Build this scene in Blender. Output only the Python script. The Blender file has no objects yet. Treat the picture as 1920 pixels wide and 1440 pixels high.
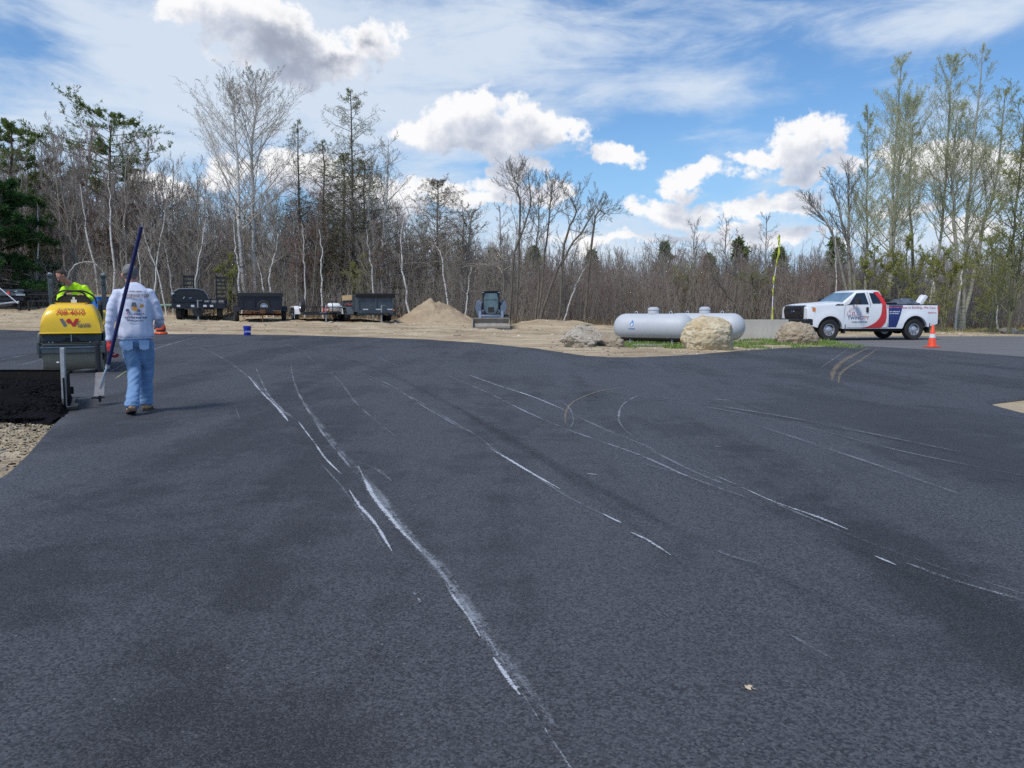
import bpy, math, random
import numpy as np
from mathutils import Vector, Matrix, noise as mnoise, geometry as mgeo
SC = bpy.context.scene
R = math.radians
# ---------------------------------------------------------------- camera
CAMH, FPX, HOR = 1.22, 1442.0, 580.0
PITCH = math.atan((720 - HOR) / FPX)
cd = bpy.data.cameras.new("camera"); cam = bpy.data.objects.new("camera", cd)
SC.collection.objects.link(cam); SC.camera = cam
cam.location = (0, 0, CAMH); cam.rotation_euler = (math.pi / 2 - PITCH, 0, 0)
cd.sensor_width = 36; cd.lens = FPX / 1920 * 36; cd.clip_end = 3000; cd.clip_start = 0.05
# ---------------------------------------------------------------- light
SUN_EL, SUN_AZ = R(56), R(-142)          # azimuth clockwise from +Y
sdir = Vector((math.sin(SUN_AZ) * math.cos(SUN_EL), math.cos(SUN_AZ) * math.cos(SUN_EL), math.sin(SUN_EL)))
ld = bpy.data.lights.new("sun", 'SUN'); sun = bpy.data.objects.new("sun", ld); SC.collection.objects.link(sun)
ld.energy = 2.4; ld.angle = R(11); ld.color = (1, .95, .88)
sun.rotation_euler = (-sdir).to_track_quat('-Z', 'Y').to_euler()
SC.view_settings.view_transform = 'Standard'; SC.view_settings.look = 'None'
SC.view_settings.exposure = 0.38; SC.view_settings.gamma = 1
SC.view_settings.use_curve_mapping = False
SC.cycles.use_denoising = False
SC.cycles.max_bounces = 5; SC.cycles.transparent_max_bounces = 12
SC.cycles.sample_clamp_indirect = 4

class NT:
    """small helper around a node tree"""
    def __init__(s, nt): s.nt = nt; s.n = nt.nodes; s.l = nt.links
    def new(s, t, **kw):
        x = s.n.new(t)
        for k, v in kw.items(): setattr(x, k, v)
        return x
    def put(s, sock, v):
        if isinstance(v, bpy.types.NodeSocket): s.l.new(v, sock)
        else: sock.default_value = v
    def math(s, op, a, b=0.0, c=None, clamp=False):
        x = s.new('ShaderNodeMath', operation=op, use_clamp=clamp)
        s.put(x.inputs[0], a); s.put(x.inputs[1], b)
        if c is not None: s.put(x.inputs[2], c)
        return x.outputs[0]
    def vmath(s, op, a, b=None, c=None, out=0):
        x = s.new('ShaderNodeVectorMath', operation=op)
        s.put(x.inputs[0], a)
        if b is not None: s.put(x.inputs[1], b)
        if c is not None: s.put(x.inputs[2], c)
        return x.outputs[out]
    def noise(s, vec, scale, detail=4, rough=.5, dim='3D', out='Fac', dist=0):
        x = s.new('ShaderNodeTexNoise', noise_dimensions=dim)
        if vec is not None: s.put(x.inputs['Vector'], vec)
        x.inputs['Scale'].default_value = scale; x.inputs['Detail'].default_value = detail
        x.inputs['Roughness'].default_value = rough; x.inputs['Distortion'].default_value = dist
        return x.outputs[out]
    def remap(s, v, a, b, c=0.0, d=1.0, smooth=True):
        x = s.new('ShaderNodeMapRange', interpolation_type='SMOOTHSTEP' if smooth else 'LINEAR')
        s.put(x.inputs[0], v); s.put(x.inputs[1], a); s.put(x.inputs[2], b); s.put(x.inputs[3], c); s.put(x.inputs[4], d)
        return x.outputs[0]
    def mix(s, f, a, b, blend='MIX'):
        x = s.new('ShaderNodeMix', data_type='RGBA', blend_type=blend)
        s.put(x.inputs[0], f)
        for sock, v in ((x.inputs[6], a), (x.inputs[7], b)):
            if isinstance(v, (tuple, list)) and len(v) == 3: v = (*v, 1)
            s.put(sock, v)
        return x.outputs[2]
# ---------------------------------------------------------------- world: Nishita sky with cirrus and cumulus
def pxang(px, py):
    x = (px - 960) / FPX; y = -(py - 720) / FPX
    d = Vector((x, math.cos(PITCH) + y * math.sin(PITCH), -math.sin(PITCH) + y * math.cos(PITCH))).normalized()
    return math.atan2(d.x, d.y), math.asin(d.z)
def ellipse(px, py, rx, ry):
    a, e = pxang(px, py)
    a1 = pxang(px + rx, py)[0] - a; e1 = pxang(px, py - ry)[1] - e
    return a, e, abs(a1), abs(e1)
W = bpy.data.worlds.new("World"); SC.world = W; W.use_nodes = True
W.cycles.sampling_method = 'MANUAL'; W.cycles.sample_map_resolution = 512
wt = NT(W.node_tree); wt.n.clear()
CUMULI = [(430,28,135,45),(520,60,140,62),(600,102,112,56),(695,72,68,45),(480,10,150,30),
 (830,245,108,38),(880,214,72,32),(985,238,105,45),(1045,232,55,22),(930,265,110,34),
 (965,308,72,24),(1150,290,58,22),(1120,294,28,16),
 (1325,330,80,26),(1295,356,55,16),(1505,280,95,42),(1545,250,72,30),(1425,303,60,12),
 (1550,325,110,22),(1760,290,160,44),(1900,325,110,45),(1480,345,80,14),(1655,285,60,28),
 (1290,400,115,24),(1415,398,110,22),(1340,440,200,10),(1150,452,120,10),(1480,446,120,12),(1230,404,75,20),(1500,396,80,24),(1700,415,90,20),(1840,430,110,26),
 (800,372,105,32),(900,378,70,30),(1020,360,70,32),(930,350,60,22),(560,330,90,40),(640,370,90,35),(440,320,80,30),
 (700,395,120,40),(330,345,80,28)]
def density_group():
    g = bpy.data.node_groups.new("cloud_density", 'ShaderNodeTree')
    g.interface.new_socket("P", in_out='INPUT', socket_type='NodeSocketVector')
    g.interface.new_socket("D", in_out='OUTPUT', socket_type='NodeSocketFloat')
    t = NT(g); gi = t.new('NodeGroupInput'); go = t.new('NodeGroupOutput')
    P = gi.outputs[0]
    n1 = t.noise(P, 9, 7, .58, out='Color')
    warp = t.vmath('SUBTRACT', n1, (.5, .5, .5))
    Pw = t.vmath('MULTIPLY_ADD', warp, (.14, .11, 0), P)
    best = None
    for (px, py, rx, ry) in CUMULI:
        a, e, ra, re = ellipse(px, py, rx, ry)
        v = t.vmath('MULTIPLY_ADD', Pw, (1 / ra, 1 / re, 0), (-a / ra, -e / re, 0))
        ln = t.vmath('LENGTH', v, out=1)
        q = t.math('MULTIPLY_ADD', ln, -(re * 9 + .15), re * 9 + .17)      # positive inside, scaled with size
        best = q if best is None else t.math('SMOOTH_MAX', best, q, .02)
    # scattered cumulus all round the rest of the sky, where the photograph does not look
    sep = t.new('ShaderNodeSeparateXYZ'); t.put(sep.inputs[0], P)
    far = t.math('ABSOLUTE', sep.outputs[0])
    gen = t.remap(t.noise(P, 2.6, 6, .55), .56, .72, -.2, .35)
    out = t.math('MAXIMUM', t.remap(far, .66, .8), t.remap(sep.outputs[1], .52, .7))
    gen = t.math('ADD', gen, t.remap(out, 0, 1, -1.2, 0))
    gen = t.math('ADD', gen, t.remap(sep.outputs[1], .8, 1.2, 0, -1))
    best = t.math('MAXIMUM', best, gen)
    fine = t.math('MULTIPLY_ADD', t.noise(P, 24, 9, .66), .85, -.425)
    mid = t.math('MULTIPLY_ADD', t.noise(P, 11, 5, .5), .5, -.25)
    t.put(go.inputs[0], t.math('ADD', best, t.math('ADD', fine, mid)))
    return g
DG = density_group()
tc = wt.new('ShaderNodeTexCoord'); D = wt.vmath('NORMALIZE', tc.outputs['Generated'])
sep = wt.new('ShaderNodeSeparateXYZ'); wt.put(sep.inputs[0], D)
az = wt.math('ARCTAN2', sep.outputs[0], sep.outputs[1]); el = wt.math('ARCSINE', sep.outputs[2])
comb = wt.new('ShaderNodeCombineXYZ'); wt.put(comb.inputs[0], az); wt.put(comb.inputs[1], el)
P = comb.outputs[0]
def dens(p):
    x = wt.new('ShaderNodeGroup'); x.node_tree = DG; wt.put(x.inputs[0], p); return x.outputs[0]
d0 = dens(P); d1 = dens(wt.vmath('ADD', P, (-.010, .030, 0))); 
cmask = wt.remap(d0, -.03, .13)
cmask = wt.math('MULTIPLY', cmask, wt.remap(el, -.05, .02))
sh_ = wt.math('MULTIPLY_ADD', d0, .15, d1)      # low on the lit rim, high at the thick core and base
ccol = wt.mix(wt.remap(sh_, -.10, .24), (7.5, 7.5, 7.6), (5.0, 5.3, 6.0))
ccol = wt.mix(wt.remap(sh_, .16, .50), ccol, (3.3, 3.75, 4.7))
# the big cloud near the top is thicker and greyer
a, e, ra, re = ellipse(600, 95, 170, 80)
dk = wt.vmath('LENGTH', wt.vmath('MULTIPLY_ADD', P, (1 / ra, 1 / re, 0), (-a / ra, -e / re, 0)), out=1)
ccol = wt.mix(wt.math('MULTIPLY', wt.remap(dk, 1.25, .5), wt.remap(d0, .1, .5)), ccol, (2.75, 3.05, 3.8))
# cirrus veil
sc = wt.vmath('MULTIPLY', P, (1.0, 2.6, 1))
c1 = wt.noise(wt.vmath('ADD', sc, (3.1, 1.7, 0)), 2.6, 8, .58, dist=.5)
c2 = wt.noise(wt.vmath('MULTIPLY', P, (3.5, 11, 1)), 3.0, 6, .6, dist=.3)
c3 = wt.noise(wt.vmath('MULTIPLY', wt.vmath('ADD', P, (9, 4, 0)), (1.3, 5.0, 1)), 4.5, 7, .62, dist=.9)
veil = wt.math('ADD', wt.math('MULTIPLY_ADD', c1, 1.25, -.125), wt.math('ADD', wt.math('MULTIPLY_ADD', c2, .35, -.175), wt.math('MULTIPLY_ADD', c3, .75, -.375)))
bias = None
for (px, py, rx, ry, k) in [(200,190,640,230,.27),(620,120,460,220,.38),(1130,95,400,180,.34),(1330,170,260,60,.24),(1720,25,440,85,.32),(60,60,160,60,-.25),
                            (1450,215,300,30,-.14),(1230,350,260,70,-.12),(850,310,160,40,-.10),(300,270,600,100,.16),(1000,475,1600,75,.34)]:
    a, e, ra, re = ellipse(px, py, rx, ry)
    ln = wt.vmath('LENGTH', wt.vmath('MULTIPLY_ADD', P, (1 / ra, 1 / re, 0), (-a / ra, -e / re, 0)), out=1)
    q = wt.remap(ln, 1.3, .1, 0, k)
    bias = q if bias is None else wt.math('ADD', bias, q)
veil = wt.remap(wt.math('ADD', veil, bias), .40, .94, 0, .92)
sky = wt.new('ShaderNodeTexSky', sky_type='NISHITA', sun_disc=False, sun_elevation=SUN_EL, sun_rotation=SUN_AZ % (2 * math.pi))
sky.air_density = 1.15; sky.dust_density = .35; sky.ozone_density = 1.6
skyc = wt.mix(1.0, sky.outputs[0], (.60, .84, 1.08), 'MULTIPLY')
skyc = wt.mix(wt.remap(el, .26, .0, 0, .85), skyc, (2.9, 4.8, 7.3))
c = wt.mix(veil, skyc, (5.3, 6.0, 6.9))
c = wt.mix(cmask, c, ccol)
bg = wt.new('ShaderNodeBackground'); wt.put(bg.inputs[0], c); bg.inputs[1].default_value = .1
wo = wt.new('ShaderNodeOutputWorld'); wt.l.new(bg.outputs[0], wo.inputs[0])
# ---------------------------------------------------------------- pixel <-> place
rng = np.random.default_rng(7)
AZC = np.array([-.9, -.55, -.40, -.2, 0, .2, .4, .7])
YR = np.array([0, 15, 31, 41, 50, 60, 100, 400.])
ZT = np.array([[0]*8, [0]*8,
 [.30,.24,.22,.15,.05,.04,.05,.05],
 [1.25,.95,.64,.52,.20,.10,.03,.0],
 [1.8,1.35,.95,.70,.42,.28,.06,.0],
 [2.1,1.6,1.2,.9,.6,.5,.25,.1],
 [3.2,2.4,1.8,1.5,1.3,1.2,1.1,.8],
 [6]*8])
def zt(x, y):
    x = np.asarray(x, float); y = np.asarray(y, float)
    a = np.clip(x / np.maximum(y, 6.0), AZC[0], AZC[-1]); yy = np.clip(y, 0, 399.9)
    i = np.clip(np.searchsorted(AZC, a, 'right') - 1, 0, 6); j = np.clip(np.searchsorted(YR, yy, 'right') - 1, 0, 6)
    u = (a - AZC[i]) / (AZC[i+1] - AZC[i]); v = (yy - YR[j]) / (YR[j+1] - YR[j])
    return (ZT[j, i] * (1-u) + ZT[j, i+1] * u) * (1-v) + (ZT[j+1, i] * (1-u) + ZT[j+1, i+1] * u) * v
def ray(px, py):
    x = (px - 960) / FPX; y = -(py - 720) / FPX
    return Vector((x, math.cos(PITCH) + y * math.sin(PITCH), -math.sin(PITCH) + y * math.cos(PITCH)))
def at(px, py, Y):
    """the place at distance Y that the photograph shows at a pixel"""
    d = ray(px, py); k = Y / d.y
    return Vector((d.x * k, Y, CAMH + d.z * k))
def gnd(px, Y, dz=0.0):
    x = (px - 960) / FPX * Y
    d = ray(px, 600); x = d.x / d.y * Y
    return Vector((x, Y, float(zt(x, Y)) + dz))
def G(px, py):
    """ground point seen at a pixel"""
    d = ray(px, py); z = 0.0
    if d.z > -1e-3: d.z = -1e-3
    for _ in range(40):
        k = (z - CAMH) / d.z; k = min(k, 300)
        z = .6 * z + .4 * float(zt(d.x * k, d.y * k))
    return Vector((d.x * k, d.y * k, z))
# ---------------------------------------------------------------- objects
COL = SC.collection
def empty(name, label, cat, loc=(0, 0, 0), rz=0, group=None, scale=1):
    o = bpy.data.objects.new(name, None); COL.objects.link(o); o.empty_display_size = .1
    o.location = loc; o.rotation_euler = (0, 0, rz); o.scale = (scale,) * 3
    return tag(o, label, cat, group)
def tag(o, label=None, cat=None, group=None, kind=None):
    if label: o['label'] = label
    if cat: o['category'] = cat
    if group: o['group'] = group
    if kind: o['kind'] = kind
    return o
def put(name, me, mats=None, parent=None, smooth=None):
    o = bpy.data.objects.new(name, me); COL.objects.link(o)
    if mats is not None:
        for m in (mats if isinstance(mats, (list, tuple)) else [mats]): me.materials.append(m)
    if parent is not None: o.parent = parent
    if smooth is not None:
        me.polygons.foreach_set('use_smooth', [True] * len(me.polygons)); me.update()
        if smooth < 180: me.set_sharp_from_angle(angle=R(smooth))
    return o
def mesh_from(name, V, F):
    me = bpy.data.meshes.new(name); me.from_pydata([tuple(v) for v in V], [], F); me.update(); return me
def mesh_np(name, V, F, mi=None):
    """V (n,3), F (m,k) arrays with one face size, or list of such arrays"""
    Fs = F if isinstance(F, list) else [F]
    me = bpy.data.meshes.new(name); me.vertices.add(len(V)); me.vertices.foreach_set('co', np.ascontiguousarray(V, np.float32).ravel())
    loops = np.concatenate([f.ravel() for f in Fs]); tot = np.concatenate([np.full(len(f), f.shape[1]) for f in Fs])
    me.loops.add(len(loops)); me.loops.foreach_set('vertex_index', loops.astype(np.int32))
    me.polygons.add(len(tot)); st = np.concatenate([[0], np.cumsum(tot)[:-1]])
    me.polygons.foreach_set('loop_start', st.astype(np.int32))
    if mi is not None: me.polygons.foreach_set('material_index', mi.astype(np.int32))
    me.update(calc_edges=True); me.validate(); return me
class MB:
    """collects shapes into ONE mesh"""
    def __init__(s): s.V = []; s.F = []; s.M = Matrix.Identity(4)
    def add(s, V, F):
        n = len(s.V); s.V += [s.M @ Vector(v) for v in V]; s.F += [tuple(i + n for i in f) for f in F]; return s
    def box(s, c, d, rot=None, taper=None):
        hx, hy, hz = d[0] / 2, d[1] / 2, d[2] / 2; t = taper or (1, 1)
        V = [Vector((x * hx * (t[0] if z > 0 else 1), y * hy * (t[1] if z > 0 else 1), z * hz)) for z in (-1, 1) for y in (-1, 1) for x in (-1, 1)]
        if rot is not None:
            m = Matrix.Rotation(rot[2], 3, 'Z') @ Matrix.Rotation(rot[1], 3, 'Y') @ Matrix.Rotation(rot[0], 3, 'X'); V = [m @ v for v in V]
        c = Vector(c)
        return s.add([v + c for v in V], [(0, 2, 3, 1), (4, 5, 7, 6), (0, 1, 5, 4), (2, 6, 7, 3), (0, 4, 6, 2), (1, 3, 7, 5)])
    def tube(s, pts, r, n=8, ell=None, side=None, cap=True):
        """swept tube; r a number or list; ell (a, b) scales across the side direction"""
        pts = [Vector(p) for p in pts]; k = len(pts); rs = r if isinstance(r, (list, tuple)) else [r] * k
        V = []; prev = None
        for i, p in enumerate(pts):
            t = (pts[min(i + 1, k - 1)] - pts[max(i - 1, 0)]).normalized()
            if side is not None: a = Vector(side) - t * t.dot(Vector(side)); a.normalize()
            elif prev is None: a = t.orthogonal().normalized()
            else: a = (prev - t * t.dot(prev)).normalized()
            prev = a; b = t.cross(a); ri = rs[i]
            ra, rb = (ri if isinstance(ri, (list, tuple)) else (ri, ri))
            if ell: ra *= ell[0]; rb *= ell[1]
            V += [p + a * (math.cos(q) * ra) + b * (math.sin(q) * rb) for q in (2 * math.pi * j / n for j in range(n))]
        F = [(i * n + j, i * n + (j + 1) % n, (i + 1) * n + (j + 1) % n, (i + 1) * n + j) for i in range(k - 1) for j in range(n)]
        if cap: F += [tuple(range(n - 1, -1, -1)), tuple((k - 1) * n + j for j in range(n))]
        return s.add(V, F)
    def lathe(s, prof, n=24, axis='z', c=(0, 0, 0), cap=True):
        V = []; c = Vector(c)
        for (r_, h) in prof:
            for j in range(n):
                a = 2 * math.pi * j / n; x, y = r_ * math.cos(a), r_ * math.sin(a)
                V.append(c + Vector({'z': (x, y, h), 'y': (y, h, x), 'x': (h, x, y)}[axis]))
        k = len(prof)
        F = [(i * n + j, i * n + (j + 1) % n, (i + 1) * n + (j + 1) % n, (i + 1) * n + j) for i in range(k - 1) for j in range(n)]
        if cap: F += [tuple(range(n - 1, -1, -1)), tuple((k - 1) * n + j for j in range(n))]
        return s.add(V, F)
    def prism(s, poly, a, b, plane='xz'):
        """polygon in a plane, extruded from a to b across it"""
        f = {'xz': lambda u, v, w: (u, w, v), 'xy': lambda u, v, w: (u, v, w), 'yz': lambda u, v, w: (w, u, v)}[plane]
        n = len(poly); V = [f(u, v, a) for u, v in poly] + [f(u, v, b) for u, v in poly]
        return s.add(V, [tuple(range(n)), tuple(range(2 * n - 1, n - 1, -1))] + [(i, i + n, (i + 1) % n + n, (i + 1) % n) for i in range(n)])
    def loft(s, rings, cap=True, closed=True):
        n = len(rings[0]); k = len(rings); V = [p for r_ in rings for p in r_]
        m = n if closed else n - 1
        F = [(i * n + j, i * n + (j + 1) % n, (i + 1) * n + (j + 1) % n, (i + 1) * n + j) for i in range(k - 1) for j in range(m)]
        if cap: F += [tuple(range(n - 1, -1, -1)), tuple((k - 1) * n + j for j in range(n))]
        return s.add(V, F)
    def build(s, name, mats=None, parent=None, bevel=0, smooth=None, seg=2, loc=None, rot=None):
        me = mesh_from(name, s.V, s.F)
        import bmesh
        bm = bmesh.new(); bm.from_mesh(me); bmesh.ops.recalc_face_normals(bm, faces=bm.faces)
        bm.to_mesh(me); bm.free()
        o = put(name, me, mats, parent, smooth if smooth is not None else (40 if bevel else None))
        if bevel:
            m = o.modifiers.new('bevel', 'BEVEL'); m.width = bevel; m.segments = seg; m.limit_method = 'ANGLE'; m.angle_limit = R(40); m.use_clamp_overlap = True
        if loc is not None: o.location = loc
        if rot is not None: o.rotation_euler = rot
        return o
def rrect(w, h, r, n=4, cx=0, cy=0):
    out = []
    for (sx, sy, a0) in ((1, 1, 0), (-1, 1, 90), (-1, -1, 180), (1, -1, 270)):
        for i in range(n + 1):
            a = R(a0 + 90 * i / n); out.append((cx + sx * (w / 2 - r) + r * math.cos(a), cy + sy * (h / 2 - r) + r * math.sin(a)))
    return out
def evalmesh(o, name):
    bpy.context.view_layer.update()
    me = bpy.data.meshes.new_from_object(o.evaluated_get(bpy.context.evaluated_depsgraph_get())); me.name = name; return me
def text(body, size, m, parent, loc, rot=(0, 0, 0), name='lettering', shear=0, align='CENTER', ext=.001, sx=1, bold=0):
    c = bpy.data.curves.new(name, 'FONT'); c.body = body; c.size = size; c.align_x = align; c.align_y = 'CENTER'; c.shear = shear
    c.extrude = ext; c.resolution_u = 3; c.offset = bold
    t = bpy.data.objects.new('t', c); COL.objects.link(t); me = evalmesh(t, name); bpy.data.objects.remove(t)
    if sx != 1:
        for v in me.vertices: v.co.x *= sx
    o = put(name, me, m, parent); o.location = loc; o.rotation_euler = rot; return o
# ---------------------------------------------------------------- materials
def pm(name, col, rough=.5, metal=0, col2=None, nscale=6, namt=.5, bump=0, bscale=60, spec=.5, coat=0, stretch=None, dirt=None, dirt_amt=.3, rnd=0):
    m = bpy.data.materials.new(name); m.use_nodes = True; t = NT(m.node_tree); b = t.n['Principled BSDF']
    tcn = t.new('ShaderNodeTexCoord'); v = tcn.outputs['Object']
    if stretch: v = t.vmath('MULTIPLY', v, stretch)
    c2 = col2 or tuple(x * .78 for x in col)
    f = t.remap(t.noise(v, nscale, 6, .6), .5 - namt / 2, .5 + namt / 2)
    c = t.mix(f, c2, col)
    if dirt: c = t.mix(t.remap(t.noise(v, nscale * 2.3, 8, .7), .52, .78, 0, dirt_amt), c, dirt)
    if rnd:
        oi = t.new('ShaderNodeObjectInfo'); hs = t.new('ShaderNodeHueSaturation')
        t.put(hs.inputs['Value'], t.remap(oi.outputs['Random'], 0, 1, 1 - rnd, 1 + rnd, False)); t.put(hs.inputs['Color'], c); c = hs.outputs[0]
    t.put(b.inputs['Base Color'], c); b.inputs['Metallic'].default_value = metal
    t.put(b.inputs['Roughness'], t.remap(f, 0, 1, min(1, rough * 1.15), rough * .9, False))
    b.inputs['Specular IOR Level'].default_value = spec; b.inputs['Coat Weight'].default_value = coat
    if bump:
        bp = t.new('ShaderNodeBump'); bp.inputs['Strength'].default_value = bump; bp.inputs['Distance'].default_value = .02
        t.put(bp.inputs['Height'], t.noise(v, bscale, 5, .6)); t.put(b.inputs['Normal'], bp.outputs[0])
    return m
M = {}
M['black_steel'] = pm('black_steel', (.022, .023, .027), .42, .1, (.012, .012, .015), 4, .5, dirt=(.10, .085, .06), dirt_amt=.25)
M['navy_steel'] = pm('navy_steel', (.016, .02, .035), .4, .1, (.01, .011, .018), 4, .5, dirt=(.10, .085, .06), dirt_amt=.2)
M['grey_steel'] = pm('grey_steel', (.075, .095, .11), .45, .1, (.05, .065, .078), 3, .5, dirt=(.16, .13, .10), dirt_amt=.35)
M['roller_grey'] = pm('roller_grey', (.085, .10, .105), .42, .1, (.06, .07, .075), 4, .5, dirt=(.2, .17, .13), dirt_amt=.25)
M['light_steel'] = pm('light_steel', (.5, .52, .55), .35, .7, (.3, .31, .33), 9, .6)
M['white_paint'] = pm('white_paint', (.80, .81, .82), .3, 0, (.70, .71, .72), 1.2, .6, coat=.5)
M['rubber'] = pm('rubber', (.018, .018, .019), .75, 0, (.03, .028, .026), 12, .5, bump=.4, bscale=40)
M['glass'] = pm('glass', (.010, .014, .018), .06, 0, (.02, .03, .04), 2, .5, spec=1.0)
M['chrome'] = pm('chrome', (.7, .71, .73), .18, 1, (.6, .61, .63), 8, .5)
M['rim'] = pm('rim', (.58, .59, .62), .32, .6, (.42, .43, .45), 8, .5)
M['yellow'] = pm('yellow', (.88, .56, .012), .33, 0, (.80, .49, .01), 1.5, .5, coat=.3, dirt=(.35, .25, .05), dirt_amt=.15)
M['red'] = pm('red', (.62, .035, .04), .35, 0, (.5, .03, .035), 3, .4)
M['navy'] = pm('navy', (.02, .035, .17), .35, 0, (.016, .03, .14), 3, .4)
M['rust'] = pm('rust', (.16, .07, .03), .85, 0, (.08, .035, .02), 12, .6, bump=.4)
M['plywood'] = pm('plywood', (.52, .38, .21), .7, 0, (.42, .29, .15), 8, .5, stretch=(1, 6, 6))
M['orange'] = pm('orange', (.85, .10, .02), .5, 0, (.75, .08, .02), 6, .5, dirt=(.3, .1, .05), dirt_amt=.2)
M['blue_plastic'] = pm('blue_plastic', (.015, .04, .42), .4, 0, (.012, .03, .34), 6, .5)
M['skin'] = pm('skin', (.55, .27, .19), .55, 0, (.48, .20, .14), 14, .5)
M['white_print'] = pm('white_print', (.75, .78, .82), .5)
M['grey_print'] = pm('grey_print', (.13, .13, .15), .5)
# ================================================================= SETTING: ground, asphalt, old road
EDGE = [(-420, 613), (-150, 616), (0, 618), (60, 620), (110, 621), (200, 624), (300, 626), (430, 627), (560, 628.5), (680, 632), (800, 636.5), (900, 643), (1000, 652.6),
        (1048, 660), (1096, 667), (1140, 669.5), (1192, 669.5), (1268, 667), (1383, 658), (1455, 653), (1527, 650), (1599, 648.5), (1647, 650), (1730, 655), (1815, 661), (1920, 669), (2150, 688), (2500, 716),
        (2500, 690)]
EDGE = EDGE[:-1]
far = [G(*p).xy for p in EDGE]
island = [G(*p).xy for p in [(2300, 722), (2080, 730), (1960, 739), (1905, 744), (1868, 748), (1850, 752), (1856, 757), (1880, 764), (1915, 773), (1990, 790), (2150, 824), (2350, 880)]]
gravel_curve = [G(*p).xy for p in [(-260, 1010), (-120, 960), (-30, 915), (20, 885), (48, 862), (72, 838), (92, 812), (112, 788), (124, 772), (128, 752), (118, 742), (0, 742), (-300, 742), (-700, 742)]]
outline = [Vector((v.x, v.y)) for v in far] + [Vector((24, 14.6))] + [Vector(v) for v in island] + [Vector((16, 3)), Vector((16, -7)), Vector((-9, -7)), Vector((-6.5, 2.4))] + [Vector(v) for v in gravel_curve] + [Vector((-19, 10.2)), Vector((-26, 16))]
def jag(poly, step, amp, seed):
    out = []
    for i, p in enumerate(poly):
        q = poly[(i + 1) % len(poly)]; L = (q - p).length; n = max(1, int(L / step))
        if n > 60: n = 60
        for k in range(n):
            c = p.lerp(q, k / n); s = max(.3, min(1.0, c.length / 12))
            o = mnoise.noise_vector(Vector((c.x * 1.7 / s, c.y * 1.7 / s, seed))) * amp * s
            out.append(Vector((c.x + o.x, c.y + o.y)))
    return out
def inside(poly, X, Y):
    px = np.array([p.x for p in poly]); py = np.array([p.y for p in poly]); r_ = np.zeros(X.shape, bool)
    j = len(px) - 1
    for i in range(len(px)):
        c = ((py[i] > Y) != (py[j] > Y)) & (X < (px[j] - px[i]) * (Y - py[i]) / (py[j] - py[i] + 1e-12) + px[i]); r_ ^= c; j = i
    return r_
OUT = jag(outline, .35, .09, 3.0)
# --- the older, lighter road behind
ROADPX = [(1365, 655), (1450, 647), (1540, 643), (1560, 633.5), (1600, 632), (1750, 631), (1920, 631.5), (2300, 634), (2900, 640), (2900, 745), (2300, 735), (1920, 690), (1700, 668), (1450, 665)]
ROADPX = [(1505, 655), (1560, 647), (1590, 642.5), (1556, 638), (1500, 634.5), (1450, 632), (1700, 629.8), (1920, 630), (2300, 632), (2900, 638), (2900, 720), (2300, 708), (1920, 680), (1700, 663), (1600, 660)]
ROAD = jag([Vector(G(*p).xy) for p in ROADPX], .5, .05, 9.0)
def fill(name, poly, step, thick, mat, kind, zoff):
    xs = [p.x for p in poly]; ys = [p.y for p in poly]; pts = [Vector(p) for p in poly]
    n0 = len(pts)
    gx, gy = np.meshgrid(np.arange(min(xs), max(xs), step), np.arange(min(ys), max(ys), step)); gx = gx.ravel() + .01; gy = gy.ravel() + .013
    ok = inside(poly, gx, gy); pts += [Vector((a, b)) for a, b in zip(gx[ok], gy[ok])]
    v, e, f, _, _, _ = mgeo.delaunay_2d_cdt(pts, [], [list(range(n0))], 1, 1e-5)
    V = [(p.x, p.y, float(z)) for p, z in zip(v, zt([p.x for p in v], [p.y for p in v]) + zoff)]
    F = [tuple(t) for t in f]
    # side skirt
    from collections import Counter
    ec = Counter()
    for t in F:
        for i in range(len(t)): ec[frozenset((t[i], t[(i + 1) % len(t)]))] += 1
    n = len(V); low = {}
    cen = lambda i: V[i]
    SK = []
    for t in F:
        for i in range(len(t)):
            a, b = t[i], t[(i + 1) % len(t)]
            if ec[frozenset((a, b))] == 1:
                d = Vector((V[b][0] - V[a][0], V[b][1] - V[a][1])); nrm = Vector((d.y, -d.x)).normalized() * thick * 1.2
                for k in (a, b):
                    if k not in low: low[k] = len(V); V.append((V[k][0] + nrm.x, V[k][1] + nrm.y, V[k][2] - thick))
                SK.append((b, a, low[a], low[b]))
    me = mesh_from(name, V, F + SK); o = put(name, me, mat, None, 180); tag(o, kind=kind); return o
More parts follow.
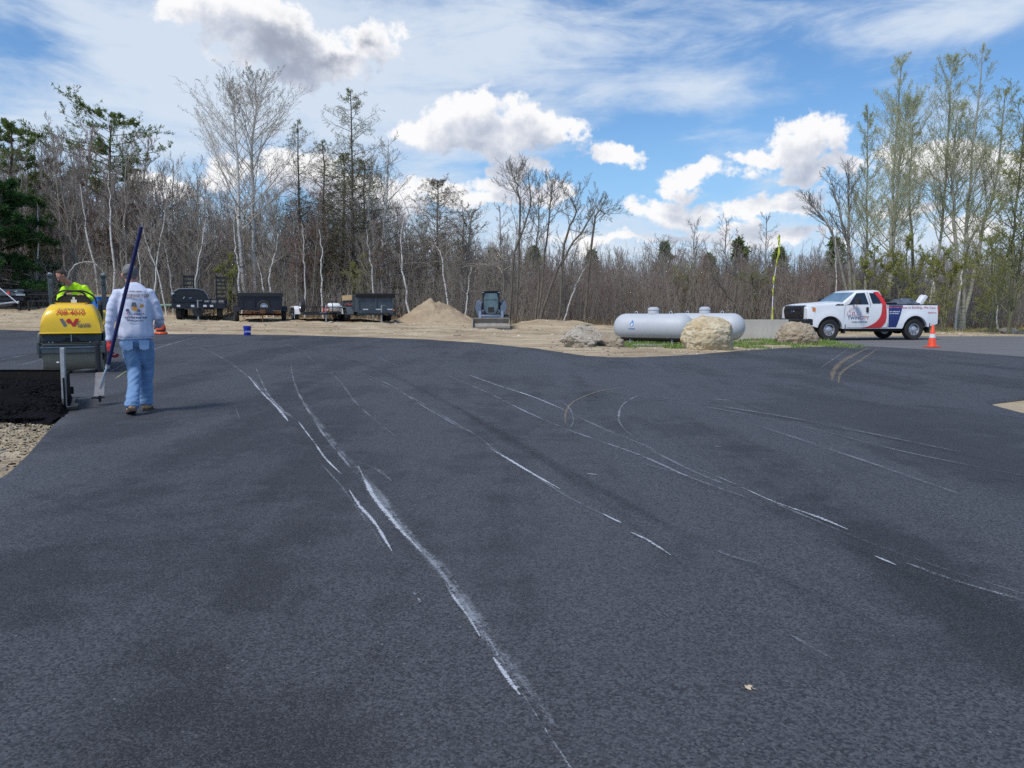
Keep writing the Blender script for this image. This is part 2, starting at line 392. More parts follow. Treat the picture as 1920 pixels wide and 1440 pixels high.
# materials ---------------------------------------------------------------
def asphalt_mat():
    m = bpy.data.materials.new('fresh_asphalt'); m.use_nodes = True; t = NT(m.node_tree); b = t.n['Principled BSDF']
    v = t.new('ShaderNodeTexCoord').outputs['Object']
    rot = t.new('ShaderNodeMapping'); t.put(rot.inputs['Vector'], v); rot.inputs['Rotation'].default_value = (0, 0, R(-14)); rot.inputs['Scale'].default_value = (.8, .09, 1)
    lane = t.noise(rot.outputs[0], 1.0, 5, .6, dist=.5)                        # long paver passes
    big = t.noise(v, .35, 6, .6, dist=.6); mid = t.noise(v, 3.2, 5, .65)
    coarse = t.remap(t.math('ADD', t.math('ADD', big, t.math('MULTIPLY', lane, .7)), t.math('MULTIPLY', mid, .3)), .88, 1.16)
    v1 = t.new('ShaderNodeTexVoronoi'); t.put(v1.inputs['Vector'], t.vmath('ADD', v, t.vmath('SCALE', t.noise(v, 160, 2, .5, out='Color'), None))) if False else t.put(v1.inputs['Vector'], v)
    v1.inputs['Scale'].default_value = 112
    v2 = t.new('ShaderNodeTexVoronoi'); t.put(v2.inputs['Vector'], v); v2.inputs['Scale'].default_value = 64
    sc1 = t.new('ShaderNodeSeparateColor'); t.put(sc1.inputs[0], v1.outputs['Color']); sc2 = t.new('ShaderNodeSeparateColor'); t.put(sc2.inputs[0], v2.outputs['Color'])
    gap = t.noise(v, 125, 5, .80)
    c = t.mix(t.remap(sc1.outputs[0], 0, 1, 0, 1, False), (.021, .022, .0255), (.094, .097, .108))
    c = t.mix(t.math('MULTIPLY', t.remap(sc2.outputs[0], .74, .80), t.remap(v2.outputs['Distance'], .42, .30)), c, (.100, .100, .104))
    c = t.mix(t.math('MULTIPLY', t.remap(gap, t.remap(coarse, 0, 1, .44, .54), t.remap(coarse, 0, 1, .38, .46)), .95), c, (.004, .004, .005))
    c = t.mix(t.remap(big, .42, .68, 0, .34), c, (.086, .088, .097))
    c = t.mix(t.remap(lane, .47, .64, 0, .20), c, (.030, .031, .034))
    spk = t.new('ShaderNodeTexVoronoi'); t.put(spk.inputs['Vector'], v); spk.inputs['Scale'].default_value = 15
    c = t.mix(t.math('MULTIPLY', t.remap(spk.outputs['Distance'], .085, .05), t.remap(t.noise(v, 7, 2), .56, .62)), c, (.20, .20, .20))
    c = t.mix(t.remap(t.noise(rot.outputs[0], 2.6, 9, .72), .56, .84, 0, .26), c, (.13, .13, .125))
    t.put(b.inputs['Base Color'], c); t.put(b.inputs['Roughness'], t.remap(t.math('ADD', lane, sc1.outputs[1]), .3, 1.6, .55, .80, False))
    b.inputs['Specular IOR Level'].default_value = .42
    h = t.math('ADD', t.math('MULTIPLY', sc1.outputs[2], .5), t.math('ADD', t.math('MULTIPLY', v1.outputs['Distance'], -.5), t.math('MULTIPLY', gap, 1.2)))
    bp = t.new('ShaderNodeBump'); bp.inputs['Distance'].default_value = .006; t.put(bp.inputs['Strength'], t.remap(coarse, 0, 1, .55, 1.0))
    t.put(bp.inputs['Height'], h); t.put(b.inputs['Normal'], bp.outputs[0]); return m
def dirt_mat():
    m = bpy.data.materials.new('sandy_dirt'); m.use_nodes = True; t = NT(m.node_tree); b = t.n['Principled BSDF']
    v = t.new('ShaderNodeTexCoord').outputs['Object']
    s1 = t.noise(t.vmath('MULTIPLY', v, (.25, 1.1, 1)), 1.3, 8, .62, dist=.5); s2 = t.noise(v, .5, 4, .5); g = t.noise(v, 18, 6, .75)
    c = t.mix(t.remap(s1, .3, .7), (.29, .215, .135), (.58, .475, .325))
    c = t.mix(t.remap(g, .45, .75, 0, .55), c, (.15, .115, .08))
    c = t.mix(t.remap(s2, .5, .75, 0, .5), c, (.47, .40, .27))
    vor = t.new('ShaderNodeTexVoronoi'); t.put(vor.inputs['Vector'], v); vor.inputs['Scale'].default_value = 9
    c = t.mix(t.math('MULTIPLY', t.remap(vor.outputs['Distance'], .25, .12), t.remap(g, .5, .6)), c, (.5, .44, .34))
    # leaf litter under the trees
    sp = t.new('ShaderNodeSeparateXYZ'); t.put(sp.inputs[0], v)
    lit = t.remap(t.math('MULTIPLY_ADD', t.noise(v, .7, 4), 5, sp.outputs[1]), 48.5, 51.5)
    c = t.mix(lit, c, t.mix(t.remap(g, .3, .7), (.07, .05, .035), (.17, .12, .075)))
    t.put(b.inputs['Base Color'], c); b.inputs['Roughness'].default_value = .95; b.inputs['Specular IOR Level'].default_value = .2
    bp = t.new('ShaderNodeBump'); bp.inputs['Distance'].default_value = .08; bp.inputs['Strength'].default_value = .9
    t.put(bp.inputs['Height'], t.math('ADD', t.noise(v, 6, 8, .7), t.math('MULTIPLY', s1, 1.4))); t.put(b.inputs['Normal'], bp.outputs[0]); return m
M['asphalt'] = asphalt_mat(); M['dirt'] = dirt_mat()
M['old_asphalt'] = pm('old_asphalt', (.16, .155, .155), .85, 0, (.105, .103, .108), .9, .6, bump=.3, bscale=30, stretch=(.3, 1.6, 1), dirt=(.30, .27, .22), dirt_amt=.6)
asph = fill('asphalt_lot', OUT, .8, .045, M['asphalt'], 'structure', 0.0)
fill('old_road', ROAD, .9, .03, M['old_asphalt'], 'structure', -.012)
# ground ------------------------------------------------------------------
gx = np.concatenate([np.arange(-300, -60, 12.), np.arange(-60, -34, 1.5), np.arange(-34, 34, .27), np.arange(34, 60, 1.5), np.arange(60, 301, 12.)])
gy = np.concatenate([np.arange(-40, 0, 4.), np.arange(0, 14, .4), np.arange(14, 52, .25), np.arange(52, 80, 1.5), np.arange(80, 420, 15.)])
X, Y = np.meshgrid(gx, gy); Z = zt(X, Y)
msk = (inside(OUT, X, Y) | inside(ROAD, X, Y)).astype(float)
for _ in range(2):
    p = np.pad(msk, 1, 'edge'); msk = (p[1:-1, 1:-1] * 2 + p[:-2, 1:-1] + p[2:, 1:-1] + p[1:-1, :-2] + p[1:-1, 2:]) / 6
free = (1 - msk) ** 2
B = np.zeros_like(Z)
for idx in np.argwhere((free > .02) & (Y > 3) & (Y < 75) & (np.abs(X) < 50)):
    i, j = idx; x, y = X[i, j], Y[i, j]
    B[i, j] = .10 * mnoise.noise(Vector((x * .5, y * .9, 2))) + .06 * mnoise.noise(Vector((x * 1.6, y * 2.2, 5))) + .03 * mnoise.noise(Vector((x * 3.5, y * 4, 8)))
def mound(x0, y0, rx, ry, h):
    q = ((X - x0) / rx) ** 2 + ((Y - y0) / ry) ** 2; return h * np.exp(-q * 1.6)
amp = np.clip((Y - 14) / 22, .08, 1)
for (px_, Y_, rx, ry, h) in [(1020, 44, 2.2, 1.4, .38), (1075, 45, 1.5, 1, .22), (60, 44, 3, 1.5, .25), (230, 47, 3, 1.5, .3), (440, 47.5, 3, 1.2, .35), (1600, 44, 3, 1, .1), (1110, 23.6, 1.3, .6, .10), (1230, 22.4, 2, .5, .06), (860, 44, 1.5, 1, .25)]:
    g_ = gnd(px_, Y_); B += mound(g_.x, g_.y, rx, ry, h) / np.maximum(amp, .2)
Z = Z - .052 + free * (B * amp + .055 * np.clip((Y - 10) / 8, 0, 1))
ny, nx = Z.shape; idx = np.arange(ny * nx).reshape(ny, nx)
F = np.stack([idx[:-1, :-1], idx[:-1, 1:], idx[1:, 1:], idx[1:, :-1]], -1).reshape(-1, 4)
ground = put('ground', mesh_np('ground', np.stack([X, Y, Z], -1).reshape(-1, 3), F), M['dirt'], None, 180); tag(ground, kind='structure')
GXs, GYs, GZ = gx, gy, Z
def zg(x, y):
    """height of the built ground"""
    x = np.asarray(x, float); y = np.asarray(y, float)
    i = np.clip(np.searchsorted(GXs, x) - 1, 0, len(GXs) - 2); j = np.clip(np.searchsorted(GYs, y) - 1, 0, len(GYs) - 2)
    u = (x - GXs[i]) / (GXs[i + 1] - GXs[i]); v = (y - GYs[j]) / (GYs[j + 1] - GYs[j])
    return (GZ[j, i] * (1 - u) + GZ[j, i + 1] * u) * (1 - v) + (GZ[j + 1, i] * (1 - u) + GZ[j + 1, i + 1] * u) * v
def on(px, Y, dz=0.0):
    p = gnd(px, Y); p.z = float(zg(p.x, p.y)) + dz; return p
# chalky marks dragged over the asphalt -------------------------------------
def mark_mat(name, col, dens, peak=.62, soft=.10):
    m = bpy.data.materials.new(name); m.use_nodes = True; t = NT(m.node_tree); b = t.n['Principled BSDF']
    uv = t.new('ShaderNodeUVMap').outputs[0]; sp = t.new('ShaderNodeSeparateXYZ'); t.put(sp.inputs[0], uv)
    v = t.new('ShaderNodeTexCoord').outputs['Object']
    across = t.remap(t.math('ABSOLUTE', sp.outputs[0]), .0, 1.0, 1, 0)
    streak = t.noise(t.vmath('MULTIPLY', uv, (3.0, .55, 1)), 1.3, 6, .65, dist=.8)      # drawn-out threads
    lo = t.noise(t.vmath('MULTIPLY', uv, (.0, .42, 1)), 1.0, 5, .68)                      # where it fades out
    rag = t.noise(v, 24, 9, .76, dist=2.2); powder = t.noise(v, 150, 3, .8)
    s = t.math('ADD', t.math('MULTIPLY', streak, .34), t.math('ADD', t.math('MULTIPLY', lo, .62), t.math('MULTIPLY', rag, .62)))
    s = t.math('ADD', s, t.math('MULTIPLY_ADD', across, .26, -.26))
    k = t.remap(s, dens - .02, dens + soft, 0, peak); haze_ = t.remap(s, dens - .10, dens + .08, 0, .10)
    k = t.math('MULTIPLY', t.math('MAXIMUM', k, haze_), t.remap(powder, .30, .58, .25, 1))
    t.put(b.inputs['Base Color'], (*col, 1)); b.inputs['Roughness'].default_value = .95; b.inputs['Specular IOR Level'].default_value = .1
    t.put(b.inputs['Alpha'], t.math('MULTIPLY', k, t.remap(across, 0, .45))); return m
M['chalk'] = mark_mat('chalk_dust', (.44, .47, .52), .775, .60, .05); M['chalk_faint'] = mark_mat('faint_chalk', (.36, .39, .43), .765, .40, .06)
M['chalk_strong'] = mark_mat('strong_chalk', (.60, .64, .70), .725, .85, .04); M['sand'] = mark_mat('tracked_sand', (.34, .28, .19), .67, .5, .10); M['yellowchalk'] = mark_mat('yellow_chalk', (.5, .52, .3), .68)
M['seam'] = mark_mat('paver_seam', (.012, .012, .014), .65, .18, .28)
def spline(P, n):
    out = []; k = len(P)
    for i in range(k - 1):
        p0, p1, p2, p3 = P[max(i - 1, 0)], P[i], P[i + 1], P[min(i + 2, k - 1)]
        for j in range(n):
            t = j / n; out.append(.5 * ((2 * p1) + (p2 - p0) * t + (2 * p0 - 5 * p1 + 4 * p2 - p3) * t * t + (3 * p1 - p0 - 3 * p2 + p3) * t ** 3))
    out.append(P[-1]); return out
MARKN = 0
def mark(pts, width, m, z=.004):
    global MARKN
    P = spline([Vector(G(*p).xy) for p in pts], 10); V = []; F = []; UV = []; s = 0
    for i, p in enumerate(P):
        t = (P[min(i + 1, len(P) - 1)] - P[max(i - 1, 0)]).normalized(); n_ = Vector((-t.y, t.x))
        if i: s += (p - P[i - 1]).length
        w = width * .66 * (1.0 + .7 * abs(mnoise.noise(Vector((s * .8, MARKN, 0)))))
        e = min(1, 4 * i / len(P), 4 * (len(P) - 1 - i) / len(P)); w *= .25 + .75 * e
        for k in (-1, 0, 1):
            q = p + n_ * k * w; V.append((q.x, q.y, float(zt(q.x, q.y)) + z + MARKN * .0002)); UV.append((k, s * 2.2 + MARKN * 13))
        if i: a = 3 * i; F += [(a - 3, a - 2, a + 1, a), (a - 2, a - 1, a + 2, a + 1)]
    me = mesh_from('chalk_mark', V, F); u = me.uv_layers.new(name='UVMap')
    for l in me.loops: u.data[l.index].uv = UV[l.vertex_index]
    o = put('chalk_mark', me, m, asph); MARKN += 1; return o
C, CF, CS = M['chalk'], M['chalk_faint'], M['chalk_strong']
mark([(545, 680), (552, 720), (575, 765), (603, 810), (645, 862), (695, 918), (745, 985), (800, 1040), (850, 1105), (905, 1185), (950, 1255), (1000, 1335), (1075, 1450)], .055, C)
mark([(672, 875), (700, 930), (735, 975), (790, 1035)], .045, CS)
mark([(880, 1150), (905, 1190), (935, 1235)], .04, C)
mark([(835, 1095), (850, 1120), (880, 1160), (900, 1195)], .03, CS); mark([(925, 1235), (950, 1270), (975, 1305)], .03, CS)
mark([(655, 920), (675, 950), (705, 985), (735, 1035)], .035, CS)
mark([(465, 705), (490, 735), (520, 765), (540, 790)], .05, CS)
mark([(560, 792), (585, 825), (610, 860), (640, 890)], .03, CS)
mark([(350, 645), (390, 658), (430, 680), (470, 710), (520, 760), (548, 782)], .09, CF)
mark([(480, 690), (500, 735), (530, 770), (548, 785)], .06, C)
mark([(640, 680), (700, 715), (770, 745), (830, 780), (890, 815), (935, 850), (1000, 890), (1060, 930), (1150, 975)], .05, CF)
mark([(655, 690), (730, 722), (790, 760), (850, 795), (885, 812)], .04, C)
mark([(915, 840), (950, 860), (1000, 890), (1050, 918)], .035, CS)
mark([(1130, 965), (1150, 975), (1165, 982)], .03, CS); mark([(1183, 1000), (1215, 1015), (1258, 1043)], .028, CS)
mark([(690, 642), (780, 672), (880, 704), (960, 730), (1040, 762), (1120, 800), (1200, 835), (1300, 885), (1400, 925), (1500, 965), (1620, 1015), (1760, 1065), (1950, 1125)], .05, CF)
mark([(880, 704), (930, 722), (1000, 745), (1060, 770)], .035, CS)
mark([(1100, 790), (1160, 815), (1235, 848)], .03, C); mark([(1390, 915), (1450, 942), (1530, 970), (1590, 995)], .035, CS)
mark([(1305, 880), (1340, 893), (1380, 910)], .03, C); mark([(1640, 1045), (1680, 1062)], .025, CS)
mark([(840, 705), (910, 735), (980, 770), (1060, 805), (1130, 830), (1200, 855), (1290, 895), (1400, 935)], .06, C)
mark([(1250, 735), (1200, 742), (1168, 760), (1160, 785), (1170, 805), (1185, 818)], .05, C)
mark([(1200, 725), (1130, 733), (1080, 752), (1062, 772), (1060, 795)], .05, M['sand'])
mark([(1338, 749), (1352, 750.5), (1368, 752)], .05, CS); mark([(1100, 890), (1120, 892)], .02, CS); mark([(1340, 838), (1352, 839)], .02, CS)
mark([(1630, 652), (1590, 672), (1566, 692), (1560, 715)], .16, M['sand'], ); mark([(1650, 652), (1615, 675), (1580, 697), (1572, 720)], .10, M['sand'])
mark([(300, 634), (340, 630), (420, 628.5)], .2, CF); mark([(200, 700), (240, 680), (300, 652), (370, 632)], .16, C); mark([(0, 690), (60, 680), (150, 650)], .2, CF)
mark([(0, 676), (40, 668), (75, 665)], .12, C); mark([(215, 712), (232, 700), (245, 690)], .05, M['yellowchalk']); mark([(270, 650), (330, 645), (400, 650)], .15, CF)
mark([(520, 640), (560, 655), (590, 680)], .05, CF); mark([(690, 665), (730, 680), (760, 692)], .04, C)
mark([(1040, 720), (1300, 760), (1500, 800), (1700, 850), (1950, 900)], .05, CF); mark([(440, 760), (450, 790)], .02, CF); mark([(600, 870), (640, 915), (690, 985), (720, 1030)], .03, CF)
mark([(1700, 1060), (1800, 1095), (1920, 1130)], .07, C); mark([(1480, 1195), (1560, 1240)], .03, CF); mark([(775, 1115), (790, 1135)], .02, C)
mark([(1200, 870), (1290, 895), (1340, 915)], .05, CF); mark([(640, 860), (700, 880), (735, 905)], .06, CF); mark([(1590, 655), (1540, 690)], .1, CF)

SM = M['seam']
mark([(180, 948), (330, 945), (480, 930), (560, 925), (640, 927)], .07, SM); mark([(0, 905), (150, 955), (330, 1000)], .05, SM); mark([(660, 690), (900, 690), (1150, 700), (1420, 720)], .10, SM)
mark([(1060, 880), (1200, 960), (1400, 1060), (1700, 1200)], .09, SM); mark([(1200, 870), (1450, 960), (1700, 1080), (1920, 1180)], .09, SM); mark([(560, 650), (700, 690), (900, 790), (1100, 920), (1300, 1080)], .12, SM)
mark([(330, 660), (500, 658), (760, 664)], .06, SM); mark([(1280, 750), (1600, 810), (1920, 880)], .10, SM); mark([(1230, 745), (1480, 785), (1800, 850)], .12, CF)
mark([(850, 760), (960, 830), (1090, 900), (1240, 985)], .16, SM); mark([(1340, 1035), (1380, 1050), (1420, 1060)], .09, CF)
mark([(620, 700), (640, 720), (670, 760), (740, 820)], .06, CF); mark([(1010, 735), (1060, 760), (1075, 790), (1060, 815)], .04, CF); mark([(1420, 800), (1600, 860), (1800, 930)], .09, CF)
mark([(545, 690), (560, 740), (600, 800), (640, 850), (690, 905), (740, 970), (785, 1020)], .10, CF); mark([(700, 905), (760, 1000), (830, 1080), (900, 1180), (960, 1260), (1040, 1370)], .12, CF)
# ================================================================= TREES
def norm(a): return a / (np.linalg.norm(a, axis=-1, keepdims=True) + 1e-9)
def frusta(A, Bq, ra, rb, k):
    """independent tapered k-gon tubes"""
    n = len(A); d = norm(Bq - A); ref = np.where(np.abs(d[:, 2:3]) > .9, np.array([[1., 0, 0]]), np.array([[0, 0, 1.]]))
    u = norm(np.cross(d, ref)); w = np.cross(d, u); q = 2 * np.pi * np.arange(k) / k
    ring = np.cos(q)[None, :, None] * u[:, None] + np.sin(q)[None, :, None] * w[:, None]
    V = np.concatenate([A[:, None] + ring * ra[:, None, None], Bq[:, None] + ring * rb[:, None, None]], 1).reshape(-1, 3)
    b = (np.arange(n) * 2 * k)[:, None]; j = np.arange(k)[None]; j2 = (j + 1) % k
    return V, np.stack([b + j, b + j2, b + k + j2, b + k + j], -1).reshape(-1, 4)
def chain(J, r_, k):
    """connected tubes along joint lists J (n,m,3), radii r_ (n,m)"""
    n, m, _ = J.shape; d = np.zeros_like(J); d[:, 1:-1] = J[:, 2:] - J[:, :-2]; d[:, 0] = J[:, 1] - J[:, 0]; d[:, -1] = J[:, -1] - J[:, -2]; d = norm(d)
    ref = np.where(np.abs(d[:, :1, 2:3]) > .85, np.array([[[1., 0, 0]]]), np.array([[[0, 0, 1.]]])); ref = np.broadcast_to(ref, d.shape)
    u = norm(np.cross(d, ref)); w = np.cross(d, u); q = 2 * np.pi * np.arange(k) / k
    V = J[:, :, None] + (np.cos(q)[:, None] * u[:, :, None] + np.sin(q)[:, None] * w[:, :, None]) * r_[:, :, None, None]
    idx = np.arange(n * m * k).reshape(n, m, k); jn = np.roll(np.arange(k), -1)
    F = np.stack([idx[:, :-1], idx[:, :-1][..., jn], idx[:, 1:][..., jn], idx[:, 1:]], -1).reshape(-1, 4)
    return V.reshape(-1, 3), F
def grow(g, J0, r0, levels):
    """J0 (n,m,3) stems; each level sprouts from the one before; returns [(J, r), ...]"""
    out = [(J0, r0)]
    for L in levels:
        J, rr = out[-1]; n, m, _ = J.shape; c = L['n']; N = n * c
        t = (np.arange(c)[None] + g.random((n, c))) / c; t = L['t0'] + (L['t1'] - L['t0']) * t; t = t.ravel()
        pi = np.repeat(np.arange(n), c); f = t * (m - 1); i = np.minimum(f.astype(int), m - 2); u = (f - i)[:, None]
        P = J[pi, i] * (1 - u) + J[pi, i + 1] * u; D = norm(J[pi, i + 1] - J[pi, i]); rp = rr[pi, i] * (1 - u[:, 0]) + rr[pi, i + 1] * u[:, 0]
        plen = np.linalg.norm(np.diff(J, axis=1), axis=2).sum(1)[pi]
        a = g.random(N) * 2 * np.pi if not L.get('spiral') else (np.tile(np.arange(c), n) * 2.4 + g.normal(0, .4, N))
        ref = np.where(np.abs(D[:, 2:3]) > .8, np.array([[1., 0, 0]]), np.array([[0, 0, 1.]])); s1 = norm(np.cross(D, ref)); s2 = np.cross(D, s1)
        side = np.cos(a)[:, None] * s1 + np.sin(a)[:, None] * s2
        if L.get('flat'): side[:, 2] *= 1 - L['flat']; side = norm(side)
        an = np.radians(L['ang'](t) if callable(L['ang']) else L['ang']) + g.normal(0, L.get('sd', .15), N)
        d = norm(D * np.cos(an)[:, None] + side * np.sin(an)[:, None])
        prof = L['prof'](t) if 'prof' in L else 1 - .55 * t
        ln = (L['len'] if 'len' in L else plen * L['lr']) * prof * (1 + g.normal(0, L.get('lsd', .22), N)); ln = np.clip(ln, .06, None)
        if 'bias' in L: ln = ln * L['bias'](d, t)
        k = L['seg']; Jn = np.zeros((N, k + 1, 3)); Jn[:, 0] = P; pos = P.copy()
        for q in range(k):
            d = norm(d + g.normal(0, L['wig'], (N, 3)) + np.array([L.get('wx', 0), 0, L['up']]) / k); pos = pos + d * (ln / k)[:, None]; Jn[:, q + 1] = pos
        r1 = np.minimum(rp * L.get('rr', .6), ln * L.get('slim', .02) + .004); tt = np.linspace(0, 1, k + 1)[None]
        rn = np.maximum(r1[:, None] * (1 - .8 * tt), L.get('rmin', .004))
        out.append((Jn, rn))
    return out
def stem(pts, r_base, r_tip, m=12, wob=.02, g=rng):
    P = spline([Vector(p) for p in pts], 8); s = np.linspace(0, len(P) - 1, m); J = np.array([P[int(i)].lerp(P[min(int(i) + 1, len(P) - 1)], i - int(i)) for i in s])
    J[1:-1] += g.normal(0, wob, J[1:-1].shape) * [1, 1, .2]; t = np.linspace(0, 1, m)
    r_ = r_tip + (r_base - r_tip) * (1 - t) ** .85; r_[0] *= 1.25
    return J[None], r_[None]
def bits(g, lv, per, size, wd, jit=.05, droop=0, along=.3):
    """small leaf faces along the joints of a level"""
    J, _ = lv; n, m, _ = J.shape; N = n * per; pi = np.repeat(np.arange(n), per); f = (.25 + .75 * g.random(N)) * (m - 1); i = np.minimum(f.astype(int), m - 2); u = (f - i)[:, None]
    P = J[pi, i] * (1 - u) + J[pi, i + 1] * u + g.normal(0, jit, (N, 3)); D = norm(J[pi, i + 1] - J[pi, i])
    d = norm(D * along + g.normal(0, .6, (N, 3)) + [0, 0, droop]); w = norm(np.cross(d, g.normal(0, 1, (N, 3)))); L = size * (.6 + .8 * g.random(N))[:, None]
    a = P - w * wd * L * .5; b = P + d * L * .5 - w * wd * L; c = P + d * L; e = P + d * L * .5 + w * wd * L
    V = np.stack([P, b, c, e], 1).reshape(-1, 3); return V, np.arange(N * 4).reshape(-1, 4)
def bark(name, col, col2, kind='plain', rnd=.25):
    m = bpy.data.materials.new(name); m.use_nodes = True; t = NT(m.node_tree); b = t.n['Principled BSDF']; v = t.new('ShaderNodeTexCoord').outputs['Object']
    if kind == 'birch':
        f = t.remap(t.noise(t.vmath('MULTIPLY', v, (2.2, 2.2, 9)), 1.3, 5, .7), .55, .64); h = t.remap(t.noise(t.vmath('MULTIPLY', v, (1, 1, 16)), 1.5, 3, .6), .60, .68)
        c = t.mix(t.math('MAXIMUM', f, h), col, col2)
    else:
        f = t.remap(t.noise(t.vmath('MULTIPLY', v, (7, 7, 1.6)), 2, 5, .65), .3, .7); c = t.mix(f, col2, col)
    oi = t.new('ShaderNodeObjectInfo'); hs = t.new('ShaderNodeHueSaturation'); t.put(hs.inputs['Value'], t.remap(oi.outputs['Random'], 0, 1, 1 - rnd, 1 + rnd, False)); t.put(hs.inputs['Color'], c)
    t.put(b.inputs['Base Color'], hs.outputs[0]); b.inputs['Roughness'].default_value = .9; b.inputs['Specular IOR Level'].default_value = .15
    return m
def leafm(name, col, col2, tr=.35, rnd=.2):
    m = bpy.data.materials.new(name); m.use_nodes = True; t = NT(m.node_tree); b = t.n['Principled BSDF']; v = t.new('ShaderNodeTexCoord').outputs['Object']
    c = t.mix(t.remap(t.noise(v, 1.4, 4, .6), .35, .65), col, col2); c = t.mix(t.remap(t.noise(v, 17, 2, .6), .4, .7, 0, .5), c, tuple(x * .6 for x in col))
    t.put(b.inputs['Base Color'], c); b.inputs['Roughness'].default_value = .7; b.inputs['Specular IOR Level'].default_value = .2
    tl = t.new('ShaderNodeBsdfTranslucent'); t.put(tl.inputs[0], c); mx = t.new('ShaderNodeMixShader'); mx.inputs[0].default_value = tr
    t.l.new(b.outputs[0], mx.inputs[1]); t.l.new(tl.outputs[0], mx.inputs[2]); t.l.new(mx.outputs[0], t.n['Material Output'].inputs[0]); return m
K = {'birch': bark('birch_bark', (.62, .60, .56), (.06, .05, .045), 'birch', .12), 'aspen': bark('aspen_bark', (.33, .325, .26), (.12, .11, .09), 'birch', .1),
     'grey': bark('grey_bark', (.32, .30, .265), (.17, .16, .14)), 'dark': bark('dark_bark', (.19, .165, .135), (.10, .085, .07)),
     'pine': bark('pine_bark', (.15, .095, .07), (.07, .045, .035)), 'twig': bark('twig_bark', (.38, .335, .285), (.26, .225, .19)),
     'pale': bark('pale_twig', (.60, .56, .50), (.44, .40, .35)), 'palegreen': bark('pale_green_twig', (.46, .46, .33), (.32, .32, .22)), 'redtwig': bark('red_twig', (.36, .26, .22), (.24, .165, .14)), 'greentwig': bark('green_twig', (.30, .29, .15), (.2, .18, .11)),
     'olive': bark('olive_bark', (.20, .20, .12), (.10, .095, .06))}
LF = {'bud': leafm('spring_bud', (.60, .60, .29), (.46, .50, .22), .5), 'buff': leafm('buff_bud', (.36, .30, .20), (.26, .22, .15), .3), 'needle': leafm('pine_needle', (.25, .30, .10), (.11, .17, .05), .3),
      'dneedle': leafm('dark_needle', (.028, .085, .022), (.045, .11, .03), .15), 'larch': leafm('larch_tuft', (.30, .30, .12), (.36, .35, .14), .4), 'haze': leafm('young_leaf', (.44, .45, .14), (.30, .32, .10), .5),
      'rustl': leafm('russet_tuft', (.17, .13, .06), (.12, .10, .05), .3), 'brown': leafm('dead_needle', (.13, .075, .045), (.09, .055, .035), .2)}
def pack(parts):
    """[(V, F, mat index)] -> mesh arrays"""
    Vs, Fs, mi, n = [], [], [], 0
    for V, F, k in parts: Vs.append(V); Fs.append(F + n); mi.append(np.full(len(F), k)); n += len(V)
    return np.concatenate(Vs), np.concatenate(Fs), np.concatenate(mi)
def tree(name, lv, tmat, cmat, base, label, cat='tree', group=None, leaves=None, lmat=None, thick=1, ks=(8, 5, 3, 3, 3), extra=None, rz=0):
    """lv from grow, in local coordinates; trunk = stems (+ thick limbs), crown = the rest"""
    o = empty(name, label, cat, base, rz, group)
    tr = [(*chain(J, r_, ks[min(i, 4)]), 0) for i, (J, r_) in enumerate(lv[:thick])]
    V, F, mi = pack(tr); put('trunk', mesh_np('trunk', V, F), tmat, o, 180)
    cr = [(*chain(J, r_, ks[min(i + thick, 4)]), 0) for i, (J, r_) in enumerate(lv[thick:])]
    for e in (leaves or []): cr.append((e[0], e[1], 1))
    for e in (extra or []): cr.append((e[0], e[1], 2))
    V, F, mi = pack(cr); put('crown', mesh_np('crown', V, F, mi), cmat if isinstance(cmat, list) else [cmat, lmat or cmat], o)
    return o
def loc(pts, base, Yd):
    """picture-traced stem points -> local points at real depth"""
    return [tuple(at(px, py, Yd + dy) - base) for px, py, dy in [(p + (0,))[:3] for p in pts]]
bare = lambda n1=26, n2=8, n3=6, ln=3.2, ang=42, up=.5, t0=.3, prof=None, wig=.10, wx=0, r3=.0055, n4=0: [
    dict(n=n1, t0=t0, t1=.97, ang=ang, sd=.14, len=ln, prof=prof or (lambda t: np.clip(1.25 - .95 * t, .12, 1) * np.clip((t - .1) * 4, .4, 1)), seg=5, wig=wig, up=up, rr=.55, slim=.013, spiral=1, rmin=.007, wx=wx),
    dict(n=n2, t0=.18, t1=.97, ang=38, lr=.42, seg=3, wig=.13, up=up * .9, rr=.6, slim=.013, rmin=.0065),
    dict(n=n3, t0=.15, t1=1.0, ang=36, lr=.5, seg=2, wig=.15, up=up * .7, rr=.7, slim=.010, rmin=r3)] + ([dict(n=n4, t0=.2, t1=1, ang=35, lr=.5, seg=1, wig=.1, up=.2, rr=.8, slim=.01, rmin=r3)] if n4 else [])
# ---- the tall individuals, left to right ---------------------------------
def G_(seed): return np.random.default_rng(seed)
def hero(name, pts, Yd, rb, kind, crown, label, cat='tree', seed=1, levels=None, thick=1, more=None, rt=.02, leaf=None, group=None, m=14, wob=.03):
    """one or several traced stems make one tree"""
    g = G_(seed); stems = pts if isinstance(pts[0], list) else [pts]
    b0 = gnd(stems[0][0][0], Yd); b0.z = float(zg(b0.x, b0.y)) - .06
    J = []; rr = []
    for i, s in enumerate(stems):
        L = loc(s, b0, Yd)
        if i == 0 or (len(s[0]) > 2): L[0] = (L[0][0], L[0][1], 0)
        j, r_ = stem(L, rb if i == 0 else rb * .85, rt, m, wob, g); J.append(j); rr.append(r_)
    J = np.concatenate(J); rr = np.concatenate(rr)
    lv = grow(g, J, rr, levels or bare()); lf = []; ex = []
    for (lvl, per, size, wd, kw) in (leaf or []): lf.append(bits(g, lv[lvl], per, size, wd, **kw))
    return tree(name, lv, K[kind], [K[crown[0]]] + [LF[x] for x in crown[1:]], b0, label, cat, group, leaves=lf, thick=thick)
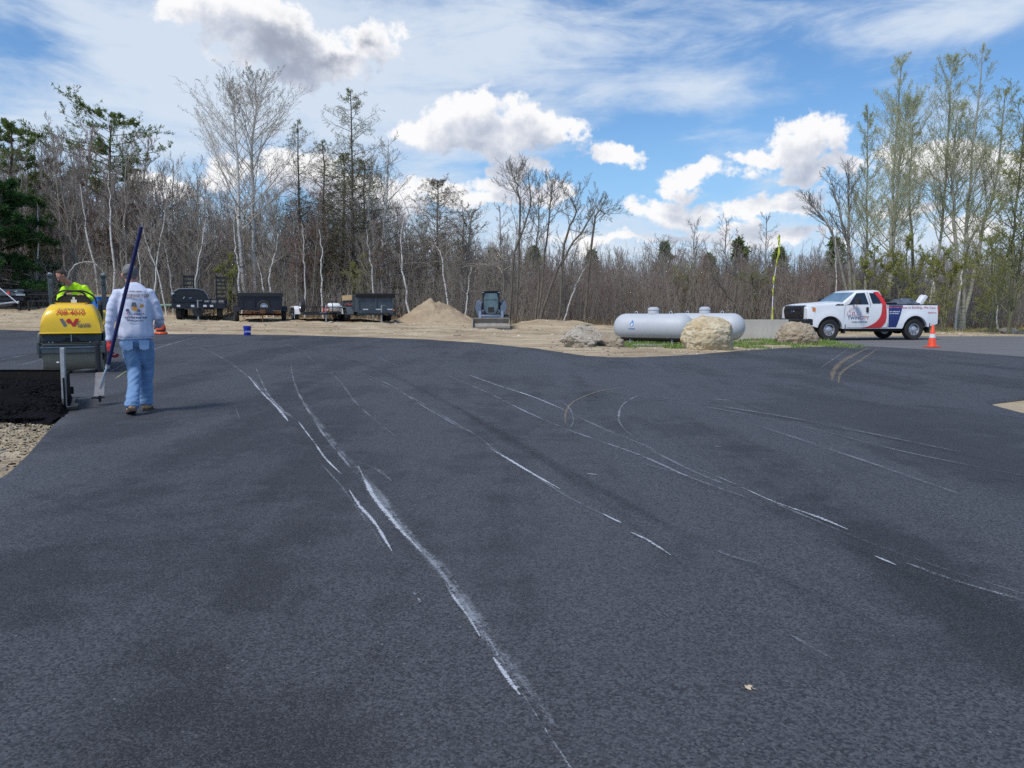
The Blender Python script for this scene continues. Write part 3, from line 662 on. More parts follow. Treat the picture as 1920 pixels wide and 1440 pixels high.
# big twin aspen with pale catkin twigs
asp_prof = lambda t: np.interp(t, [0, .35, .5, .75, .9, 1], [.7, 1.1, 1.0, .62, .30, .10]) * np.clip((t - .15) * 5, .25, 1)
big = lambda n1=42, ln=5.0, ang=42: [dict(n=n1, t0=.26, t1=.98, ang=lambda t: ang + 14 - 16 * t, sd=.12, len=ln, prof=asp_prof, seg=6, wig=.06, up=.24, rr=.36, slim=.009, spiral=1, rmin=.008),
    dict(n=10, t0=.2, t1=.97, ang=40, lr=.34, seg=3, wig=.10, up=.5, rr=.6, slim=.010, rmin=.006), dict(n=7, t0=.15, t1=1, ang=40, lr=.48, seg=2, wig=.13, up=.45, rr=.7, slim=.009, rmin=.005)]
hero('aspen_tree', [(462, 560), (452, 480), (447, 400), (446, 300), (440, 220), (437, 165)], 49, .14, 'birch', ('pale', 'buff'), 'tall white-barked aspen behind the black box trailer, left of the close pair', seed=11, levels=big(), leaf=[(3, 1, .09, .18, dict(jit=.01))])
hero('aspen_tree', [(480, 560), (477, 480), (474, 380), (472, 280), (480, 210), (479, 142)], 50, .15, 'birch', ('pale', 'buff'), 'tallest white-barked aspen behind the black boxed trailer, right one of the close pair', seed=12, levels=big(44, 5.0), leaf=[(3, 1, .09, .18, dict(jit=.01))])
# pines on the left
def pine(pts, Yd, rb, label, seed, n1, ln, prof, lean=None, needles=('pine', 'needle'), t0=.3, up=.25, cat='pine tree', ang=78, tuft=.20, per=3):
    L = [dict(n=n1, t0=t0, t1=.995, ang=ang, sd=.14, len=ln, prof=prof, seg=5, wig=.08, up=up, rr=.5, slim=.02, spiral=1, rmin=.012, **({'bias': lean} if lean else {})),
         dict(n=9, t0=.25, t1=1.0, ang=48, lr=.36, seg=3, wig=.10, up=.35, rr=.6, slim=.015, rmin=.008, flat=.85), dict(n=5, t0=.2, t1=1, ang=42, lr=.45, seg=2, wig=.08, up=.3, flat=.6, rr=.7, slim=.012, rmin=.006)]
    return hero('pine_tree', pts, Yd, rb, needles[0], (needles[0], needles[1]), label, cat, seed, L, leaf=[(3, per * 3, tuft, .13, dict(jit=.03, droop=.15, along=.8)), (2, per * 3, tuft, .13, dict(jit=.03, droop=.15, along=.8))])
umbrella = lambda t: np.interp(t, [0, .35, .45, .6, .72, .85, .95, 1], [.4, 1.1, .75, .5, .95, 1.0, .6, .25])
pine([(206, 560), (206, 470), (204, 380), (205, 300), (208, 225)], 54, .24, 'tall flat-topped white pine rising alone above the bare woods at the left', 21, 34, 3.7, umbrella, lean=lambda d, t: np.where((d[:, 0] > 0) & (t < .6), 1.15, np.where(d[:, 0] < 0, 1.25, .9)), t0=.50, up=.06, tuft=.17)
pine([(18, 560), (18, 470), (20, 360), (22, 240)], 50, .28, 'dark green pine with dead brown lower boughs at the left edge', 22, 44, 3.0, lambda t: np.interp(t, [0, .3, .7, .9, 1], [.8, 1, .9, .55, .2]), t0=.2, up=.1)
pine([(-12, 575), (-6, 500), (2, 420), (4, 348)], 45, .16, 'low dense dark green hemlock at the left edge in front of the pine', 23, 70, 2.7, lambda t: np.interp(t, [0, .3, .8, 1], [1, .95, .6, .12]), needles=('dark', 'dneedle'), t0=.12, up=-.1, cat='hemlock tree', per=4)
pine([(75, 560), (80, 450), (90, 380), (92, 300)], 57, .16, 'brown-tinged pine between the two green pines at the left', 24, 40, 2.2, lambda t: np.interp(t, [0, .4, .8, 1], [.9, 1, .6, .15]), needles=('pine', 'brown'), t0=.25, up=.1, per=1)
pine([(245, 560), (247, 480), (248, 420), (250, 395)], 57, .15, 'short pine with rusty brown spreading boughs just right of the flat-topped pine', 25, 26, 3.0, lambda t: np.interp(t, [0, .5, .85, 1], [.8, 1, .7, .2]), needles=('pine', 'brown'), t0=.3, up=.0, per=1)
# larches
larch_prof = lambda t: np.interp(t, [0, .3, .6, .85, 1], [.9, 1, .62, .36, .08])
def larch(pts, Yd, rb, label, seed, ln=3.4, n1=95, col=('dark', 'larch'), per=2, cat='larch tree', t0=.15):
    L = [dict(n=n1, t0=t0, t1=.99, ang=76, sd=.2, len=ln, prof=larch_prof, seg=4, wig=.12, up=.15, rr=.4, slim=.009, spiral=1, rmin=.006, lsd=.35),
         dict(n=9, t0=.15, t1=1.0, ang=55, lr=.36, seg=2, wig=.16, up=-.15, rr=.6, slim=.012, rmin=.005), dict(n=4, t0=.2, t1=1, ang=45, lr=.6, seg=1, wig=.1, up=-.1, rr=.7, slim=.01, rmin=.005)]
    return hero('larch_tree', pts, Yd, rb, 'dark', col, label, cat, seed, L, leaf=[(3, per, .05, .42, dict(jit=.04))])
larch([(566, 575), (564, 480), (561, 380), (558, 225)], 52, .15, 'slim larch with sparse green tufts just right of the tall aspens', 31)
larch([(606, 575), (607, 480), (607, 380), (605, 262)], 53, .13, 'thinner shorter larch standing between two taller larches', 32, 3.0, 95)
larch([(662, 575), (661, 470), (660, 330), (657, 168)], 50, .13, 'tallest larch with a ragged dark spire above the parked trailers', 33, 4.0, 130)
larch([(640, 575), (643, 470), (645, 360), (644, 290)], 54, .12, 'bushy greenish larch hard against the left of the tallest larch', 34, 3.2, 95, per=4)
larch([(690, 575), (686, 470), (684, 400), (682, 300)], 52, .12, 'low larch hazed with yellow-green hard against the right of the tallest larch', 35, 3.4, 95, per=4)
larch([(820, 580), (821, 500), (821, 430), (820, 337)], 52, .13, 'cone-shaped russet larch behind the dirt pile', 36, 4.0, 140, col=('twig', 'rustl'), per=3)
# bare hardwoods in the middle
hero('poplar_tree', [[(718, 560), (716, 500), (720, 420), (726, 340), (728, 262)], [(716, 510, 0), (700, 450), (690, 380), (700, 300)]], 50, .15, 'birch', ('grey', 'buff'), 'half-white forked poplar with a rounded bare crown behind the grey dump trailer', seed=41, levels=bare(24, 8, 6, 2.6, 45, .5, .35))
hero('maple_tree', [[(868, 585), (866, 520), (868, 460), (868, 385)], [(866, 520, 0), (880, 450), (884, 400)]], 52, .12, 'grey', ('twig', 'rustl'), 'small rounded bare tree tinged russet just right of the cone-shaped larch', seed=42, levels=bare(22, 8, 6, 1.9, 50, .4, .25), leaf=[(3, 1, .06, .3, dict(jit=.02))])
hero('maple_tree', [[(944, 590), (944, 520), (940, 470), (935, 384)]], 49, .08, 'grey', ('twig', 'buff'), 'thin bare sapling tree right behind the skid steer loader', seed=43, levels=bare(24, 7, 5, 1.9, 50, .4, .35))
wil = lambda n1=20, ln=2.3, t0=.45: [dict(n=int(n1 * 1.4), t0=t0, t1=.98, ang=46, sd=.25, len=ln * 1.15, prof=lambda t: 1.1 - .7 * t, seg=5, wig=.12, up=.42, rr=.45, slim=.010, spiral=1, rmin=.009),
    dict(n=7, t0=.25, t1=.98, ang=38, lr=.42, seg=3, wig=.14, up=.5, rr=.6, slim=.012, rmin=.0065), dict(n=6, t0=.15, t1=1, ang=36, lr=.45, seg=2, wig=.15, up=.35, rr=.7, slim=.01, rmin=.0055)]
hero('willow_tree', [[(953, 592), (960, 520), (966, 470), (985, 420), (996, 380), (990, 325)], [(966, 470, 0), (975, 410), (970, 350), (965, 330)]], 44, .085, 'dark', ('grey', 'buff'), 'bare dark tree leaning right with a tall thin crown next to the skid steer loader', seed=44, levels=wil(18, 2.0, .42))
hero('willow_tree', [[(1003, 594), (1010, 520), (1006, 470), (1010, 420), (1012, 365)], [(1007, 470, 0), (1030, 400), (1035, 350)]], 45, .075, 'dark', ('grey', 'buff'), 'upright bare dark tree between the two leaning ones in the middle', seed=45, levels=wil(17, 2.0, .42))
hero('willow_tree', [[(1012, 594), (1030, 545), (1048, 500), (1075, 455), (1098, 425), (1120, 385)], [(1048, 500, 0), (1060, 450), (1080, 400), (1065, 365)], [(1098, 425, 0), (1115, 412), (1135, 400)]], 44, .095, 'dark', ('grey', 'buff'), 'bare dark tree leaning right with a wide fan-shaped crown over the low woods', seed=46, levels=wil(13, 2.0, .4))
hero('willow_tree', [[(1393, 610), (1385, 580), (1362, 550), (1340, 520), (1325, 488)], [(1372, 562, 0), (1380, 530), (1376, 490), (1385, 440)]], 33, .10, 'dark', ('dark', 'buff'), 'crooked dark forked sapling behind the concrete barrier end', seed=47, levels=bare(9, 5, 4, .9, 45, .3, .35), rt=.012)
# thin bare silhouettes over the low woods
for i, (px, top, lab) in enumerate([(1302, 418, 'thin pale bare snag above the low woods over the round boulder'), (1362, 412, 'wide low bare crown above the low woods, left of the yellow ribbon pole'), (1437, 405, 'small bare crown directly behind the yellow ribbon pole top'), (1240, 455, 'small scrubby bare tree over the left tank dome')]):
    hero('maple_tree', [[(px, 590), (px + 2, 530), (px - 1, 480), (px, top)]], 56, .08, 'grey', ('grey', 'buff'), lab, seed=50 + i, levels=bare(20, 6, 5, 2.0, 52, .35, .45))
# spreading bare tree and the budding poplars on the right
hero('maple_tree', [[(1608, 590), (1600, 520), (1585, 440), (1568, 370), (1556, 335)], [(1600, 520, 0), (1592, 430), (1590, 370), (1592, 320)], [(1603, 540, 0), (1565, 450), (1535, 400), (1515, 375)]], 47, .12, 'grey', ('grey', 'buff'), 'bare fan-shaped tree behind the white pickup cab, leftmost of the right-hand row', seed=61, levels=bare(22, 7, 5, 2.3, 30, .5, .2))
pop = lambda n1=44, ln=3.0, ang=46, t0=.3: [dict(n=n1, t0=t0, t1=.98, ang=lambda t: ang - 8 * t, sd=.13, len=ln, prof=lambda t: np.interp(t, [0, .35, .7, 1], [.7, 1, .62, .15]), seg=5, wig=.07, up=.34, rr=.38, slim=.009, spiral=1, rmin=.0065, wx=.10),
    dict(n=10, t0=.15, t1=.98, ang=36, lr=.42, seg=3, wig=.1, up=.5, rr=.6, slim=.010, rmin=.005, wx=.12), dict(n=7, t0=.15, t1=1, ang=34, lr=.45, seg=2, wig=.12, up=.6, rr=.7, slim=.01, rmin=.005, wx=.1)]
PL = lambda n: [(3, n, .050, .42, dict(jit=.06))]
hero('poplar_tree', [[(1622, 580), (1624, 480), (1626, 380), (1627, 205)]], 47, .10, 'aspen', ('palegreen', 'bud'), 'slender budding poplar just left of the tall narrow one behind the pickup', seed=62, levels=pop(44, 2.8), leaf=PL(2))
hero('poplar_tree', [[(1668, 585), (1668, 500), (1672, 420), (1676, 300), (1692, 102)], [(1671, 450, 0), (1684, 330), (1705, 200)]], 45, .13, 'aspen', ('palegreen', 'bud'), 'tall narrow poplar with fresh buds rising behind the pickup bed', seed=63, levels=pop(50, 3.6), leaf=PL(2))
hero('poplar_tree', [[(1712, 585), (1712, 480), (1706, 380), (1712, 230)]], 50, .12, 'olive', ('palegreen', 'bud'), 'thin budding poplar filling the gap between two tall ones', seed=64, levels=pop(26, 1.8), leaf=PL(2))
hero('poplar_tree', [[(1752, 590), (1756, 500), (1768, 420), (1775, 300), (1783, 180), (1788, 108)]], 44, .10, 'aspen', ('palegreen', 'bud'), 'pale-trunked poplar with fresh buds behind the orange cone', seed=65, levels=pop(46, 3.4), leaf=PL(2))
hero('poplar_tree', [[(1806, 595), (1808, 520), (1812, 440), (1822, 300), (1842, 92)], [(1811, 450, 0), (1790, 400), (1785, 330), (1800, 200)], [(1809, 500, 0), (1840, 440), (1870, 330), (1885, 170)]], 43, .14, 'aspen', ('palegreen', 'bud'), 'tallest many-stemmed budding poplar near the right edge', seed=66, levels=pop(32, 3.8), leaf=PL(2))
hero('poplar_tree', [[(1895, 600), (1898, 500), (1905, 380), (1925, 190)], [(1897, 520, 0), (1925, 420), (1960, 260)]], 36, .08, 'olive', ('olive', 'haze'), 'soft yellow-green willow at the right edge', seed=67, levels=[dict(n=40, t0=.12, t1=.98, ang=48, sd=.2, len=2.6, prof=lambda t: 1.1 - .6 * t, seg=5, wig=.1, up=.25, rr=.5, slim=.012, spiral=1, rmin=.007),
    dict(n=9, t0=.15, t1=1, ang=40, lr=.4, seg=3, wig=.12, up=-.2, rr=.6, slim=.01, rmin=.005), dict(n=6, t0=.15, t1=1, ang=35, lr=.5, seg=2, wig=.12, up=-.6, rr=.7, slim=.01, rmin=.0045)], leaf=[(3, 4, .055, .35, dict(jit=.03)), (2, 5, .055, .35, dict(jit=.03))], cat='willow tree')
# low green-hazed understorey
for i, (px, top, Yd, w, lab, lf) in enumerate([(1700, 450, 42, 1.9, 'yellow-green hazy young tree behind the pickup bed', 'haze'), (1640, 470, 44, 1.5, 'yellow-green hazy bush tree behind the pickup cab roof', 'haze'), (1770, 470, 41, 1.6, 'yellow-green hazy bush tree behind the orange cone', 'haze'),
        (1860, 450, 40, 2.0, 'yellow-green hazy young tree near the right edge', 'haze'), (428, 478, 47, .9, 'fresh green young tree between the ramp trailer and the black boxed trailer', 'haze'), (680, 480, 48, 1.6, 'mossy green low tree behind the grey dump trailer', 'haze'),
        (1290, 500, 50, 1.8, 'faintly green low bare tree above the big pale boulder', 'larch'), (600, 455, 51, 1.6, 'mossy low tree behind the flat car trailer', 'larch'), (1410, 500, 50, 1.5, 'faintly green low bare tree left of the yellow ribbon pole', 'larch')]):
    hero('young_tree', [[(px, 592), (px + 3, 545), (px, top + 25), (px, top)], [(px + 1, 570, 0), (px + 22 * w / 2, 520), (px + 30 * w / 2, top + 30)], [(px + 1, 575, 0), (px - 22 * w / 2, 520), (px - 28 * w / 2, top + 25)]], Yd, .06, 'olive', ('greentwig', lf), lab, seed=80 + i,
         levels=[dict(n=16, t0=.1, t1=.98, ang=52, sd=.25, len=w * .62, seg=4, wig=.14, up=.2, rr=.5, slim=.012, rmin=.006), dict(n=8, t0=.1, t1=1, ang=42, lr=.45, seg=2, wig=.16, up=.2, rr=.6, slim=.01, rmin=.005), dict(n=4, t0=.1, t1=1, ang=38, lr=.5, seg=1, wig=.1, up=.1, rr=.7, slim=.01, rmin=.0045)],
         leaf=[(3, 3 if lf == 'haze' else 1, .06, .4, dict(jit=.03)), (2, 3 if lf == 'haze' else 1, .06, .4, dict(jit=.03))])
# slim white birches in front of the dark woods
BI = [([(188, 560), (178, 510), (165, 450), (158, 400), (150, 345)], .07, 'slim white birch leaning left between the operator and the flat-topped pine'),
      ([(212, 560), (213, 500), (208, 420), (206, 370), (203, 320)], .075, 'upright slim white birch just left of the walking man'),
      ([(125, 560), (128, 515), (142, 496), (165, 491), (186, 500), (203, 540)], .05, 'thin birch bent over into an arch above the operator'),
      ([(265, 560), (263, 520), (259, 470), (258, 440)], .045, 'thin white birch directly behind the walking man'),
      ([(287, 560), (291, 520), (297, 470), (306, 420), (310, 390)], .06, 'white birch crossing a leaning one, right of the walking man'),
      ([(312, 580), (300, 530), (285, 480), (272, 445), (268, 425)], .045, 'thin birch leaning left across another, right of the walking man'),
      ([(362, 560), (368, 520), (378, 460), (386, 410)], .06, 'slim white birch leaning right above the ramp trailer'),
      ([(325, 575), (322, 540), (314, 490), (308, 455)], .045, 'slim birch leaning left near the ramp trailer left end'),
      ([(452, 560), (446, 500), (440, 455), (438, 400)], .06, 'thin white birch stem hugging the left of the tall aspens'),
      ([(500, 560), (490, 520), (482, 490)], .05, 'short leaning birch just right of the tall aspens'),
      ([(512, 560), (505, 520), (515, 480), (522, 440)], .05, 'short kinked birch right of the tall aspens'),
      ([(572, 585), (572, 520), (570, 470), (566, 420)], .05, 'slender birch behind the flat car trailer'),
      ([(606, 585), (602, 520), (604, 470), (598, 430)], .05, 'slender crooked birch behind the right half of the flat car trailer'),
      ([(768, 590), (760, 540), (754, 500), (752, 440), (758, 400)], .07, 'whitish leaning birch just left of the dirt pile'),
      ([(700, 560), (698, 510), (690, 460), (688, 430)], .05, 'short birch behind the grey dump trailer'),
      ([(842, 520), (830, 490), (818, 462)], .05, 'broken pale birch pole slanting behind the dirt pile'),
      ([(872, 590), (877, 545), (884, 500)], .045, 'thin pale birch left of the skid steer loader'),
      ([(1055, 592), (1070, 560), (1088, 520), (1105, 490)], .05, 'pale dead stem leaning right behind the first tank'),
      ([(1568, 580), (1568, 520), (1566, 470), (1568, 430)], .035, 'thin straight pale stem behind the pickup bonnet'),
      ([(1740, 595), (1746, 560), (1752, 520), (1756, 470)], .065, 'peeling white birch trunk right of the pickup tail'),
      ([(1793, 598), (1799, 550), (1806, 500), (1812, 440)], .07, 'broad white birch trunk right of the orange cone'),
      ([(1872, 600), (1868, 560), (1862, 520), (1865, 470)], .05, 'thin pale birch above the far right rock'),
      ([(70, 575), (68, 520), (72, 440), (70, 380)], .07, 'white birch showing through the hemlock at the left edge')]
for i, (p, r_, lab) in enumerate(BI):
    Yd = 46 if i != 5 else 44.5; Yd = 42.5 if 19 <= i <= 21 else Yd
    hero('birch_tree', [p], Yd, r_, 'birch', ('twig' if i % 2 else 'grey', 'buff'), lab, seed=100 + i, levels=bare(12, 5, 4, 1.3, 44, .45, .4), rt=.014, wob=.03)
# ---- the woods behind: individual bare trees, copied -----------------------
protos = []
for s in range(6):
    g = G_(200 + s); H = 8.0; lean = g.normal(0, .5, 2)
    st = [stem([(0, 0, -.1), (lean[0] * .3, lean[1] * .3, 2.6), (lean[0] * .6, lean[1] * .6, 5.2), (lean[0], lean[1], H)], .085, .012, 12, .05, g)]
    if s % 2: st.append(stem([(0.05, 0, .3), (-.3, .1, 2.4), (-.7 * (1 if s == 1 else -1), .2, 4.8), (-.9 * (1 if s == 1 else -1), 0, H * .85)], .06, .012, 12, .05, g))
    J = np.concatenate([x[0] for x in st]); r_ = np.concatenate([x[1] for x in st])
    lv = grow(g, J, r_, bare(20 if s % 2 else 34, 8, 6, 2.3, 40, .55, .22))
    protos.append((lv, s))
WL = 'slim bare grey-brown tree standing in the dense woods behind the lot'; WG = 'bare trees of the woods behind the lot'
PM = []
for lv, s in protos:
    V, F, _ = pack([(*chain(*lv[0], 6), 0)]); tm = mesh_np('trunk', V, F); tm.materials.append(K['grey'])
    V, F, _ = pack([(*chain(J, r_, 3), 0) for J, r_ in lv[1:]]); cm = mesh_np('crown', V, F); cm.materials.append(K['redtwig'] if s == 2 else K['twig']); PM.append((tm, cm))
def wood_height(az_):
    return float(np.interp(az_, [-.75, -.6, -.5, -.42, -.3, -.15, -.05, .1, .45, .55, .8], [10.5, 11, 10.5, 9.2, 7.8, 7.2, 5.6, 4.7, 4.8, 5.6, 6.5]))
g = G_(5); k = 0; NW = 285
def wood_tree(x, y, H):
    global k
    tm, cm = PM[int(g.integers(0, 6))]
    o = empty('bare_tree', WL, 'tree', (x, y, float(zg(x, y)) - .1), g.random() * 6.28, WG); s = H / 8.0; o.scale = (s * (.8 + .3 * g.random()), s * (.8 + .3 * g.random()), s)
    for nm, me in (('trunk', tm), ('crown', cm)):
        c = bpy.data.objects.new(nm, me); COL.objects.link(c); c.parent = o
    k += 1
while k < NW:
    y = 47.5 + 26 * g.random() ** 1.2; a = -.76 + 1.52 * (k + g.random()) / NW
    H = wood_height(a) * (.72 + .34 * g.random()) * (1 + (y - 50) / 70)
    wood_tree(a * y, y, H)
# ---- brush: countless stems ------------------------------------------------
def brush(name, N, yr, hf, mat, label, seed, tw=5, lean=.16, rad=.014, azr=(-.8, .8), twl=.8, nseg=3):
    g = G_(seed); a = azr[0] + (azr[1] - azr[0]) * g.random(N); y = yr[0] + (yr[1] - yr[0]) * g.random(N); x = a * y
    H = hf(a) * (.45 + .65 * g.random(N)); z = zg(x, y) - .05
    J = np.zeros((N, nseg + 1, 3)); J[:, 0] = np.stack([x, y, z], 1); d = norm(np.concatenate([g.normal(0, lean, (N, 2)), np.ones((N, 1))], 1)); pos = J[:, 0].copy()
    for q in range(nseg): d = norm(d + g.normal(0, .12, (N, 3))); pos = pos + d * (H / nseg)[:, None]; J[:, q + 1] = pos
    r_ = rad * (.5 + g.random(N))[:, None] * (1 - .75 * np.linspace(0, 1, nseg + 1))[None]
    lv = grow(g, J, r_, [dict(n=tw, t0=.15, t1=1, ang=35, sd=.3, lr=.30 * twl, seg=2, wig=.15, up=.35, rr=.7, slim=.012, rmin=.005), dict(n=3, t0=.2, t1=1, ang=38, lr=.5, seg=1, wig=.1, up=.2, rr=.7, slim=.01, rmin=.0045)])
    V, F, _ = pack([(*chain(J_, q_, 3), 0) for J_, q_ in lv]); o = put(name, mesh_np(name, V, F), mat); return tag(o, label, 'brush', kind='stuff')
brush('brush_thicket', 4200, (46, 54), lambda a: np.interp(a, [-.8, -.3, 0, .3, .8], [3.4, 3.3, 3.6, 3.8, 3.2]), K['twig'], 'tangled grey-brown brush along the foot of the woods', 301)
brush('red_brush_thicket', 1800, (50, 62), lambda a: 4.6 + 0 * a, K['redtwig'], 'reddish bare brush in front of the low middle woods', 302, azr=(.02, .5))
brush('tan_brush_thicket', 1500, (45.5, 48), lambda a: np.interp(a, [-.8, -.5, -.3], [3.0, 2.5, 1.4]), K['twig'], 'pale tan scrub behind the steel frames at the left', 303, azr=(-.8, -.48), rad=.01)
brush('deep_woods', 5200, (62, 96), lambda a: np.interp(a, [-.8, -.5, -.4, -.1, .1, .5, .8], [10.5, 10.5, 8.6, 7.4, 5.9, 6.2, 7.0]), K['grey'], 'far bare woods reading as one grey-brown mass', 304, tw=6, lean=.05, rad=.05, nseg=4)
# small distant evergreens poking out of the low woods
g = G_(77)
for i, (px, top, w, lab) in enumerate([(1247, 458, 1.5, 'small distant evergreen left of the ribbon pole, above the left tank dome'), (1386, 450, 1.9, 'distant evergreen left of the ribbon pole'), (1462, 468, 1.4, 'distant evergreen right behind the ribbon pole top'), (1566, 448, 2.0, 'distant dark evergreen above the pickup bonnet'),
        (925, 468, 1.8, 'distant pale green evergreen above the skid steer loader'), (1000, 466, 1.6, 'distant pale green evergreen among the leaning trees'), (1110, 474, 1.2, 'small distant evergreen above the first tank'), (1330, 480, 1.3, 'low distant evergreen over the big boulder')]):
    Yd = 72; L = [dict(n=60, t0=.1, t1=.99, ang=80, sd=.15, len=w * 1.25, prof=lambda t: np.clip(1.05 - t, .08, 1), seg=3, wig=.08, up=.1, rr=.5, slim=.02, spiral=1, rmin=.012), dict(n=7, t0=.2, t1=1, ang=45, lr=.4, seg=2, wig=.1, up=.1, rr=.6, slim=.015, rmin=.01)]
    hero('evergreen_tree', [[(px, 575), (px, 520), (px, top)]], Yd, .14, 'pine', ('pine', 'needle'), lab, 'evergreen', 400 + i, L, leaf=[(2, 9, .34, .14, dict(jit=.05, along=.8)), (1, 8, .34, .14, dict(jit=.06, along=.8))])
# dry grass and litter fringe
def blades(name, N, area, h, w, mats, label, seed, cat='grass', lean=.5):
    g = G_(seed); P = area(g, N); N = len(P); d = norm(np.concatenate([g.normal(0, lean, (N, 2)), np.ones((N, 1))], 1)); s = norm(np.concatenate([g.normal(0, 1, (N, 2)), np.zeros((N, 1))], 1))
    hh = (h * (.4 + 1.0 * g.random(N)))[:, None]; b = P + d * hh * .6; tip = b + norm(d + g.normal(0, .5, (N, 3)) * [1, 1, .3]) * hh * .5
    V = np.stack([P - s * w, P + s * w, b + s * w * .7, b - s * w * .7, tip], 1).reshape(-1, 3); i = (np.arange(N) * 5)[:, None]
    F4 = i + np.array([[0, 1, 2, 3]]); F3 = i + np.array([[3, 2, 4]]); mi = np.concatenate([g.integers(0, len(mats), N)] * 2)
    o = put(name, mesh_np(name, V, [F4, F3], mi), mats); return tag(o, label, cat, kind='stuff')
def band(a0, a1, y0, y1, pw=1):
    def f(g, N):
        a = a0 + (a1 - a0) * g.random(N); y = y0 + (y1 - y0) * g.random(N) ** pw; x = a * y; return np.stack([x, y, zg(x, y) - .01], 1)
    return f
DG1 = pm('dry_grass', (.40, .31, .17), .9, 0, (.26, .19, .10), 2); DG2 = pm('dry_grass_dark', (.22, .16, .09), .9); GG1 = pm('green_grass', (.15, .27, .05), .8, 0, (.10, .19, .035), 2); GG2 = pm('green_grass_pale', (.25, .31, .09), .8)
blades('dry_grass', 16000, band(-.8, .8, 45, 50, .7), .35, .016, [DG1, DG2], 'dry tan grass and litter along the foot of the woods', 501)
blades('roadside_grass', 12000, band(.36, .8, 38.5, 45, .6), .16, .014, [DG1, GG2, DG1], 'dry grass verge behind the old road', 502)
# ================================================================= VEHICLES
def wheel(parent, c, r_, w, out=1, rimr=.55, rim=None, name='wheel', holes=8):
    """wheel on the local y axis; out = side that shows the rim"""
    h = empty_part(name, parent, c)
    t = MB(); k = w / 2
    prof = [(r_ * rimr, -k * .8), (r_ * .72, -k), (r_ * .93, -k * .96), (r_ * .985, -k * .72), (r_, -k * .4), (r_ * .985, -k * .33), (r_ * .985, -k * .27), (r_, -k * .2), (r_, k * .2), (r_ * .985, k * .27), (r_ * .985, k * .33), (r_, k * .4), (r_ * .985, k * .72), (r_ * .93, k * .96), (r_ * .72, k), (r_ * rimr, k * .8)]
    t.lathe(prof, 36, 'y', cap=False); t.build('tyre', M['rubber'], h, smooth=35)
    q = MB(); R_ = r_ * rimr; s = out
    q.lathe([(R_ * 1.0, s * k * .84), (R_ * .94, s * k * .88), (R_ * .9, s * k * .55), (R_ * .86, s * k * .38), (R_ * .6, s * k * .5), (R_ * .42, s * k * .62), (R_ * .40, s * k * .95), (R_ * .30, s * k * 1.02), (.001, s * k * 1.02)], 28, 'y', cap=False)
    q.lathe([(R_ * 1.0, s * k * .84), (R_ * 1.0, -s * k * .7), (.001, -s * k * .5)], 28, 'y', cap=False)
    q.build('rim', rim or M['rim'], h, smooth=35)
    if holes:
        d = MB()
        for i in range(holes):
            a = 2 * math.pi * i / holes; d.tube([(math.cos(a) * R_ * .73, s * k * .40, math.sin(a) * R_ * .73), (math.cos(a) * R_ * .73, s * k * .465, math.sin(a) * R_ * .73)], R_ * .10, 8)
        d.build('vent_holes', M['rubber'], h)
    return h
def empty_part(name, parent, loc=(0, 0, 0)):
    o = bpy.data.objects.new(name, None); COL.objects.link(o); o.parent = parent; o.location = loc; o.empty_display_size = .1; return o
def dashes(n, w, h, m, parent, loc, rot, name='small_print', seed=1, rows=1, gap=1.8):
    """illegibly small print as rows of broken strokes"""
    g = np.random.default_rng(seed); b = MB()
    for r_ in range(rows):
        x = -w / 2
        while x < w / 2:
            l = h * (.35 + .5 * g.random()); b.box((x + l / 2, -r_ * h * gap, .001), (l, h * (.6 + .4 * g.random()), .002)); x += l + h * (.22 if g.random() > .2 else .7)
    return b.build(name, m, parent, loc=loc, rot=rot)
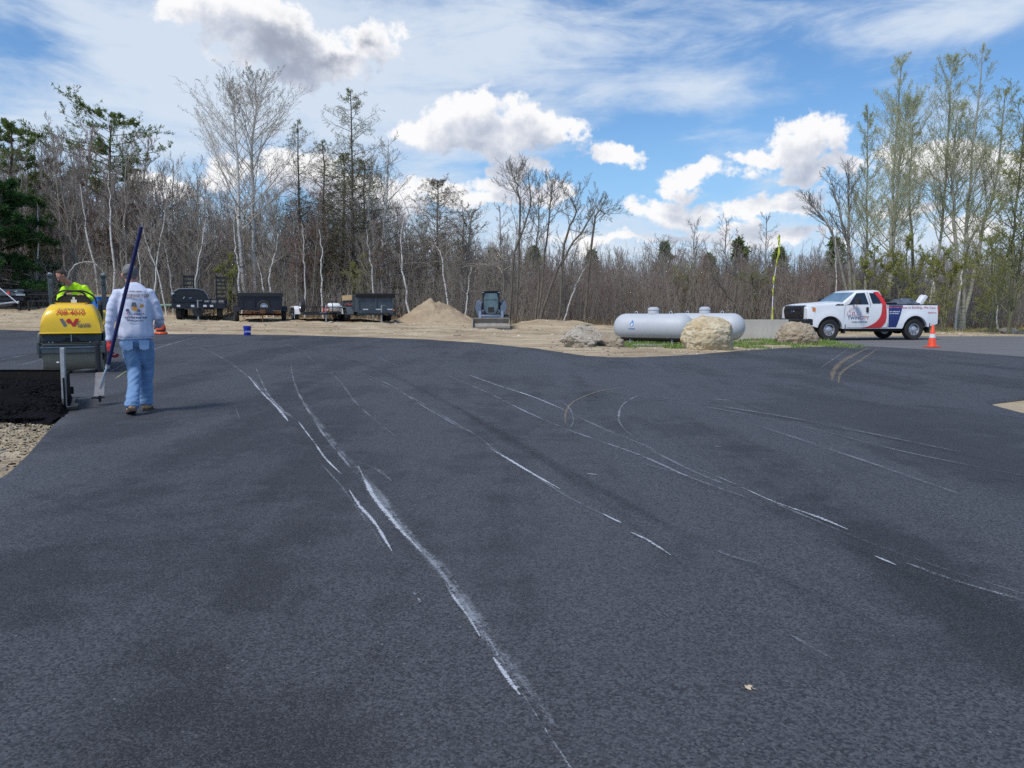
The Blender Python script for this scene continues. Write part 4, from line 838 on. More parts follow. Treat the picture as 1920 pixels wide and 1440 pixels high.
# ---------------------------------------------------------------- pickup
def pickup():
    WB, H0 = 3.6, 0
    base = on(1711, 30.0); psi = R(190)
    # local origin: ground under the near rear wheel's axle centre line; +x forward, +y to the camera side
    o = empty('pickup_truck', 'white pickup truck with red and blue stripes and company lettering parked on the road', 'pickup truck', (0, 0, 0), psi)
    near = Matrix.Rotation(psi, 3, 'Z') @ Vector((0, .86, 0)); zr = float(zt(base.x, base.y)) - .012
    o.location = (base.x - near.x, base.y - near.y, zr)
    XF = lambda u: WB - u                         # u: metres behind the front axle
    ys = lambda z: 1.0 - .03 * max(0, (z - 1.1) / .26) if z < 1.36 else .97 - .24 * (z - 1.36) / .54
    ys = lambda z: (.985 + .015 * math.sin(max(0, min(1, (z - .4) / .7)) * 3.14)) if z < 1.1 else ((.985 - .035 * (z - 1.1) / .26) if z < 1.36 else .95 - .22 * (z - 1.36) / .54)
    arch = lambda u, c, rr: (.41 + math.sqrt(max(0, rr * rr - (u - c) ** 2))) if abs(u - c) < rr else 0
    top = lambda u: np.interp(u, [-.93, -.86, -.70, 0, .55, .75, 2.40, 2.46, 4.60], [1.18, 1.30, 1.36, 1.42, 1.46, 1.40, 1.37, 1.35, 1.35])
    bot = lambda u: np.interp(u, [-.93, -.7, -.55, .55, 3.05, 4.15, 4.60], [.60, .56, .50, .45, .45, .50, .62])
    us = sorted(set([round(x, 3) for x in list(np.arange(-.9, -.6, .08)) + list(np.arange(-.56, .57, .04)) + list(np.arange(.6, 3.0, .15)) + list(np.arange(3.04, 4.17, .04)) + list(np.arange(4.2, 4.6, .1)) + [4.6, 2.43]]))
    def sec(u, y0=1, open_=False):
        zb = max(bot(u), arch(u, 0, .52), arch(u, WB, .53)); zt_ = float(top(u)); nose = np.interp(u, [-.93, -.8, -.6], [.90, .96, 1.0]) * np.interp(u, [4.2, 4.6], [1, .985])
        fl = max(0, 1 - abs(math.hypot(u - (0 if u < 1.8 else WB), 0) / .66)) ; out = .035 * (1 if abs(u - (0 if u < 1.8 else WB)) < .6 else max(0, 1 - (abs(u - (0 if u < 1.8 else WB)) - .6) / .1))
        zs = [zb + (zt_ - zb) * f for f in (0, .12, .3, .5, .7, .85, .95)]
        ring = []
        for z in zs:
            lip = out * max(0, 1 - max(0, z - (arch(u, 0, .62) or arch(u, WB, .63))) / .10)
            ring.append(((ys(z) + lip) * nose, z))
        yt = ring[-1][0]
        ring += [(yt - .012, zt_ - .012), (yt - .05, zt_)]
        return ring
    for side in (1,):
        rings = []
        for u in us:
            r_ = sec(u); x = XF(u); crown = .045 if u < .7 else 0
            L = [(x, y, z) for y, z in r_]
            mid = [(x, f * r_[-1][0], r_[-1][1] + crown * (1 - f * f)) for f in (.7, .35, 0, -.35, -.7)]
            if u > 2.43: mid = [(x, f * r_[-1][0], .80) for f in (.93, .35, 0, -.35, -.93)]
            rings.append(L + mid + [(x, -y, z) for y, z in reversed(r_)])
        b = MB(); b.loft(rings, cap=True, closed=True); b.build('body', M['white_paint'], o, smooth=32)
    # dark wheel wells and underbody
    b = MB(); b.box((XF(1.9), 0, .50), (4.9, 1.5, .30)); b.box((XF(0), 0, .72), (1.0, 1.84, .5)); b.box((XF(WB), 0, .72), (1.0, 1.84, .5)); b.build('underbody', M['rubber'], o)
    b = MB(); b.tube([(XF(1.2), .5, .38), (XF(3.2), .5, .36)], .05, 8); b.tube([(XF(WB), -.8, .41), (XF(WB), .8, .41)], .06, 8); b.lathe([(.02, -.2), (.19, -.1), (.19, .1), (.02, .2)], 16, 'y', (XF(WB), 0, .41)); b.lathe([(.33, -.1), (.35, 0), (.33, .1)], 24, 'z', (XF(4.35), 0, .52)); b.build('axle', M['black_steel'], o)
    # cab
    zb, zr_ = 1.36, 1.92
    cab = [(.52, .95, zb, 1.50)]
    def ringc(z, x0, x1, yy): return [(XF(x0), yy * .93, z), (XF(x0) - .06, yy, z), (XF(x1) + .05, yy, z), (XF(x1), yy * .94, z), (XF(x1), -yy * .94, z), (XF(x1) + .05, -yy, z), (XF(x0) - .06, -yy, z), (XF(x0), -yy * .93, z)]
    b = MB(); b.loft([ringc(1.33, .40, 2.40, .95), ringc(1.40, .50, 2.40, .945), ringc(1.84, 1.18, 2.24, .755), ringc(1.90, 1.30, 2.20, .715), ringc(1.93, 1.45, 2.10, .60)]); b.build('cab', M['white_paint'], o, bevel=.02, smooth=40)
    S = lambda u, z, d=.006, sg=1: (XF(u), sg * (.945 - (z - 1.40) * .19 / .44 + d) if z > 1.36 else sg * (ys(z) + d), z)
    for sg in (1, -1):
        for nm, P in (('side_window', [(.80, 1.38), (1.20, 1.80), (1.56, 1.82), (1.62, 1.38)]), ('rear_side_window', [(1.79, 1.40), (1.74, 1.81), (2.02, 1.81), (2.14, 1.75), (2.18, 1.42), (2.10, 1.40)])):
            b = MB(); n = len(P); V = [S(u, z, .004, sg) for u, z in P] + [S(u, z, -.03, sg) for u, z in P]; b.add(V, [tuple(range(n)), tuple(range(2 * n - 1, n - 1, -1))] + [(i, (i + 1) % n, (i + 1) % n + n, i + n) for i in range(n)]); b.build(nm, M['glass'], o)
        b = MB(); V = [S(u, z, .009, sg) for u, z in [(.66, 1.35), (.80, 1.385), (.92, 1.50), (.92, 1.36)]]; b.add(V, [(0, 1, 2, 3)]); 
        b.tube([S(1.70, 1.37, .007, sg), S(1.66, 1.84, .007, sg)], .006, 4); b.tube([S(.60, .50, .006, sg), S(.60, 1.1, .006, sg), S(.64, 1.36, .006, sg)], .005, 4); b.tube([S(1.70, .50, .006, sg), S(1.70, 1.36, .006, sg)], .005, 4); b.tube([S(2.42, .50, .008, sg), S(2.42, 1.36, .008, sg)], .009, 4)
        b.tube([S(.60, .49, .006, sg), S(2.42, .49, .006, sg)], .005, 4); b.build('panel_gaps', M['rubber'], o)
        h = MB(); h.box((XF(1.55), sg * (ys(1.15) + .02), 1.17), (.09, .05, .20)); h.build('door_handle', M['black_steel'], o, bevel=.012)
        m = MB(); m.box((XF(.98), sg * 1.24, 1.50), (.11, .26, .27)); m.box((XF(.93), sg * 1.06, 1.44), (.07, .24, .05)); m.build('wing_mirror', M['black_steel'], o, bevel=.03)
        v = MB(); V = [S(u, z, .008, sg) for u, z in [(.20, 1.33), (.30, 1.385), (.56, 1.385), (.56, 1.33)]]; v.add(V, [(0, 1, 2, 3)]); v.build('fender_vent', M['black_steel'], o)
        f = MB(); f.box((XF(.62), sg * .90, .44), (.03, .26, .34)); f.box((XF(4.22), sg * .90, .46), (.03, .26, .38)); f.build('mud_flap', M['rubber'], o)
        t = MB(); t.box((XF(4.615), sg * .90, 1.12), (.07, .13, .36)); t.build('tail_light', M['red'], o, bevel=.02)
        hl = MB(); hl.add([(XF(-.885), sg * .66, z) for z in (.93, 1.30)] + [(XF(-.84), sg * .90, z) for z in (.93, 1.30)] + [(XF(-.62), sg * .985, z) for z in (1.0, 1.27)] + [(XF(-.60), sg * .90, z) for z in (1.0, 1.27)], [(0, 1, 3, 2), (2, 3, 5, 4), (4, 5, 7, 6), (0, 2, 4, 6), (1, 7, 5, 3)]); 
        HL = hl.build('headlight', M['headlamp'], o, smooth=30)
        ts = MB(); ts.add([(XF(-.72), sg * .963, z) for z in (1.10, 1.24)] + [(XF(-.61), sg * .992, z) for z in (1.11, 1.25)], [(0, 1, 3, 2)]); ts.build('turn_signal', M['amber'], HL)
    # windscreen
    def ws(f, g_): # f across -1..1, g_ up
        z = 1.42 + (1.835 - 1.42) * g_; x = .50 + (1.18 - .50) * (z - 1.40) / .44; yy = (.945 - (z - 1.40) * .19 / .44) * .91; return (XF(x) + .02 * (1 - f * f) + .008, f * yy, z)
    b = MB(); rings = [[ws(f, g_) for f in np.linspace(-1, 1, 9)] for g_ in (0, .5, 1)]; b.loft(rings, cap=False, closed=False); w_ = b.build('windscreen', M['windscreen'], o, smooth=60)
    b = MB(); b.box((XF(2.33), 0, 1.62), (.02, 1.1, .30), (0, .36, 0)); b.build('rear_window', M['glass'], o)
    for y_ in (-.1, .5):
        wp = MB(); wp.tube([(XF(.47), y_ - .3, 1.435), (XF(.55), y_ + .1, 1.475)], .012, 5); wp.build('wiper', M['rubber'], o)
    # face
    g = empty_part('grille', o)
    b = MB(); b.prism([(XF(-.80), .80), (XF(-.93), .84), (XF(-.98), 1.10), (XF(-.95), 1.31), (XF(-.78), 1.35), (XF(-.6), 1.33), (XF(-.6), .8)], -.68, .68); b.build('grille_surround', M['black_steel'], g, bevel=.03)
    for z in (1.0, 1.20):
        q = MB(); q.box((XF(-.985), 0, z), (.03, 1.1, .05)); q.build('grille_bar', M['navy_steel'], g, bevel=.01)
    b = MB(); b.lathe([(.001, .0), (.11, .0), (.12, -.02)], 24, 'x'); e_ = b.build('emblem', M['chrome'], g, loc=(XF(-1.005), 0, 1.10)); e_.scale = (1, 1.1, .55)
    b = MB(); b.lathe([(.001, .0), (.095, .0)], 24, 'x', cap=False); e_ = b.build('emblem_field', M['navy'], g, loc=(XF(-1.012), 0, 1.10)); e_.scale = (1, 1.1, .55)
    text('Ford', .085, M['chrome'], g, (XF(-1.016), 0, 1.10), (R(90), 0, R(90)), shear=.3)
    b = MB(); b.prism([(XF(-.7), .52), (XF(-.98), .56), (XF(-1.02), .66), (XF(-1.0), .82), (XF(-.7), .84)], -.94, .94); b.box((XF(-.80), .9, .70), (.3, .16, .26)); b.box((XF(-.80), -.9, .70), (.3, .16, .26)); b.build('front_bumper', M['black_steel'], o, bevel=.03)
    b = MB(); b.prism([(XF(4.58), .58), (XF(4.74), .60), (XF(4.76), .76), (XF(4.58), .78)], -.92, .92); b.build('rear_bumper', M['black_steel'], o, bevel=.02)
    for u, nm in ((0, 'f'), (WB, 'r')):
        for sg in (1, -1): wheel(o, (XF(u), sg * .86, .405), .405, .27, sg, .56)
    # bed contents, liner, raised white panel
    b = MB(); b.tube([(XF(2.47), .93, 1.362), (XF(4.56), .93, 1.362)], .018, 6); b.tube([(XF(2.47), -.93, 1.362), (XF(4.56), -.93, 1.362)], .018, 6); b.box((XF(4.585), 0, 1.08), (.06, 1.8, .54)); b.build('bed_rail', M['black_steel'], o)
    # livery: swoosh and panel hugging the side
    def livery(name, L, Rr, zs, m, sg=1, d=.007):
        b = MB(); V = []
        for z in zs:
            a, c = L(z), Rr(z)
            for f in (0, .33, .66, 1): V.append(S(a + (c - a) * f, z, d, sg))
        F = [(4 * i + j, 4 * i + j + 1, 4 * i + j + 5, 4 * i + j + 4) for i in range(len(zs) - 1) for j in range(3)]; b.add(V, F); return b.build(name, m, o, smooth=60)
    li = lambda zz, uu: (lambda z: float(np.interp(z, zz, uu)))
    zs = list(np.linspace(.47, 1.35, 14)) 
    for sg in (1, -1):
        redL = li([.47, .52, .6, .7, .85, 1.0, 1.2, 1.36, 1.6, 1.86], [1.28, 1.55, 1.76, 1.92, 2.07, 2.14, 2.18, 2.19, 2.10, 1.92]); redR = li([.47, .52, .7, .9, 1.36, 1.6, 1.86], [2.12, 2.20, 2.34, 2.375, 2.375, 2.30, 2.14])
        livery('red_stripe', redL, redR, list(np.linspace(.47, 1.355, 16)), M['red'], sg); livery('red_stripe', redL, redR, [1.37, 1.5, 1.6, 1.7, 1.8, 1.86], M['red'], sg, .010)
        livery('blue_panel', li([0, 2], [2.46, 2.46]), li([.5, .65, 1.34], [2.80, 2.86, 3.08]), list(np.linspace(.50, 1.335, 10)), M['navy'], sg)
    rt = (R(90), 0, R(180)); T = lambda u, z, d=.012: (XF(u), ys(z) + d, z)
    text('TWIN', .185, M['navy'], o, T(.97, .86), rt, sx=1.0); text('CITY', .185, M['red'], o, T(1.42, .86), rt, sx=1.0)
    dashes(3, .62, .035, M['grey_print'], o, T(1.22, .71), rt, seed=4)
    b = MB(); hs = [(-.16, 0), (-.16, .12), (-.22, .12), (-.08, .25), (-.02, .2), (-.02, .34), (.04, .38), (.10, .34), (.10, .22), (.17, .14), (.17, 0)]
    for i in range(len(hs) - 1): b.tube([(hs[i][0], hs[i][1], 0), (hs[i + 1][0], hs[i + 1][1], 0)], .006, 4)
    for xx in (-.26, -.05, .02, .28): b.tube([(xx, -.02, 0), (xx, .10, 0)], .006, 4)
    b.tube([(-.3, -.02, 0), (.3, -.02, 0)], .006, 4); b.tube([(-.07, 0, 0), (-.07, .1, 0), (.03, .1, 0), (.03, 0, 0)], .007, 4); b.build('house_logo', M['pink_print'], o, loc=T(.98, 1.0), rot=rt)
    text('ons to Building...We Care', .135, M['pink_print'], o, T(3.78, 1.255), rt, sx=1.0); dashes(3, .62, .07, M['pink_print'], o, T(2.78, 1.265), rt, seed=8)
    dashes(3, .40, .05, M['white_print'], o, T(2.70, 1.10), rt, seed=5, rows=2, gap=1.5); dashes(3, .36, .035, M['red'], o, T(4.33, 1.06), rt, seed=6)
    text('V8', .07, M['chrome'], o, (XF(.44), ys(1.35) + .012, 1.357), rt, shear=.3)
    return o
M['headlamp'] = pm('headlamp', (.62, .65, .68), .12, .3, (.35, .37, .40), 9, .8, spec=1); M['amber'] = pm('amber', (.8, .22, .03), .25); M['pink_print'] = pm('pink_print', (.62, .16, .19), .5)
M['windscreen'] = pm('windscreen', (.16, .25, .31), .05, 0, (.07, .12, .16), 1.2, .5, spec=1.0, coat=.5)  # reflected sky is put into the bluish base colour
truck = pickup(); TM = truck.matrix_basis.copy()
def on_truck(u, y, z):
    bpy.context.view_layer.update(); return truck.matrix_world @ Vector((3.6 - u, y, z))
# things riding in the bed
b = MB(); b.box((0, 0, .30), (.52, 1.3, .60)); b.box((0, 0, .61), (.56, 1.34, .05)); b.box((0, 0, .70), (.3, .7, .12), (.1, .05, .2))
o_ = b.build('tool_box', M['black_steel'], None, bevel=.02); o_.location = on_truck(2.78, 0, .81); o_.rotation_euler = (0, 0, R(190)); tag(o_, 'black tool box across the pickup bed behind the cab', 'tool box')
b = MB(); b.box((0, 0, .45), (.04, 1.2, .9)); o_ = b.build('headache_rack', M['black_steel'], None, bevel=.01); o_.location = on_truck(2.50, 0, .81); o_.rotation_euler = (0, R(0), R(190)); tag(o_, 'black mesh guard standing behind the pickup cab', 'guard')
M['tarp'] = pm('tarp', (.10, .125, .16), .6, 0, (.06, .075, .10), 6, .6, bump=.6, bscale=9)
def lumpy(name, r3, m, seed, sub=4, amp=.25, freq=1.6, flat=None, facet=0, det=0.06, sq=1):
    import bmesh
    bm = bmesh.new(); bmesh.ops.create_icosphere(bm, subdivisions=sub, radius=1)
    g = np.random.default_rng(seed); planes = [(Vector(norm(g.normal(0, 1, 3))), .62 + .3 * g.random()) for _ in range(facet)]
    for v in bm.verts:
        p = v.co.copy(); n_ = p.normalized()
        if sq != 1: n_ = Vector([math.copysign(abs(c_) ** sq, c_) for c_ in n_]) * .92
        k = 1 + amp * mnoise.noise(p * freq + Vector((seed, 0, 0))) + det * mnoise.fractal(p * 5 + Vector((seed, 3, 0)), 1, 2.1, 4)
        q = n_ * k
        for pn, dd in planes:
            e_ = q.dot(pn) - dd
            if e_ > 0: q -= pn * e_ * .92
        v.co = Vector((q.x * r3[0], q.y * r3[1], q.z * r3[2]))
        if flat is not None and v.co.z < flat: v.co.z = flat + (v.co.z - flat) * .12
    me = bpy.data.meshes.new(name); bm.to_mesh(me); bm.free(); return put(name, me, m, None, 180 if not facet else 38)
o_ = lumpy('tarp_bundle', (.62, .55, .34), M['tarp'], 3, 4, .3, 2.5, det=.12); o_.location = on_truck(3.75, 0, 1.12 + .12); o_.rotation_euler = (0, 0, R(190)); tag(o_, 'grey tarp-covered load heaped in the pickup bed', 'tarp')
b = MB(); b.box((0, 0, 0), (.05, .9, .62)); b.box((.03, 0, 0), (.03, .06, .6)); o_ = b.build('leaning_board', M['white_paint'], None, bevel=.02); o_.location = on_truck(4.43, .1, 1.42); o_.rotation_euler = (0, R(38), R(190)); 
o_.rotation_euler = (0, R(-35), R(190)); tag(o_, 'white board leaning up out of the pickup bed at the tailgate', 'board')
# fix the panel: show its broad side to the road
o_.scale = (2.8, .35, 1.2)
# ---------------------------------------------------------------- traffic cone
c = on(1750, 24.6); c.z = float(zt(c.x, c.y)) - .01
o = empty('traffic_cone', 'orange traffic cone with one white band standing on the old road', 'traffic cone', c)
b = MB(); b.lathe([(.14, .03), (.13, .06), (.032, .70), (.024, .71), (.001, .71)], 28, cap=False); b.build('cone_body', M['cone'] if 'cone' in M else pm('cone', (.95, .085, .02), .45, coat=.2), o, smooth=50)
b = MB(); b.box((0, 0, .015), (.37, .37, .03)); b.build('base', pm('cone_base', (.8, .075, .02), .55), o, bevel=.012, rot=(0, 0, .3))
b = MB(); r1 = lambda z: .13 + (.032 - .13) * (z - .06) / .64 + .003
b.lathe([(r1(.30), .30), (r1(.42), .42)], 28, cap=False); b.build('reflective_band', M['white_print'], o, smooth=50)
# ---------------------------------------------------------------- gas tanks
M['tank'] = pm('tank_paint', (.50, .52, .545), .5, .0, (.45, .47, .50), 1.2, .6, dirt=(.3, .3, .3), dirt_amt=.25); M['tank_shade'] = pm('tank_shade', (.05, .055, .06), .6)  # second, dark tone is for the painted shade below each tank
def tank(px, Yd, label, logo, seed):
    p = on(px, Yd); r_, L = .475, 2.85
    o = empty('gas_tank', label, 'gas tank', p, R(-29), 'propane tanks side by side on the grass'); zc = .09 + r_
    prof = []
    for i in range(9): a = math.pi / 2 * i / 8; prof.append((r_ * math.sin(a) + .0005, -L / 2 + r_ * .92 * (1 - math.cos(a))))
    prof += [(r_, x) for x in (-.5, .5)]; prof += [(q[0], -q[1]) for q in reversed(prof[:9])]
    b = MB(); b.lathe(prof, 48, 'x', (0, 0, zc), cap=False); b.build('shell', M['tank'], o, smooth=60)
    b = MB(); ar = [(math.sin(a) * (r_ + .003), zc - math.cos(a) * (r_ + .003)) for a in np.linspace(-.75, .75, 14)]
    V = [(x, y, z) for x in (-1.05, 1.05) for y, z in ar]; b.add(V, [(i, i + 1, i + 15, i + 14) for i in range(13)]); b.build('underside_shade', M['tank_shade'], o, smooth=60)  # shade on the lower curve, put in as a dark sheet
    b = MB(); b.lathe([(.195, zc + r_ - .05), (.195, zc + r_ + .09), (.18, zc + r_ + .115), (.205, zc + r_ + .12), (.19, zc + r_ + .18), (.12, zc + r_ + .225), (.001, zc + r_ + .232)], 28, cap=False); b.build('valve_dome', M['tank'], o, smooth=40)
    for x in (-.62, .62):
        b = MB(); b.tube([(x - .05, 0, zc + r_ - .02), (x - .04, 0, zc + r_ + .06), (x, 0, zc + r_ + .085), (x + .04, 0, zc + r_ + .06), (x + .05, 0, zc + r_ - .02)], .014, 6); b.build('lifting_lug', M['tank'], o, smooth=60)
    for x in (-.75, .75):
        for y in (-.22, .22): b = MB(); b.box((x, y, .05), (.05, .05, .26)); b.box((x, y, -.02), (.14, .1, .02)); b.build('leg', M['tank'], o)
    b = MB(); b.tube([(-1.28, 0, zc), (-1.40, 0, zc)], .02, 8); b.build('end_boss', M['tank'], o)
    for x in (-.75, .75):
        b = MB(); V = [(x + dx, math.sin(a) * (r_ + .0015), zc + math.cos(a) * (r_ + .0015)) for dx in (-.006, .006) for a in np.linspace(0, 6.283, 41)]; b.add(V, [(i, i + 1, i + 42, i + 41) for i in range(40)]); b.build('weld_seam', M['tank'], o, smooth=60)
    if logo:
        f = [(0, .16), (.06, .08), (.075, 0), (.05, -.06), (0, -.085), (-.05, -.06), (-.07, 0), (-.03, .05)]
        b = MB(); g_ = lambda x, z: (x, -math.sqrt((r_ + .004) ** 2 - z * z), zc + z)
        V = [g_(-.62 + x, .12 + z) for x, z in f]; b.add(V, [tuple(range(len(f)))]); b.build('flame_logo', M['blue_print'], o)
        b = MB(); V = [g_(-.62 + x * .5, .09 + z * .5) for x, z in f]; V = [(v[0], v[1] - .004, v[2]) for v in V]; b.add(V, [tuple(range(len(f)))]); b.build('flame_core', M['white_print'], o)
        dashes(3, .22, .05, M['blue_print'], o, (-.62, -r_ - .003, zc - .04), (R(92), 0, 0), 'logo_print', 3)
    return o
M['blue_print'] = pm('blue_print', (.05, .22, .55), .5)
tank(1225, 26.7, 'pale grey gas tank nearer the left rock, with a small blue flame logo', True, 1)
tank(1321, 27.5, 'pale grey gas tank half hidden behind the big pale boulder', False, 2)
for (px, Yd, L, rz) in [(1220, 24.6, 1.1, -.12), (1207, 24.8, .4, .4)]:
    b = MB(); b.box((0, 0, .04), (L, .09, .04)); o_ = b.build('timber_offcut', pm('grey_wood', (.42, .41, .38), .85, 0, (.3, .29, .27), 12), None, bevel=.004); o_.location = on(px, Yd); o_.rotation_euler = (0, 0, rz); tag(o_, 'long grey timber plank lying in the grass by the tank' if L > 1 else 'short grey timber offcut in the grass by the tank', 'plank')
# ---------------------------------------------------------------- concrete barrier
M['concrete'] = pm('concrete', (.42, .40, .35), .9, 0, (.34, .32, .28), 1.6, .7, bump=.35, bscale=25, stretch=(3, 3, .8), dirt=(.25, .23, .19), dirt_amt=.5)
o_ = MB(); x0, x1 = -1.62, 1.42
pr = [(-.30, 0), (-.30, .10), (-.22, .30), (-.12, .81), (.12, .81), (.22, .30), (.30, .10), (.30, 0)]
o_.prism(pr, x0, x1, 'yz'); pb = on(1408, 29.6, -.03); ob = empty('concrete_barrier', 'grey concrete barrier block between the gas tank and the pickup', 'barrier', pb, R(2)); o_.build('block', M['concrete'], ob, bevel=.015)
for z in (.60, .52):
    b = MB(); b.box((x1 + .02, -.03, z), (.07, .03, .03)); b.box((x1 - .09, -.165 - (.6 - z) * .25 - .0, z), (.10, .02, .035)); b.build('joint_loop', M['black_steel'], ob)
# ---------------------------------------------------------------- ribbon pole behind the barrier
p0 = on(1443, 31.0); tp = at(1461, 440, 31.0) - p0
o = empty('ribbon_pole', 'thin leaning white pole wrapped with yellow ribbon behind the concrete barrier', 'pole', p0)
P = [Vector((tp.x * f + .03 * math.sin(f * 9), 0, tp.z * f)) for f in np.linspace(0, 1, 14)]
b = MB(); b.tube(P, [.022 - .010 * i / 13 for i in range(14)], 8); b.build('pole', M['white_print'], o, smooth=60)
M['ribbon'] = pm('yellow_ribbon', (.55, .56, .07), .6, 0, (.42, .44, .05), 9)
for k, (f0, f1, w, sg) in enumerate([(.90, 1.0, .10, -1), (.76, .93, .11, 1), (.70, .78, .05, -1), (.53, .62, .09, -1), (.42, .50, .05, -1), (.12, .31, .085, 1)]):
    b = MB(); n = 9; V = []
    for i in range(n + 1):
        f = f0 + (f1 - f0) * i / n; c_ = Vector((tp.x * f + .03 * math.sin(f * 9), 0, tp.z * f)); ww = w * .62 * math.sin(math.pi * (.08 + .92 * i / n if k else .15 + .8 * (1 - i / n))) + .01
        V += [c_ + Vector((-sg * .022, -.024, 0)), c_ + Vector((sg * ww * .5, -.045 + .03 * math.sin(i * 1.3), 0)), c_ + Vector((sg * ww, -.01 + .05 * math.sin(i * 1.1 + 1), 0))]
    b.add(V, [(3 * i + j, 3 * i + j + 1, 3 * i + j + 4, 3 * i + j + 3) for i in range(n) for j in (0, 1)]); rb = b.build('ribbon', M['ribbon'], o, smooth=60); md = rb.modifiers.new('s', 'SOLIDIFY'); md.thickness = .004
# ---------------------------------------------------------------- rocks
def rockm(name, a, b_, c_, sc=2.2, lichen=None):
    m = bpy.data.materials.new(name); m.use_nodes = True; t = NT(m.node_tree); b = t.n['Principled BSDF']; v = t.new('ShaderNodeTexCoord').outputs['Object']
    n1 = t.noise(v, sc, 8, .62, dist=.4); n2 = t.noise(t.vmath('MULTIPLY', v, (1, 1, 2.2)), sc * 2.4, 8, .7, dist=.8); n3 = t.noise(v, 34, 5, .7)
    c = t.mix(t.remap(n1, .34, .66), a, b_); c = t.mix(t.remap(n2, .52, .66), c, c_); c = t.mix(t.remap(n2, .42, .35, 0, .7), c, tuple(x * .4 for x in a)); c = t.mix(t.remap(n3, .45, .7, 0, .35), c, tuple(x * .5 for x in a))
    t.put(b.inputs['Base Color'], c); b.inputs['Roughness'].default_value = .9; b.inputs['Specular IOR Level'].default_value = .2
    bp = t.new('ShaderNodeBump'); bp.inputs['Distance'].default_value = .05; bp.inputs['Strength'].default_value = .7; t.put(bp.inputs['Height'], t.math('ADD', n2, t.math('MULTIPLY', n3, .4))); t.put(b.inputs['Normal'], bp.outputs[0]); return m
M['rock_gold'] = rockm('golden_rock', (.50, .41, .26), (.66, .57, .40), (.56, .35, .15)); M['rock_grey'] = rockm('grey_rock', (.25, .205, .15), (.36, .30, .22), (.42, .37, .29), 3)
M['rock_brown'] = rockm('brown_rock', (.34, .27, .185), (.46, .385, .28), (.24, .185, .12), 3); M['rock_white'] = rockm('pale_rock', (.36, .30, .22), (.54, .49, .41), (.13, .09, .06), 3)
M['rock_tan'] = rockm('tan_rock', (.42, .34, .26), (.55, .46, .36), (.5, .36, .25), 4)
def rock(px, Yd, r3, m, label, seed, sink=.25, **kw):
    o_ = lumpy('boulder', r3, m, seed, flat=-r3[2] * .62, **kw); p = on(px, Yd); o_.location = (p.x, p.y, p.z + r3[2] * .62 - .06); o_.rotation_euler = (0, 0, seed * .7); o_['label'] = label; o_['category'] = 'boulder'; return o_
rock(1329, 22.9, (.93, .72, .66), M['rock_gold'], 'big golden-tan boulder in front of the gas tanks', 41, sub=6, amp=.16, freq=1.1, facet=4, det=.07, sq=.88)
rock(1088, 23.6, (.60, .46, .46), M['rock_white'], 'pale jagged boulder with dark cleft at the left end of the tanks', 31, sub=6, amp=.28, freq=1.7, facet=5, det=.11)
rock(1139, 24.2, (.60, .42, .32), M['rock_grey'], 'low grey boulder leaning against the pale jagged one', 8, sub=5, amp=.25, freq=1.3, facet=4, det=.1)
rock(1495, 26.4, (.70, .60, .50), M['rock_brown'], 'rounded brown boulder in front of the pickup bumper', 9, sub=6, amp=.14, freq=1.2, facet=2, det=.08)
rock(1894, 38.0, (.50, .4, .24), M['rock_tan'], 'small pinkish-tan rock on the verge at the far right', 15, sub=4, amp=.25, freq=1.3, facet=4, det=.08)
# ---------------------------------------------------------------- dirt pile and clods
import bmesh
def pile(px, Yd, rx, ry, h, m, name, label, seed, cat='pile'):
    p = on(px, Yd); b = MB(); n = 70; V = []
    for j in range(n):
        for i in range(n):
            u, v = (i / (n - 1) * 2 - 1), (j / (n - 1) * 2 - 1); q = math.hypot(u, v); ridge = max(0, 1 - q) 
            z = h * (ridge * 1.12 - .06 * math.sin(ridge * math.pi)) if ridge < .9 else h; z = min(z, h); z = min(z, h * .93 + .08 * h * mnoise.noise(Vector((u * 6, v * 6, seed)))) if ridge > .7 else z
            z += (.16 * mnoise.noise(Vector((u * 2.2, v * 2.2, seed))) + .09 * mnoise.fractal(Vector((u * 6, v * 6, seed)), 1, 2, 4)) * h * min(1, ridge * 3)
            X_, Y_ = p.x + u * rx * (1 + .12 * math.sin(3 * math.atan2(v, u) + seed)), p.y + v * ry
            V.append((X_ - p.x, Y_ - p.y, float(zg(X_, Y_)) - p.z + z - .06))
    b.add(V, [(j * n + i, j * n + i + 1, (j + 1) * n + i + 1, (j + 1) * n + i) for j in range(n - 1) for i in range(n - 1)])
    o_ = b.build(name, m, None, smooth=180); o_.location = p; tag(o_, label, cat); return o_
M['pile_dirt'] = pm('pile_dirt', (.43, .335, .22), .95, 0, (.27, .20, .13), 1.6, .6, bump=1.0, bscale=7, dirt=(.45, .38, .27), dirt_amt=.5)
pile(812, 45.2, 2.55, 2.2, 1.42, M['pile_dirt'], 'dirt_pile', 'tall cone of sandy dirt between the dump trailer and the skid steer', 2)
